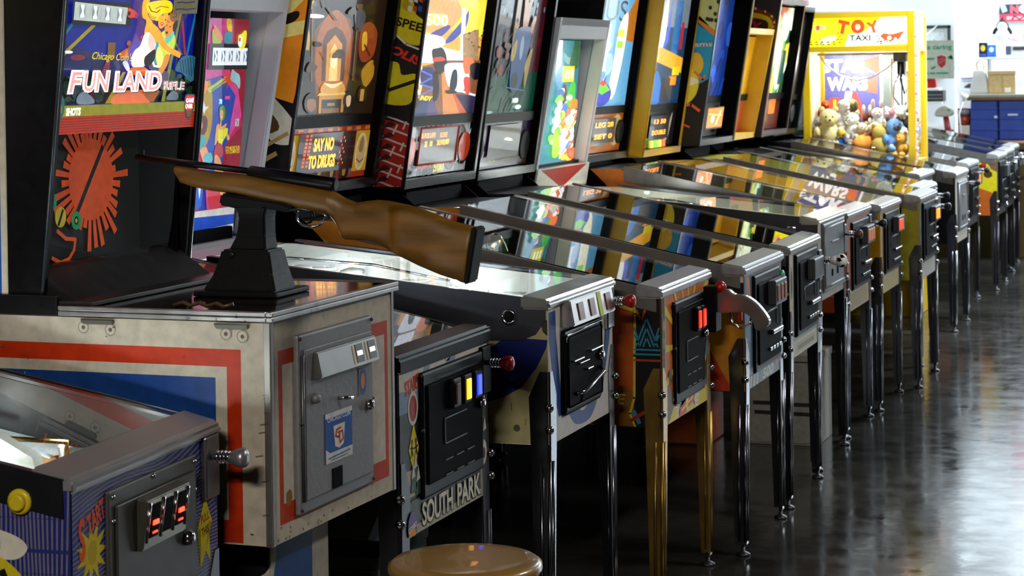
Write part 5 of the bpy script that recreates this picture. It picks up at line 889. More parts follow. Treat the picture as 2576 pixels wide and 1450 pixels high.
Ft += [  # the dancing couple
    ('c', [(1060, 300), (1150, 300), (1195, 420), (1150, 560), (1120, 600), (1030, 720), (970, 620), (985, 430)], 'b8d84a', 1.0), ('c', [(985, 440), (1010, 420), (1020, 520), (1060, 560), (1040, 680), (975, 640)], '3a9ab0', .9), ('c', [(1080, 380), (1130, 330), (1165, 300), (1170, 340), (1130, 420), (1090, 440)], '5ac0b8', 1), ('c', [(1010, 480), (1050, 520), (1080, 680), (1020, 690), (990, 580)], 'e8e87a', 1.0),
    ('c', [(920, 700), (960, 640), (1040, 720), (1140, 780), (1120, 900), (1040, 880), (960, 760)], '5a5070', .6), ('c', [(1090, 570), (1140, 580), (1120, 680), (1070, 780), (1040, 830), (1010, 780), (1060, 680)], 'd88a2a', 1.0), ('l', [(960, 650), (980, 695), (1035, 705)], 24, 'e8e8e8', 1.0),
    ('c', [(1075, 170), (1120, 120), (1180, 190), (1170, 260), (1140, 330), (1090, 370), (1065, 320), (1065, 230)], 'e08a1c', 1.0), ('c', [(1120, 60), (1160, 25), (1210, 80), (1205, 170), (1170, 200), (1120, 180), (1110, 110)], '8a5a18', .8), ('l', [(1130, 90), (1150, 60), (1185, 80), (1180, 140), (1140, 150)], 8, '241408', .3), ('c', [(1150, 230), (1190, 180), (1200, 250), (1160, 310)], '241408', .3), ('c', [(1072, 315), (1100, 310), (1090, 340)], '301010', .3), ('l', [(1080, 190), (1110, 205)], 6, '241408', .3), ('e', 1118, 255, 10, 8, '2a4a5a', .6), ('e', 1080, 240, 8, 7, '2a4a5a', .6),
    ('c', [(815, -20), (880, -40), (870, 120), (930, 220), (930, 330), (850, 340), (860, 200), (815, 150)], 'f8a81c', 1.15), ('c', [(930, 230), (1000, 290), (1030, 330), (1110, 470), (1240, 540), (1245, 600), (1210, 590), (1080, 520), (990, 420), (940, 380)], 'f29a1c', 1.1), ('c', [(860, 330), (920, 240), (1000, 290), (980, 420), (900, 420)], 'f4a020', 1.15),
    ('c', [(850, 340), (905, 330), (965, 420), (970, 490), (900, 560), (865, 600), (870, 690), (810, 705), (740, 695), (730, 600), (760, 520), (810, 470)], 'ffdcd4', 1.5), ('c', [(905, 340), (960, 410), (970, 490), (930, 530), (890, 440)], 'f8b8ac', 1.3), ('c', [(865, 600), (960, 510), (975, 560), (960, 640), (910, 695), (872, 695)], '14060c', .1), ('c', [(640, 660), (680, 640), (715, 720), (690, 745)], 'cfe0e4', 1.0), ('p', [(800, 380), (830, 350), (835, 365), (815, 400)], 'c8301c', 1),
    ('c', [(850, 20), (920, -20), (1060, -40), (1120, 0), (1115, 80), (1050, 120), (980, 190), (930, 180), (890, 150), (860, 80)], 'f2cf1c', 1.15), ('c', [(985, 150), (1040, 100), (1085, 120), (1070, 190), (1050, 250), (1010, 278), (985, 240)], 'f8a424', 1.15), ('c', [(860, 70), (910, 140), (960, 150), (930, 190), (890, 160)], 'd8a81c', 1), ('l', [(870, 30), (900, 90), (960, 100), (990, 70)], 9, '3a2808', .3), ('l', [(940, 60), (1000, 30), (1080, 40)], 7, '6a4a08', .4), ('e', 1022, 125, 12, 10, '3a8a6a', .8), ('e', 1055, 178, 9, 8, '2a4a3a', .6), ('c', [(1005, 210), (1035, 215), (1025, 245), (1010, 238)], 'c01c3a', 1), ('l', [(1010, 218), (1030, 224)], 6, 'fff', 1) if 0 else ('e', 1018, 222, 9, 4, 'f8f4f0', 1)]
Ft += [('r', 125, 10, 690, 262, '0e0d10', .1), ('p', [(145, 25), (655, 62), (640, 243), (138, 212)], 'b9c4c0', .85)]
for k in range(4):
    x = 190 + 120 * k; Ft += [('p', [(x, 52 + 9 * k), (x + 55, 56 + 9 * k), (x + 50, 186 + 9 * k), (x - 4, 184 + 9 * k)], '8a9aa0', .7), ('c', [(x + 8, 56 + 9 * k), (x + 44, 60 + 9 * k), (x + 36, 120 + 9 * k), (x + 46, 180 + 9 * k), (x + 4, 178 + 9 * k), (x + 22, 120 + 9 * k)], 'eef4f4', 1.1)]
Ft += [('c', [(655, 70), (700, 80), (745, 120), (720, 165), (655, 160)], 'd83a1c', .9), ('c', [(655, 100), (680, 110), (675, 140), (655, 145)], '1c0808', .2), ('t', 'tr', 745, 140, 50, 60, 'b01c6a', {'bold': .04, 'shear': .3, 'rot': -8}), ('t', "Chicago Coin's", 525, 600, 400, 105, 'e8d81c', {'e': 1.0, 'bold': .0, 'shear': .3, 'rot': 3}),
    ('e', 100, 545, 40, 16, 'd0e0f0', 1.2), ('e', 190, 600, 70, 30, '8a2a3a', .6)]
for c, o, e, bd in (('2a1a2a', 9, .1, .075), ('ffffff', 0, 1.6, .08), ('f3a8a2', 2, .95, .012)):
    Ft += [('t', 'F', 175 + o, 855 + o, 150 if bd > .05 else 120, 250 if bd > .05 else 214, c, {'bold': bd, 'e': e, 'shear': .18}), ('t', 'UN', 375 + o, 853 + o, 270 if bd > .05 else 240, 235 if bd > .05 else 200, c, {'bold': bd, 'e': e, 'shear': .12}), ('t', 'LAND', 795 + o, 858 + o, 505 if bd > .05 else 470, 232 if bd > .05 else 196, c, {'bold': bd, 'e': e, 'shear': .08})]
for c, e, bd in (('f4f0f0', 1.1, .05), ('d07c78', .75, .0)):
    Ft += [('t', 'RiFLE', 1182, 915, 250 if bd > .05 else 238, 118 if bd > .05 else 100, c, {'bold': bd, 'e': e, 'rot': 3})]
Ft += [('r', 30, 1098, 1500, 1212, '8a8a14', .8), ('t', 'SHOTS', 165, 1163, 138, 84, 'f4ffe8', {'bold': .05, 'e': 1.6, 'shear': .1}), ('r', 30, 1212, 1500, 1400, 'b02a0a', .7)] + [('l', [(30, 1240 + 26 * k), (1500, 1232 + 26 * k)], 5, '5a1205', .4) for k in range(6)]
Ft += [('c', [(1310, 1040), (1370, 1015), (1430, 1040), (1415, 1200), (1380, 1290), (1350, 1298), (1320, 1240)], '3a4650', .5), ('c', [(1322, 1050), (1370, 1032), (1418, 1050), (1400, 1195), (1330, 1195)], 'd8182c', 1.2), ('t', 'GAME', 1368, 1088, 88, 54, 'ffd8d0', {'bold': .05, 'e': 2}), ('t', 'OVER', 1362, 1155, 84, 54, 'ffd8d0', {'bold': .05, 'e': 2}), ('c', [(1335, 1205), (1395, 1205), (1375, 1270), (1350, 1275)], '8a5a1c', .5), ('c', [(30, 1010), (70, 1030), (75, 1150), (40, 1260), (30, 1290)], '2a6a6a', .5), ('e', 40, 1130, 14, 50, '9a8a1c', .6)]
art('backglass', m, (fl(1.427) - .022, -h + .024, 1.427), (0, .556, 0), (fl(1.93) - fl(1.427), 0, .503), Ft, (25, 1490, 1395, 90, 1500, -1257), ARTG, .7)
# pedestal under the cabinet
obj('pedestal', B(-.8, -.085, -.13, .13, .0, .654, .003), TAN, m)
sheet('pedestal_front', (-.0845, -.128, .002), (0, .256, 0), (0, 0, .65), [('bg', 'b0a898'), ('p', [(.0, 0), (.17, 0), (.17, 1), (.04, 1), (0, .8)], '17407e')], (0, .24, 0, 1))
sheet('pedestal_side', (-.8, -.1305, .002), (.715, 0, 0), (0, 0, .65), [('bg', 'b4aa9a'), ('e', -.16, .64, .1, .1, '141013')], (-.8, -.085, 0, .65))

# ------------------------------------------------------------------ the rifle on its pedestal
WOOD = mat('rifle_walnut', '7c5517', .42, noise=.5, scale=6, bump=.05)
nt = WOOD.node_tree
for n in nt.nodes:
    if n.bl_idname == 'ShaderNodeTexCoord':
        mp = nd(nt, 'ShaderNodeMapping'); mp.inputs['Scale'].default_value = (1.2, 5, 7)
        tx = [l for l in nt.links if l.from_node == n]
        tgt = tx[0].to_socket; nt.links.remove(tx[0]); nt.links.new(n.outputs['Object'], mp.inputs['Vector']); nt.links.new(mp.outputs[0], tgt); break
GUNM = mat('rifle_blued_steel', '131215', .38, metal=.6, noise=.2, scale=40)
CAST = mat('black_cast_iron', '0a0a0c', .5, spec=.2, noise=.25, scale=70, bump=.15)
rx, ry = -1.80, 3.74
g = thing('toy_rifle', 'wooden toy rifle on a black cast pedestal aimed at the cabinet glass', 'toy rifle', (rx, ry, 1.0945))
def loft(secs, n=16, p=2.4):
    mb = MB(); rings = []
    for x, zt, zb_, w in secs:
        cz, hz = (zt + zb_) / 2, (zt - zb_) / 2
        ring = []
        for k in range(n):
            a = 2 * math.pi * k / n; c, s = math.cos(a), math.sin(a)
            zz = cz + hz * abs(s) ** (2 / p) * (1 if s > 0 else -1); sx_ = max(0, (x + 1.44) / .0415) * .019 * (1.238 - zz) / .11
            ring.append(mb.bm.verts.new((x - sx_ - rx, w * abs(c) ** (2 / p) * (1 if c > 0 else -1), zz - 1.0945)))
        rings.append(ring)
    for a, b in zip(rings, rings[1:]):
        for k in range(n):
            f = mb.bm.faces.new((a[k], a[(k + 1) % n], b[(k + 1) % n], b[k])); f.smooth = True
    mb.bm.faces.new(rings[0][::-1]); mb.bm.faces.new(rings[-1]); bmesh.ops.recalc_face_normals(mb.bm, faces=mb.bm.faces); return mb
tp = [(-2.047, 1.354), (-1.979, 1.345), (-1.88, 1.336), (-1.802, 1.322), (-1.695, 1.303), (-1.673, 1.291), (-1.648, 1.282), (-1.629, 1.285), (-1.603, 1.288), (-1.578, 1.286), (-1.534, 1.278), (-1.488, 1.264), (-1.442, 1.247), (-1.399, 1.238)]
bt_ = [(-2.047, 1.338), (-2.036, 1.319), (-2.016, 1.313), (-1.98, 1.305), (-1.908, 1.296), (-1.82, 1.277), (-1.742, 1.263), (-1.705, 1.256), (-1.689, 1.236), (-1.682, 1.218), (-1.676, 1.209), (-1.652, 1.208), (-1.623, 1.208), (-1.598, 1.199), (-1.567, 1.181), (-1.52, 1.16), (-1.475, 1.143), (-1.429, 1.13), (-1.399, 1.127)]
def ip(t, x):
    for (a, za), (b, zb_) in zip(t, t[1:]):
        if x <= b: return za + (zb_ - za) * (x - a) / (b - a)
    return t[-1][1]
xs_ = sorted(set([p[0] for p in tp + bt_] + [-2.047 + .02 * k for k in range(33)]))
obj('stock', loft([(x, ip(tp, x), ip(bt_, x), .014 + .008 * min(1, (x + 2.047) / .12) if x < -1.7 else .0195 + .006 * max(0, min(1, (x + 1.64) / .2))) for x in xs_ if x <= -1.3985]), WOOD, g)
obj('butt_plate', MB().prism([(-1.3995 - rx, 1.239 - 1.0945), (-1.387 - rx, 1.236 - 1.0945), (-1.406 - rx, 1.13 - 1.0945), (-1.4185 - rx, 1.127 - 1.0945)], -.025, .025, bev=.003), RUBBER, g)
z0_ = 1.0945
obj('barrel', MB().tube([(-2.14 - rx, 0, 1.372 - z0_), (-1.86 - rx, 0, 1.341 - z0_)], .0065, 12), GUNM, g)
obj('receiver', MB().tube([(-1.885 - rx, 0, 1.343 - z0_), (-1.88 - rx, 0, 1.342 - z0_), (-1.70 - rx, 0, 1.318 - z0_), (-1.692 - rx, 0, 1.317 - z0_)], [.009, .013, .0135, .011], 14), GUNM, g)
obj('front_sight', B(-2.128 - rx, -2.122 - rx, -.002, .002, 1.375 - z0_, 1.386 - z0_), GUNM, g)
obj('trigger_guard', MB().tube([(x - rx, 0, z - z0_) for x, z in spline([(-1.776, 1.266), (-1.78, 1.25), (-1.768, 1.237), (-1.746, 1.234), (-1.726, 1.24), (-1.717, 1.254), (-1.724, 1.262), (-1.722, 1.268), (-1.711, 1.254), (-1.722, 1.236), (-1.746, 1.23), (-1.772, 1.233), (-1.786, 1.25)], 3)[:18]], .003, 8), CHROME, g)
obj('trigger', MB().tube([(-1.748 - rx, 0, 1.264 - z0_), (-1.744 - rx, 0, 1.252 - z0_), (-1.75 - rx, 0, 1.242 - z0_), (-1.758 - rx, 0, 1.24 - z0_)], [.005, .004, .003, .002], 8), GUNM, g)
obj('trigger_screw', MB().ball((-1.706 - rx, 0, 1.256 - z0_), .006, 1), GUNM, g)
obj('cradle', MB().prism([(-1.935 - rx, 1.3 - z0_), (-1.94 - rx, 1.277 - z0_), (-1.905 - rx, 1.27 - z0_), (-1.86 - rx, 1.262 - z0_), (-1.838 - rx, 1.27 - z0_), (-1.79 - rx, 1.263 - z0_), (-1.775 - rx, 1.272 - z0_), (-1.8 - rx, 1.282 - z0_)], -.027, .027, bev=.004), CAST, g)
pd = MB()
def ring4(z, xa, xb, w): return [(xa - rx, -w, z - z0_), (xb - rx, -w, z - z0_), (xb - rx, w, z - z0_), (xa - rx, w, z - z0_)]
def stack(mb, rows):
    rr = [[mb.bm.verts.new(p) for p in ring4(*r)] for r in rows]
    for a, b in zip(rr, rr[1:]):
        for k in range(4): mb.bm.faces.new((a[k], a[(k + 1) % 4], b[(k + 1) % 4], b[k]))
    mb.bm.faces.new(rr[0][::-1]); mb.bm.faces.new(rr[-1]); bmesh.ops.bevel(mb.bm, geom=mb.bm.edges[:], offset=.004, segments=2, affect='EDGES'); return mb
obj('pedestal', stack(pd, [(1.105, -1.968, -1.805, .05), (1.14, -1.945, -1.815, .043), (1.188, -1.93, -1.825, .036)]), CAST, g)
obj('swivel_neck', stack(MB(), [(1.186, -1.918, -1.835, .03), (1.215, -1.902, -1.838, .026), (1.255, -1.896, -1.838, .026), (1.275, -1.905, -1.832, .028)]), CAST, g)
obj('base_plate', B(-1.985 - rx, -1.80 - rx, -.055, .10, 0, .011, .003), CAST, g)
obj('pivot_bolt', MB().lathe([(.006, 0), (.006, .005), (.003, .006)], 12, Matrix.Translation((-1.905 - rx, -.037, 1.178 - z0_)) @ Matrix.Rotation(R(90), 4, 'X')), DGREY, g)
# paper note taped to the glass
nx = fl(1.68) - 1.705
t = art('paper_note', None, (-2.138, 3.9, 1.668), (.0, .105, .004), (.01, 0, .085), [('bg', 'a9a27e')] + [('l', [(.08 + .03 * (k % 2), .12 + .17 * k), (.3, .13 + .17 * k), (.5, .11 + .17 * k), (.92 - .05 * (k % 3), .13 + .17 * k)], .035, '3a382c') for k in range(5)], (0, 1, 0, 1), ART)
tag(t, 'yellowed handwritten paper note taped at the top right of the shooting cabinet glass', 'note')

# ================================================================== claw machine
YEL = mat('yellow_enamel', 'c9a20c', .35, noise=.05, scale=8)
cx, cy = -2.22, 12.93
m = thing('claw_machine', 'yellow claw machine with lit toy sign and heap of plush toys', 'claw machine', (cx, cy, 0))
X0, X1, Y0, Y1 = -.345, .345, -.255, .255
fr = MB(); w = .045
for x in (X0, X1 - w):
    for y in (Y0, Y1 - w): fr.box(x, x + w, y, y + w, .96, 1.87, .003)
for z in (1.625, 1.835):
    for y in (Y0, Y1 - w): fr.box(X0 + w, X1 - w, y, y + w, z, z + .034)
    for x in (X0, X1 - w): fr.box(x, x + w, Y0 + w, Y1 - w, z, z + .034)
obj('frame', fr, YEL, m); obj('lower_cabinet', B(X0, X1, Y0, Y1, 0, .96, .004), YEL, m); obj('roof', B(X0, X1, Y0, Y1, 1.869, 1.876), paint('b8bcc0'), m)
ty = [('bg', 'f4e21c', 1.0), ('p', [(500, 400), (1040, 385), (1040, 118), (820, 130), (640, 300)], 'fffbe0', 1.15), ('p', [(480, 400), (520, 290), (720, 270), (770, 300), (790, 390)], 'fffdf4', 1.15),
    ('t', 'T', 468, 225, 105, 125, 'd8401c', {'bold': .07, 'e': 1, 'rot': 12}), ('t', 'O', 600, 222, 125, 130, 'e0401c', {'bold': .09, 'e': 1}), ('e', 600, 228, 20, 24, 'f8c0a8', 1.4), ('t', 'Y', 735, 228, 110, 110, 'e04a24', {'bold': .06, 'e': 1, 'rot': -14}), ('t', 'TAXI', 618, 325, 190, 56, '141410', {'bold': .03, 'e': 0}),
    ('c', [(810, 320), (830, 285), (900, 295), (1010, 270), (985, 310), (960, 345), (860, 355)], 'e04a24', 1.1), ('e', 880, 330, 18, 18, 'f8e8d8', 1.4), ('e', 935, 345, 14, 16, 'f8e8d8', 1.4), ('c', [(250, 350), (290, 320), (390, 300), (400, 330), (340, 370), (260, 380)], 'd8cca0', 1.2), ('e', 262, 352, 12, 30, '6a6a50', .6), ('e', 262, 352, 6, 18, 'e8e0b0', 1), ('c', [(200, 210), (240, 200), (300, 210), (310, 240), (250, 240), (235, 270), (215, 250)], 'e8a070', 1.2), ('e', 240, 225, 16, 24, 'c84a2a', 1)]
for k in range(26):
    i, j = k % 13, k // 13; ty.append(('p', [(170 + 26 * i * 2 - 12 * j, 385 - 22 * j - .04 * i), (196 + 26 * i * 2 - 12 * j, 384 - 22 * j), (190 + 26 * i * 2, 374 - 22 * j), (166 + 26 * i * 2, 375 - 22 * j)], '282818', .3)) if not 5 <= i <= 11 or i == 16 else None
for k in range(10): ty.append(('p', [(410 + 14 * (k % 3), 370 - 28 * (k // 3)), (430 + 14 * (k % 3), 368 - 28 * (k // 3)), (438 + 14 * (k % 3), 356 - 28 * (k // 3)), (418 + 14 * (k % 3), 358 - 28 * (k // 3))], '282818', .3) if k % 2 else ('p', [(770 + 18 * (k % 3), 370 - 26 * (k // 3)), (788 + 18 * (k % 3), 368 - 26 * (k // 3)), (780 + 18 * (k % 3), 356 - 26 * (k // 3)), (762 + 18 * (k % 3), 358 - 26 * (k // 3))], '282818', .3))
for k in range(4): ty.append(('r', 820 + 56 * k, 348 + 6 * (k % 2), 846 + 56 * k, 358 + 6 * (k % 2), '282818', .3))
ty = [s for s in ty if s]
art('sign_panel', m, (X0 + w, Y0 + .012, 1.659), (.6, 0, 0), (0, 0, .176), ty, (165, 1040, 400, 165, 1040, 137), ARTP, 1.1)
art('front_sign_panel', m, (X1 - .012, Y0 + w, 1.659), (0, .42, 0), (0, 0, .176), [('bg', 'fffce8', 1.7), ('r', .05, .1, .95, .4, 'f4e6a0', 1.4)], None, ARTP, 1)
for nm, b in (('side_glass', (X0 + w, X1 - w, Y0 + .018, Y0 + .022)), ('front_glass', (X1 - .022, X1 - .018, Y0 + w, Y1 - w))): obj(nm, B(*b, .96, 1.625), CLEAR, m)
sw = [('bg', 'e8ecf0', .55), ('r', 2, 0, 4.4, 10, 'dfe6ec', .5), ('p', [(0, 9.8), (4.3, 9.8), (4.3, 2.6), (2.8, 1.4), (0, 1.4)], '5c5c9c', .2), ('p', [(0, 9.8), (4.3, 7.6), (4.3, 9.8)], '6a6aa8', .2), ('p', [(2.4, 9), (4.2, 9.6), (4.2, 7.8)], 'd85a4a', .8), ('p', [(2.6, 6.4), (4, 7.8), (4, 6)], 'd8604a', .7), ('p', [(2.0, 6), (2.4, 6.2), (3.4, 3.2), (3.0, 3)], 'b84a4a', .6), ('p', [(.9, 1), (1.3, 1), (2.1, 6.2), (1.6, 6.2)], 'f4f6ff', 1.2),
    ('t', 'STAR', 1.55, 8.7, 3.5, 1.3, 'f8f8ff', {'bold': .05, 'e': 1.2}), ('t', 'WARS', 1.75, 6.95, 3.1, 1.3, 'f8f8ff', {'bold': .05, 'e': 1.2}), ('c', [(.3, 5.4), (1.2, 5.4), (1.1, 3.6), (.8, 2.6), (.5, 3.4)], 'd84a3a', .9), ('r', .65, 1.6, .85, 5.4, 'f0d82a', 1), ('l', [(4.3, 9.8), (4.3, 3), (2.8, 1.5)], .12, 'f8f8f4', 1.2), ('r', 4.45, 0, 5.2, 9.8, '6a7472', .4), ('r', 5.2, 0, 8, 9.8, '9aa0a8', .5), ('l', [(5.4, 9.8), (5.1, 1.6)], .07, 'd0604a', .6)]
art('rear_panel', m, (X0 + w, Y1 - .03, .965), (.6, 0, 0), (0, 0, .66), sw, (0, 7.2, 0, 10), ARTP, .5)
obj('left_panel', B(X0 + .012, X0 + .02, Y0 + w, Y1 - w, .96, 1.625), paint('d9d4c0'), m)
obj('prize_floor', B(X0 + .01, X1 - .03, Y0 + .03, Y1 - .03, .96, .975), paint('c8b88a'), m)
cr = obj('claw_crane', B(.18, .26, -.05, .05, 1.56, 1.62, .005), DGREY, m)
obj('crane_rail', B(X0 + w, X1 - w, -.02, .0, 1.605, 1.62), paint('8a8c90', .4, .6), m); obj('crane_motor', B(.20, .245, -.03, .03, 1.48, 1.56, .006), PLASTB, cr)
for s in (-1, 0, 1): obj('claw_prong', MB().tube([(.225 + .01 * s, .01 * s, 1.49), (.225 + .045 * s, .02 * s, 1.42), (.225 + .05 * s, .02 * s, 1.34), (.225 + .015 * s, .01 * s, 1.29)], .005, 8), CHROME, cr)
obj('white_cable', MB().tube(spline([(-.28, -.02, 1.6), (-.2, -.03, 1.5), (-.05, -.04, 1.44), (.1, -.04, 1.48), (.2, -.03, 1.57)], 1) and [(-.28, -.02, 1.6), (-.24, -.02, 1.54), (-.15, -.03, 1.475), (-.05, -.04, 1.445), (.06, -.04, 1.47), (.15, -.03, 1.53), (.2, -.03, 1.57)], .006, 8), WPLAST, cr)
obj('hanging_loop', MB().tube([(.17, -.03, 1.58), (.165, -.04, 1.4), (.17, -.04, 1.27), (.2, -.04, 1.235), (.24, -.04, 1.235), (.265, -.04, 1.28), (.262, -.04, 1.42), (.25, -.03, 1.57)], .006, 8), paint('d8cfae'), cr)
obj('black_cable', MB().tube([(.23, -.03, 1.57), (.225, -.05, 1.45), (.25, -.05, 1.36), (.275, -.03, 1.42), (.265, -.02, 1.5)], .006, 8), RUBBER, cr)
st = obj('light_strip', B(X1 + .0, X1 + .006, Y0 + .008, Y0 + .022, .96, 1.855), paint('d8d4cc'), m)
for k in range(46):
    c, e = (('ff3a1c', 3.5), ('ffa01c', 3.5), ('ff3a5a', 3), ('ffffff', 7), ('ff5a1c', 3), ('ffb83a', 4))[k % 6]
    if k % 6 == 3 and k % 12 == 9: c = '8affe8'
    obj('light_bead', MB().ball((X1 + .008, Y0 + .012, .975 + .0192 * k), .0062 if k % 6 != 3 else .008, 1), lampm(c, e), st)
    if k % 6 == 3: obj('blue_halo_lens', MB().lathe([(.012, 0), (.012, .002), (.009, .003)], 12, Matrix.Translation((X1 + .0062, Y0 + .012, .975 + .0192 * k)) @ Matrix.Rotation(R(90), 4, 'Y')), lampm('3a3aff', 2.2), st)
obj('coin_lock', B(X1 - .01, X1 + .012, Y0 + .04, Y0 + .07, 1.19, 1.215, .003), DGREY, m)

# plush toys
def plush(label, kind, col, loc, s=.12, rz=0, tilt=0, col2=None):
    f1 = mat('plush_' + col, col, .9, noise=.15, scale=60, bump=.6); f2 = paint(col2, .9) if col2 else f1
    p = thing('plush_toy', label, 'plush toy', loc, rz, 'plush toys in the claw machine'); p.rotation_euler = (tilt, 0, rz)
    q = s = s * .9
    if kind == 'bird':
        obj('body', MB().ball((0, 0, q * .5), q * .4, 2, (.9, .9, 1.2)), f1, p); hd = obj('head', MB().ball((0, -q * .05, q * 1.1), q * .26), f2, p)
        obj('beak', MB().lathe([(q * .08, 0), (.001, q * .16)], 10, Matrix.Translation((0, -q * .28, q * 1.08)) @ Matrix.Rotation(R(90), 4, 'X')), paint('d88a1c'), hd)
        for x in (-1, 1): obj('wing', MB().ball((x * q * .36, 0, q * .55), q * .26, 2, (.35, .7, 1.2)), f1, p)
    elif kind == 'fish':
        obj('body', MB().ball((0, 0, q * .4), q * .5, 2, (1.2, .6, .75)), f1, p); obj('tail', MB().prism([(q * .5, q * .4), (q * .9, q * .75), (q * .85, q * .1)], -q * .1, q * .1, bev=q * .03), f2, p); obj('fin', MB().prism([(-q * .2, q * .7), (q * .2, q * 1.0), (q * .3, q * .65)], -q * .05, q * .05, bev=q * .02), f2, p)
    else:
        obj('body', MB().ball((0, 0, q * .42), q * .38, 2, (.95, .85, 1.1)), f1, p); hd = obj('head', MB().ball((0, -q * .08, q * .98), q * .31, 2, (1.05, 1, .95)), f1, p)
        er = (.09, .5) if kind == 'rabbit' else (.11, 1)
        for x in (-1, 1):
            obj('ear', MB().ball((x * q * .22, -q * .03, q * (1.24 if kind != 'rabbit' else 1.45)), q * er[0] * (2 if kind == 'rabbit' else 1), 2, (.6 if kind == 'rabbit' else 1, .6, 1.6 if kind == 'rabbit' else 1)) if kind != 'dog' else MB().ball((x * q * .31, -q * .05, q * .95), q * .14, 2, (.5, .9, 1.6)), f2, hd)
            obj('arm', MB().ball((x * q * .38, -q * .16, q * .5), q * .15, 2, (.8, 1.2, 1.3)), f1, p); obj('leg', MB().ball((x * q * .22, -q * .34, q * .14), q * .17, 2, (.9, 1.4, .9)), f1, p); obj('eye', MB().ball((x * q * .11, -q * .36, q * 1.04), q * .03, 1), MATTB, hd)
        obj('muzzle', MB().ball((0, -q * .36, q * .9), q * .13, 2, (1.2, .9, .8)), f2, hd); obj('nose', MB().ball((0, -q * .47, q * .94), q * .04, 1), MATTB, hd)
    return p
W0 = lambda x, y, z: (cx + x, cy + y, z)
base = .976
for a in [('big cream teddy bear slumped at the left of the claw machine window', 'bear', 'e0cc90', W0(-.215, -.13, base + .06), .21, .3, .1, 'c8b070'), ('dark brown dog toy in the lower left corner of the claw machine', 'dog', '4a2c1c', W0(-.26, -.19, base), .11, .4, 0, '2a1810'),
    ('white and grey toy with spots low beside the brown dog', 'dog', 'c8bcb4', W0(-.19, -.205, base), .09, -.3, 0, '5a4a4a'), ('bright blue plush bird below the cream bear', 'bird', '1c5ab8', W0(-.12, -.18, base + .02), .12, .5, 0, 'd8b02a'), ('small yellow plush duck at the bottom beside the blue bird', 'bird', 'd8b81c', W0(-.145, -.205, base), .08, -.4, 0, 'e8d05a'),
    ('orange and brown plush fish standing up in the middle of the heap', 'fish', 'd8842a', W0(-.02, -.17, base + .02), .19, 1.2, .5, '6a3418'), ('grey plush rabbit lying in front of the orange fish', 'rabbit', '8a7c70', W0(-.07, -.21, base), .1, .2, 0, 'b0a090'),
    ('tan round bear facing away right of the middle post', 'bear', 'c2a24a', W0(.11, -.18, base), .17, 3.0, 0, 'b08a3a'), ('light blue plush bear near the right post', 'bear', '7aa2d8', W0(.19, -.15, base + .03), .18, .6, 0, '4a3a2a'), ('golden orange plush bear in the lower right corner', 'bear', 'd89a3a', W0(.255, -.2, base), .13, -.5, 0, 'c07a2a'),
    ('white plush rabbit on top at the centre of the heap', 'rabbit', 'f2eee6', W0(.07, 0, base + .15), .13, .2, 0, 'e8c8c8'), ('pink plush bear on top behind the white rabbit', 'bear', 'e8a8b8', W0(.14, .06, base + .16), .12, -.3, 0, 'f4d8dc'), ('red plush bird at the upper left of the heap', 'bird', 'b8281c', W0(-.265, .05, base + .2), .12, .3, 0, 'd84a2a'),
    ('white plush dog lying across the left top of the heap', 'dog', 'f4f0ea', W0(-.18, 0, base + .19), .15, 1.1, .3, 'e0d8d0'), ('olive grey plush dog on top left of centre', 'dog', '8a8258', W0(-.08, .08, base + .2), .14, -.6, .2, '6a6244'), ('brown and white plush rabbit in the middle row', 'rabbit', '6a3420', W0(.0, .02, base + .13), .12, .8, 0, 'e8dcc8'),
    ('cream plush dog behind the tan bear', 'dog', 'e8dcb8', W0(.07, -.08, base + .05), .14, .2, 0, 'd0bc90'), ('white plush bear with black nose in the middle row', 'bear', 'ece8e0', W0(-.07, -.06, base + .1), .15, -.2, 0, 'f8f4ee'), ('black and white plush dog near the right edge high up', 'dog', '202428', W0(.27, .02, base + .15), .13, -.4, 0, 'e8e4e0'),
    ('pale yellow plush bird right of the pink bear', 'bird', 'e8d8a0', W0(.21, .05, base + .14), .12, -.4, 0, 'f0e8c8'), ('navy blue plush bird by the front glass of the claw machine', 'bird', '24306a', W0(.285, .1, base + .08), .13, 1.2, 0, 'c8b8a0'), ('white plush fish lying at the right of the heap', 'fish', 'e8e8ec', W0(.2, -.04, base + .1), .13, .4, .3, 'c8d0e0'), ('beige plush bear peeking between the fish and white bear', 'bear', 'd8c4a0', W0(-.01, -.1, base + .06), .13, .5, 0, 'c0a880'), ('grey plush dog sitting behind the cream teddy', 'dog', 'a8a4a0', W0(-.27, -.06, base + .1), .13, -.3, 0, '88827c')]:
    plush(*a)

# ================================================================== stool
OAK = mat('varnished_oak', '9a7434', .3, noise=.3, scale=5, coat=.4)
m = thing('bar_stool', 'round varnished wooden bar stool in front of the black snowy pinball machine', 'stool', (-1.385, 3.62, 0))
obj('seat', MB().lathe([(.02, .585), (.12, .585), (.138, .592), (.146, .604), (.145, .614), (.136, .6205), (.11, .6225), (.03, .6195), (.002, .619)], 48), OAK, m)
lg = [(sx * .085, sy * .085) for sx, sy in ((1, 1), (1, -1), (-1, 1), (-1, -1))]
for x, y in lg: obj('leg', MB().tube([(x, y, .588), (x * 1.6, y * 1.6, 0)], [.016, .019], 12), OAK, m)
for a, b, z in ((0, 1, .22), (2, 3, .22), (0, 2, .3), (1, 3, .3)):
    k = 1 + .6 * (1 - z / .588); obj('rung', MB().tube([(lg[a][0] * k, lg[a][1] * k, z), (lg[b][0] * k, lg[b][1] * k, z)], .011, 10), OAK, m)

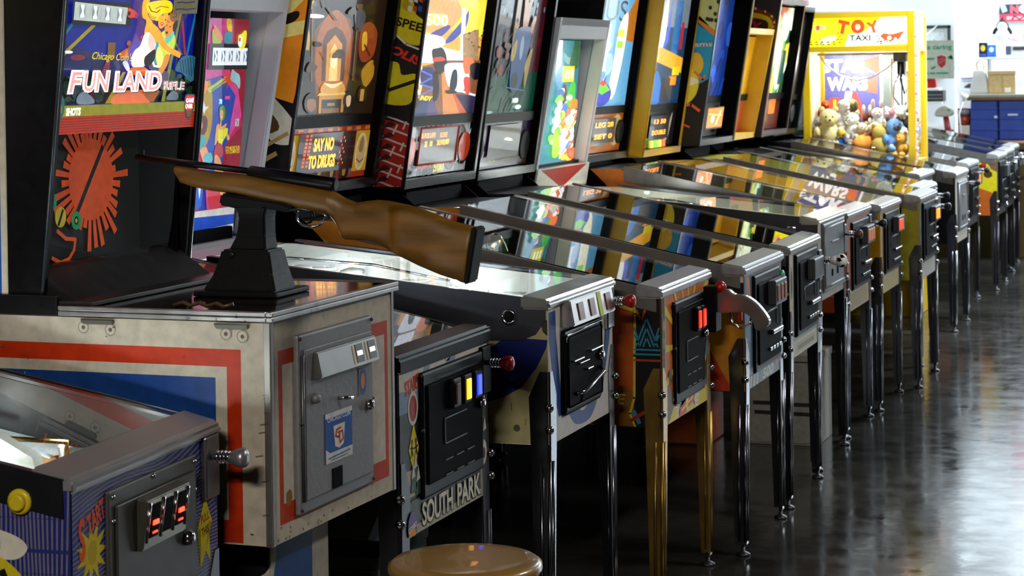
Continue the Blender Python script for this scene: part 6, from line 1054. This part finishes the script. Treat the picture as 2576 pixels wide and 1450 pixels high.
# ================================================================== things stored under the row
def carton(name, label, cat, loc, sx, sy, sz, col, rz=0, lines=(), rough=.7):
    b = thing(name, label, cat, loc, rz)
    obj('body', B(-sx / 2, sx / 2, -sy / 2, sy / 2, 0, sz, .003), paint(col, rough), b)
    obj('lid', B(-sx / 2 - .004, sx / 2 + .004, -sy / 2 - .004, sy / 2 + .004, sz, sz + .03, .003), paint(col, rough), b)
    if lines: art('print', b, (-sx / 2 + .01, -sy / 2 - .0006, .01), (sx - .02, 0, 0), (0, 0, sz - .02), [('bg', col)] + list(lines), (0, 1, 0, 1), ART)
    return b
carton('storage_box', 'black printed storage box under the snowy black pinball machine', 'box', (-2.1, 4.42, .0), .5, .34, .42, '171618', .05, [('r', .0, .75, .6, 1, '6d665a'), ('l', [(.3, .62), (.42, .6), (.6, .58)], .03, '5a5450'), ('t', 'All Rights Reserved', .66, .55, .5, .05, '57504c', {}), ('r', 0, 0, 1, .35, '2a2825'), ('c', [(.1, .1), (.5, .3), (.9, .12), (.6, .04)], '3a3631')])
carton('cardboard_box', 'white cardboard box with dark print under the grey coin door machine', 'box', (-1.78, 8.42, .0), .3, .3, .34, 'a8a49a', 0, [('e', .6, .7, .08, .09, '2a2826'), ('l', [(.1, .5), (.4, .5), (.6, .49), (.92, .49)], .05, '3a3836'), ('l', [(.12, .38), (.9, .37)], .05, '3a3836')])
b = thing('storage_crate', 'small orange crate on the floor behind the white cardboard box', 'crate', (-2.2, 8.3, 0)); obj('body', B(-.14, .14, -.14, .14, 0, .3, .01), paint('a8501c', .6), b); obj('rim', B(-.15, .15, -.15, .15, .3, .32, .004), paint('b85a24', .6), b)

# ================================================================== back counter and what stands on it
Y = 17.0
m = thing('counter', 'long brown wooden counter along the back wall', 'counter', (-.3, Y + .18, 0))
CW = mat('counter_wood', '5c3f1c', .45, noise=.3, scale=6)
obj('body', B(-2.15, 2.2, -.45, .45, 0, .86, .004), paint('5a4a14', .5), m); obj('worktop', B(-2.17, 2.22, -.5, .46, .86, .915, .006), CW, m); obj('lower_panel', B(-1.33, 2.19, -.47, -.45, .05, .42, .003), paint('4a1414', .5), m)
for z in (.2, .3, .74, .795): obj('front_trim', B(-1.33, 2.19, -.476, -.45, z, z + .012 + (.02 if z > .7 else 0), .003), paint('c8a87a' if z < .5 else 'e4e2dc', .4), m)
for k, x in enumerate((-1.985, -1.757)):
    b = thing('plastic_crate', ('blue plastic crate on the counter, left of the pair', 'blue plastic crate on the counter, right of the pair')[k], 'crate', (x, Y + .32, .915)); bl = mat('blue_crate_plastic', '0a338c', .4, noise=.15, scale=10)
    obj('body', MB().box(-.108, .108, -.15, .15, 0, .325, .01), bl, b)
    for z in (.08, .17, .25): obj('rib', B(-.11, .11, -.154, .154, z, z + .012, .003), bl, b)
    obj('label_holder', B(.08, .105, -.156, -.15, .18, .2, .002) if k == 0 else B(-.04, .04, -.156, -.15, .2, .215, .002), paint('b8c4d8'), b)
b = thing('wooden_board', 'brown board with clutter lying across the two blue crates', 'board', (-1.84, Y + .32, 1.2405)); obj('board', B(-.28, .3, -.17, .17, 0, .022, .003), CW, b); obj('grey_trim', B(-.27, .3, -.165, .16, .022, .05, .006), paint('8a887c', .6), b)
carton('carton', 'tan cardboard carton standing on the board above the blue crates', 'box', (-1.86, Y + .35, 1.291), .22, .2, .16, 'b59a6a', .1, [('r', .5, 0, .56, 1, 'a08658'), ('r', .62, .02, .85, .3, 'd8d4c8')])
WH = mat('white_shelf', 'ccd0d4', .4)
m = thing('wall_shelf', 'white wall shelf holding a silver radio and small game boxes', 'shelf', (-1.75, Y + .86, 1.572)); obj('board', B(-.32, .5, -.2, .17, 0, .022, .003), WH, m)
for x in (-.28, .2): obj('bracket', MB().prism([(-.0, 0), (.16, 0), (.16, -.16)], x, x + .015, 'x') if 0 else B(x, x + .015, -.02, .16, -.12, 0), WH, m)
m = thing('wall_shelf', 'upper white wall shelf carrying the penguin toy', 'shelf', (-1.62, Y + .9, 1.70)); obj('board', B(-.29, .4, -.13, .13, 0, .02, .003), WH, m); obj('bracket', B(.1, .115, -.1, .13, -.1, 0), WH, m)
m = thing('radio', 'silver radio cassette player with dark display on the lower shelf', 'radio', (-1.735, Y + .78, 1.594)); obj('body', B(-.13, .12, -.06, .06, 0, .10, .006), paint('c9cbd0', .35, .4), m); obj('display', B(-.07, .09, -.064, -.06, .055, .085, .002), paint('2c3038', .3), m); obj('speaker', B(-.13, -.085, -.065, -.06, .02, .09, .003), paint('3a4658', .5), m)
for k in range(5): obj('button', B(-.05 + .03 * k, -.03 + .03 * k, -.066, -.06, .018, .034, .002), WPLAST, m)
for k, (x, c1, c2, lb) in enumerate(((-2.055, '1c2438', 'e0c02a', 'small dark game box with yellow dot at the left end of the lower shelf'), (-1.985, '2a6ad0', 'c8dcf0', 'small bright blue game box with white oval beside the dark one'))):
    b = thing('game_box', lb, 'box', (x, Y + .78, 1.594)); obj('body', B(-.035, .035, -.03, .03, 0, (.125, .105)[k], .002), paint(c1), b)
    art('print', b, (-.033, -.0306, .004), (.066, 0, 0), (0, 0, (.118, .098)[k]), [('bg', c1), ('e', .5, .62, .3, .22, c2), ('r', .1, .08, .9, .2, '3a4ac0')], (0, 1, 0, 1), ART)
p = thing('penguin_toy', 'black and white penguin plush with a pointed hat on the upper shelf', 'plush toy', (-1.905, Y + .87, 1.72))
obj('body', MB().ball((0, 0, .06), .062, 2, (1, .8, 1)), paint('f0f0f0', .9), p); hd = obj('head', MB().ball((0, -.01, .13), .045, 2), paint('f4f4f4', .9), p); obj('hood', MB().lathe([(.052, .125), (.05, .15), (.034, .172), (.012, .2), (.002, .225)], 16, Matrix.Translation((0, .008, 0))), paint('14181c', .9), p)
for s in (-1, 1): obj('flipper', MB().ball((s * .055, 0, .1), .035, 2, (.6, .5, 1.2), Matrix.Rotation(R(-s * 35), 3, 'Y')), paint('14181c', .9), p); obj('eye', MB().ball((s * .014, -.052, .14), .006, 1), MATTB, hd)
p = thing('plush_toy', 'pink plush pig lying right of the penguin on the upper shelf', 'plush toy', (-1.79, Y + .87, 1.72)); obj('body', MB().ball((0, 0, .03), .035, 2, (1.5, 1, .85)), paint('e8a8c8', .9), p); obj('head', MB().ball((-.05, -.01, .035), .026, 2), paint('e8a8c8', .9), p)
p = thing('spray_bottle', 'slim violet and white bottle at the right of the pink pig', 'bottle', (-1.715, Y + .87, 1.72)); obj('body', MB().lathe([(.018, 0), (.018, .06), (.008, .08), (.008, .09)], 14), paint('4a4ad8', .3), p); obj('cap', MB().lathe([(.009, .09), (.009, .11), (.003, .115)], 12), WPLAST, p)
t = thing('wall_sign', 'black and red wall sign reading NO with a ball as the letter O', 'sign', (-1.79, 18.19, 1.90))
art('sign_face', t, (-.17, -.012, 0), (.42, 0, 0), (0, 0, .15), [('bg', '2c3644', .2), ('r', 0, 0, 1, .42, 'd8384a', .3), ('t', 'N', .3, .7, .17, .46, 'e8505a', {'bold': .06, 'e': .3}), ('e', .5, .71, .11, .24, 'f8f4f0', .5), ('p', [(.0, 1), (.12, .95), (.16, .6), (.06, .5)], '9aaab8', .2), ('l', [(.2, .2), (.95, .2)], .2, 'e88a90', .2), ('l', [(.25, .1), (.3, .32), (.4, .1), (.5, .32), (.6, .1), (.7, .32), (.8, .1)], .04, '8a1a28', .1)], (0, 1, 0, 1), ART, thick=.01)
t = thing('charity_sign', 'off-white charity sign with green lettering and a red shield', 'sign', (-2.40, 17.0, 1.425))
art('sign_face', t, (-.22, 0, 0), (.42, 0, 0), (0, 0, .31), [('bg', 'b2b5a4'), ('t', 'Sharing is caring', .475, .81, .98, .17, '1f8a5c', {'bold': .035}), ('p', [(.68, .58), (.76, .61), (.85, .575), (.84, .36), (.765, .27), (.69, .37)], '9c2a30'), ('l', [(.70, .38), (.83, .5)], .02, 'b86a68'), ('l', [(.7, .45), (.8, .54)], .015, 'b86a68'), ('p', [(.88, .56), (.95, .62), (.92, .55), (.99, .5), (.9, .5)], '1f7a4c'), ('p', [(.56, .28), (.66, .34), (.64, .27), (.57, .24)], '1f7a4c'), ('t', 'NEED HAS NO', .5, .52, .26, .06, '2f8a62', {'bold': .03}), ('t', 'GOD BLESS YOU CARING', .52, .14, .7, .06, '2f8a62', {'bold': .03})][:8] + [('l', [(.32, .52), (.47, .52)], .05, '3a8f68'), ('l', [(.5, .52), (.62, .52)], .05, '3a8f68'), ('l', [(.3, .14), (.5, .14)], .05, '3a8f68'), ('l', [(.55, .14), (.63, .14)], .05, '3a8f68'), ('l', [(.68, .14), (.88, .14)], .05, '3a8f68')], (0, 1, 0, 1), ART, thick=.008)
obj('hanging_bracket', MB().tube([(-.02, .004, .31), (-.02, .02, .36), (-.02, .62, .44)], .004, 6), paint('b8b8b8'), t)
t = thing('picture_frame', 'dark green framed picture on the grey pier above the charity sign', 'picture', (-2.5, 17.66, 1.45))
fr = MB(); W_, H_ = .42, .42
for b in ((-.23, .19, 0, .025), (-.23, .19, H_ - .025, H_), (-.23, -.205, 0, H_), (.165, .19, 0, H_)): fr.box(b[0], b[1], -.02, .01, b[2], b[3], .003)
obj('frame', fr, paint('1c2a2a', .4), t); art('print', t, (-.21, .0, .02), (.38, 0, 0), (0, 0, .38), [('bg', 'd0dcd8'), ('r', .1, .1, .9, .9, 'e4eef0'), ('c', [(.2, .4), (.35, .8), (.5, .45), (.4, .3)], '3a9a6a'), ('c', [(.55, .5), (.7, .75), (.75, .5)], 'a8d0c0')], (0, 1, 0, 1), ART)
BAGM = glass_mat('clear_plastic_bag', (.93, .96, .97), .2, .9)
t = thing('plastic_bag', 'bulging white plastic bag hanging behind the charity sign', 'bag', (-2.19, 17.5, 1.5)); obj('bag', MB().ball((0, 0, .12), .13, 3, (1, .5, 1.1)).ball((.05, 0, .2), .06, 3, (1, .6, .9)).ball((-.07, 0, .05), .07, 3), BAGM, t); obj('handle', MB().tube([(-.04, 0, .26), (-.03, 0, .36), (.02, 0, .38), (.04, 0, .27)], .008, 8), BAGM, t)
t = thing('paper_bag', 'white carrier bag with a beige handle standing on the board left of the carton', 'bag', (-2.03, Y + .33, 1.2905)); obj('bag', MB().prism([(-.09, 0), (.08, 0), (.04, .2), (-.05, .2)], -.04, .04, bev=.01), WHITEP, t); obj('handle', MB().tube([(-.02, 0, .19), (-.03, 0, .25), (.0, 0, .29), (.03, 0, .25), (.03, 0, .19)], .008, 8), paint('cdb98a'), t)
t = thing('warning_lamp', 'red lamp housing with glowing orange window below the charity sign', 'lamp', (-2.45, Y + .3, 1.345)); obj('housing', MB().prism([(-.1, 0), (.07, 0), (.06, .085), (-.07, .085)], -.05, .05, bev=.01), RED, t); obj('window', B(-.08, .0, -.056, -.05, .01, .05, .003), lampm('ff3a0c', 2.5), t); obj('shelf_plate', B(-.14, .1, -.08, .08, -.02, 0, .003), WPLAST, t)
t = thing('printer', 'flat black printer with white base under the red lamp', 'printer', (-2.42, Y + .3, 1.215)); obj('body', B(-.13, .1, -.08, .1, .02, .11, .006), paint('26282c', .4), t); obj('base', B(-.12, .09, -.075, .1, 0, .02, .003), WPLAST, t)
for z in (.04, .07): obj('slot', B(-.12, .09, -.083, -.078, z, z + .008), paint('6a6e74'), t)
t = thing('hat_stand', 'dark red post topped with a grey cap beside the claw machine', 'stand', (-2.3, Y + .2, .915)); obj('post', MB().tube([(.03, 0, 0), (0, 0, .21)], [.03, .022], 14), paint('7a1018', .45), t); obj('cap', MB().prism(spline([(-.08, .2), (.05, .2), (.06, .25), (.0, .285), (-.06, .26)], 4), -.05, .05, bev=.01), paint('a8a498', .7), t)
obj('cap_badge', B(.02, .045, -.056, -.05, .245, .258, .002), GREENP, t)
t = thing('papier_cone', 'small brown cone beside the foot of the dark red post', 'cone', (-2.39, Y + .25, .915)); obj('cone', MB().lathe([(.06, 0), (.035, .07), (.02, .085), (.003, .088)], 18), paint('7a5a30', .7), t)
t = thing('gumball_machine', 'grey gumball machine with a red globe left of the blue crates', 'vending machine', (-2.16, Y + .3, .915)); obj('base', B(-.05, .05, -.05, .05, 0, .12, .006), paint('d8d2c4', .5), t); obj('globe', MB().ball((0, 0, .165), .05, 2), paint('9c3a28', .25), t); obj('top', MB().lathe([(.03, .205), (.06, .215), (.055, .25), (.02, .265)], 18), paint('8a8c92', .4), t); obj('red_rim', MB().lathe([(.055, .25), (.062, .255), (.055, .26)], 18), RED, t); obj('backing', B(-.06, .075, .04, .06, 0, .25, .004), paint('6a6a6e', .5), t)
t = thing('small_jar', 'small red lidded jar at the left of the gumball machine', 'jar', (-2.25, Y + .2, .915)); obj('jar', MB().lathe([(.025, 0), (.028, .04), (.02, .05)], 14), RED, t); obj('lid', MB().lathe([(.018, .05), (.018, .085), (.01, .09)], 14), paint('5a3a2a'), t)
t = thing('wall_notice', 'white and blue printed notice pinned above the gumball machine', 'notice', (-2.16, Y + .8, 1.33)); art('paper', t, (-.09, 0, 0), (.13, 0, 0), (0, 0, .1), [('bg', 'e6eaf0'), ('l', [(.1, .85), (.9, .85)], .1, '7a8ab8'), ('l', [(.1, .65), (.85, .65)], .08, '9aa4b8'), ('c', [(.2, .1), (.6, .45), (.8, .1)], '4a4a4a')], (0, 1, 0, 1), ART)
t = thing('desk_lamp', 'white jointed desk lamp leaning left of the blue crates', 'lamp', (-2.16, Y + .1, .915)); obj('foot', MB().lathe([(.035, 0), (.035, .012), (.008, .016)], 16), WHITEP, t); obj('arm', MB().tube([(0, 0, .014), (-.02, .02, .22), (.03, .0, .36)], .007, 8), WHITEP, t); obj('shade', MB().lathe([(.03, 0), (.018, .05), (.012, .06)], 16, Matrix.Translation((.045, 0, .345)) @ Matrix.Rotation(R(-50), 4, 'Y')), WHITEP, t)
t = thing('lidded_box', 'brown box with a red lid resting on a machine head behind the claw machine', 'box', (-2.79, 13.6, 1.86)); obj('body', B(-.09, .045, -.08, .08, 0, .085, .004), paint('5a4634', .6), t); obj('red_top', B(-.09, .065, -.10, .10, .085, .12, .004), paint('9c2a24', .5), t); obj('white_side', B(.045, .1, -.08, .08, 0, .08, .003), WHITEP, t)

# ================================================================== room shell
def floor_mat():
    m = D.materials.new('polished_concrete'); m.use_nodes = True; nt = m.node_tree; L = nt.links.new; b = nt.nodes['Principled BSDF']
    tc = nd(nt, 'ShaderNodeTexCoord'); n = nd(nt, 'ShaderNodeTexNoise'); n.inputs['Scale'].default_value = 1.3; n.inputs['Detail'].default_value = 9; n.inputs['Roughness'].default_value = .65
    n2 = nd(nt, 'ShaderNodeTexNoise'); n2.inputs['Scale'].default_value = 9; n2.inputs['Detail'].default_value = 6
    L(tc.outputs['Object'], n.inputs['Vector']); L(tc.outputs['Object'], n2.inputs['Vector'])
    r = nd(nt, 'ShaderNodeValToRGB'); r.color_ramp.elements[0].color = (.011, .0105, .0095, 1); r.color_ramp.elements[1].color = (.050, .048, .042, 1); r.color_ramp.elements[0].position = .35; r.color_ramp.elements[1].position = .75
    L(n.outputs['Fac'], r.inputs['Fac']); L(r.outputs['Color'], b.inputs['Base Color'])
    mr = nd(nt, 'ShaderNodeMapRange'); mr.inputs[1].default_value = .3; mr.inputs[2].default_value = .75; mr.inputs[3].default_value = .08; mr.inputs[4].default_value = .22
    L(n2.outputs['Fac'], mr.inputs[0]); L(mr.outputs[0], b.inputs['Roughness'])
    sc = nd(nt, 'ShaderNodeTexVoronoi', feature='DISTANCE_TO_EDGE'); sc.inputs['Scale'].default_value = 2.2
    bp = nd(nt, 'ShaderNodeBump'); bp.inputs['Strength'].default_value = .09; bp.inputs['Distance'].default_value = .02
    n3 = nd(nt, 'ShaderNodeTexNoise'); n3.inputs['Scale'].default_value = 5; n3.inputs['Detail'].default_value = 4; L(tc.outputs['Object'], n3.inputs['Vector'])
    L(n3.outputs['Fac'], bp.inputs['Height']); L(bp.outputs['Normal'], b.inputs['Normal']); b.inputs['Specular IOR Level'].default_value = .85
    return m
struct('floor', B(-3.1, 4.2, -3, 18.8, -.1, 0), floor_mat())
WALLM = mat('white_wall_paint', 'e4e8ea', .7, noise=.03, scale=3)
DWALL = mat('dark_wall_paint', '1c1b1e', .8, noise=.1, scale=3)
struct('wall_left', B(-3.1, -3.0, 12.0, 18.8, 0, 3.3), WALLM)
struct('wall_left_dark', B(-3.1, -3.0, -3, 12.0, 0, 3.3), DWALL)
struct('wall_back', B(-3.0, 4.2, 18.2, 18.3, 0, 3.3), WALLM)
struct('wall_pier', B(-3.0, -2.28, 17.68, 18.2, 0, 3.3), WALLM)
struct('wall_right', B(4.1, 4.2, -3, 18.2, 0, 3.3), paint('4a4846', .8))
struct('wall_front', B(-3.0, 4.1, -3, -2.9, 0, 3.3), DWALL)
struct('ceiling', B(-3.1, 4.2, -3, 18.8, 3.3, 3.4), paint('3a3a3c', .9))
cb = obj('wall_cable', MB().tube([(-2.08, 18.19, 2.25), (-2.12, 18.19, 2.0), (-2.22, 18.19, 1.86)], .006, 6), paint('c8ccd0')); tag(cb, 'thin pale cable running down the back wall beside the bag', 'cable')
for k, (x, y) in enumerate(((-.6, -1.4), (1.3, 6.2), (-.9, 12.0), (-1.6, 17.2), (.6, 17.2), (2.6, 16.5))):
    f = thing('ceiling_light', ('ceiling light over the near end of the aisle', 'ceiling light over the middle of the aisle', 'ceiling light above the far pinball machines', 'ceiling light above the counter by the left wall', 'ceiling light above the middle of the counter', 'ceiling light near the right back corner')[k], 'ceiling light', (x, y, 3.3)); obj('housing', B(-.62, .62, -.12, .12, -.06, 0, .004), WHITEP, f)

# ================================================================== light
def area(name, loc, tgt, sx, sy, w, col):
    l = D.lights.new(name, 'AREA'); l.shape = 'RECTANGLE'; l.size = sx; l.size_y = sy; l.energy = w; l.color = col
    o = D.objects.new(name, l); C.objects.link(o); o.location = loc; o.rotation_euler = (V3(tgt) - V3(loc)).to_track_quat('-Z', 'Y').to_euler(); return o
cool = (.82, .93, 1.0)
area('near_lamp', (-.6, -1.4, 3.22), (-1.2, 2.5, 0), 1.2, .24, KEY, (1.0, .93, .82))
area('middle_lamp', (1.3, 6.2, 3.22), (0, 6.2, 0), 1.2, .24, MID, (1.0, .95, .88))
area('far_lamp', (-.9, 12.0, 3.22), (-.9, 12.3, 0), 1.2, .24, FAR * 2.2, cool)
for x, y, k in ((-1.2, 17.5, .8), (.6, 17.2, 3.4), (2.6, 16.5, 6)): area('far_lamp', (x, y, 3.23), (x, y + .4, 0), 1.2, .24, FAR * k, cool)
def bulb(name, loc, w, col=(.92, .97, 1), r=.014):
    l = D.lights.new(name, 'POINT'); l.energy = w; l.color = col; l.shadow_soft_size = r; o = D.objects.new(name, l); C.objects.link(o); o.location = loc
for x, y in ((-1.95, 5.05), (-2.05, 5.3), (-2.25, 5.05), (-2.4, 5.3), (-2.55, 5.1)): bulb('playfield_bulb', (x, y, .99), 2.0)
for x, y in ((-2.06, 3.0), (-2.25, 3.2), (-1.95, 3.2)): bulb('playfield_bulb', (x, y, .915), 2.0)
bulb('playfield_bulb', (-2.2, 4.35, .99), 4); bulb('playfield_bulb', (-2.45, 6.6, 1.06), 2)
for x, y, z, w_, c in ((-2.0, 8.0, 1.0, 3, (.95, 1, .95)), (-2.3, 8.15, 1.03, 3, (.95, 1, .95)), (-2.0, 8.75, .99, 2.5, (1, .85, .55)), (-2.3, 8.75, 1.05, 2.5, (1, .85, .55)), (-2.0, 9.48, .98, 3, (1, .95, .6)), (-2.3, 9.48, 1.04, 3, (1, .95, .6)), (-2.2, 10.2, 1.02, 2, (.8, .9, 1)), (-2.1, 10.9, .99, 3, (1, .95, .9)), (-2.2, 11.6, 1.0, 3, (1, 1, .95)), (-2.2, 12.3, 1.01, 4, (.95, 1, 1))): bulb('playfield_bulb', (x, y, z), w_, c)
bulb('claw_bulb', (cx - .12, cy, 1.52), 8, (1, .97, .9)); bulb('claw_bulb', (cx + .12, cy, 1.52), 8, (1, .97, .9))
wd = D.worlds.new('room'); bpy.context.scene.world = wd; wd.use_nodes = True; wd.node_tree.nodes['Background'].inputs[0].default_value = (.5, .55, .6, 1); wd.node_tree.nodes['Background'].inputs[1].default_value = .01

# ================================================================== camera
yaw, pit, rol = R(19.45), R(.43), -.0142
c_, s_ = math.cos(yaw), math.sin(yaw)
fw, rt, up = V3((-s_, c_, 0)), V3((c_, s_, 0)), V3((0, 0, 1))
fw2 = fw * math.cos(pit) - up * math.sin(pit); up2 = up * math.cos(pit) + fw * math.sin(pit)
r3 = rt * math.cos(rol) + up2 * math.sin(rol); u3 = up2 * math.cos(rol) - rt * math.sin(rol)
cam = D.cameras.new('camera'); co = D.objects.new('camera', cam); C.objects.link(co)
Mx = Matrix((r3, u3, -fw2)).transposed().to_4x4(); Mx.translation = (0, 0, 1.538); co.matrix_world = Mx
cam.sensor_width = 36; cam.lens = 36 * 5200 / 2576; cam.shift_y = (217 - 725) / 2576; cam.clip_start = .05
cam.dof.use_dof = True; cam.dof.focus_distance = 4.7; cam.dof.aperture_fstop = 13
sc = bpy.context.scene; sc.camera = co
sc.view_settings.view_transform = 'Standard'; sc.view_settings.look = 'None'; sc.view_settings.exposure = 0; sc.view_settings.gamma = 1; sc.view_settings.use_curve_mapping = False
sc.cycles.use_denoising = True; sc.cycles.max_bounces = 12; sc.cycles.transparent_max_bounces = 16; sc.cycles.caustics_reflective = False; sc.cycles.caustics_refractive = False; sc.cycles.sample_clamp_indirect = 6
bpy.context.view_layer.update()
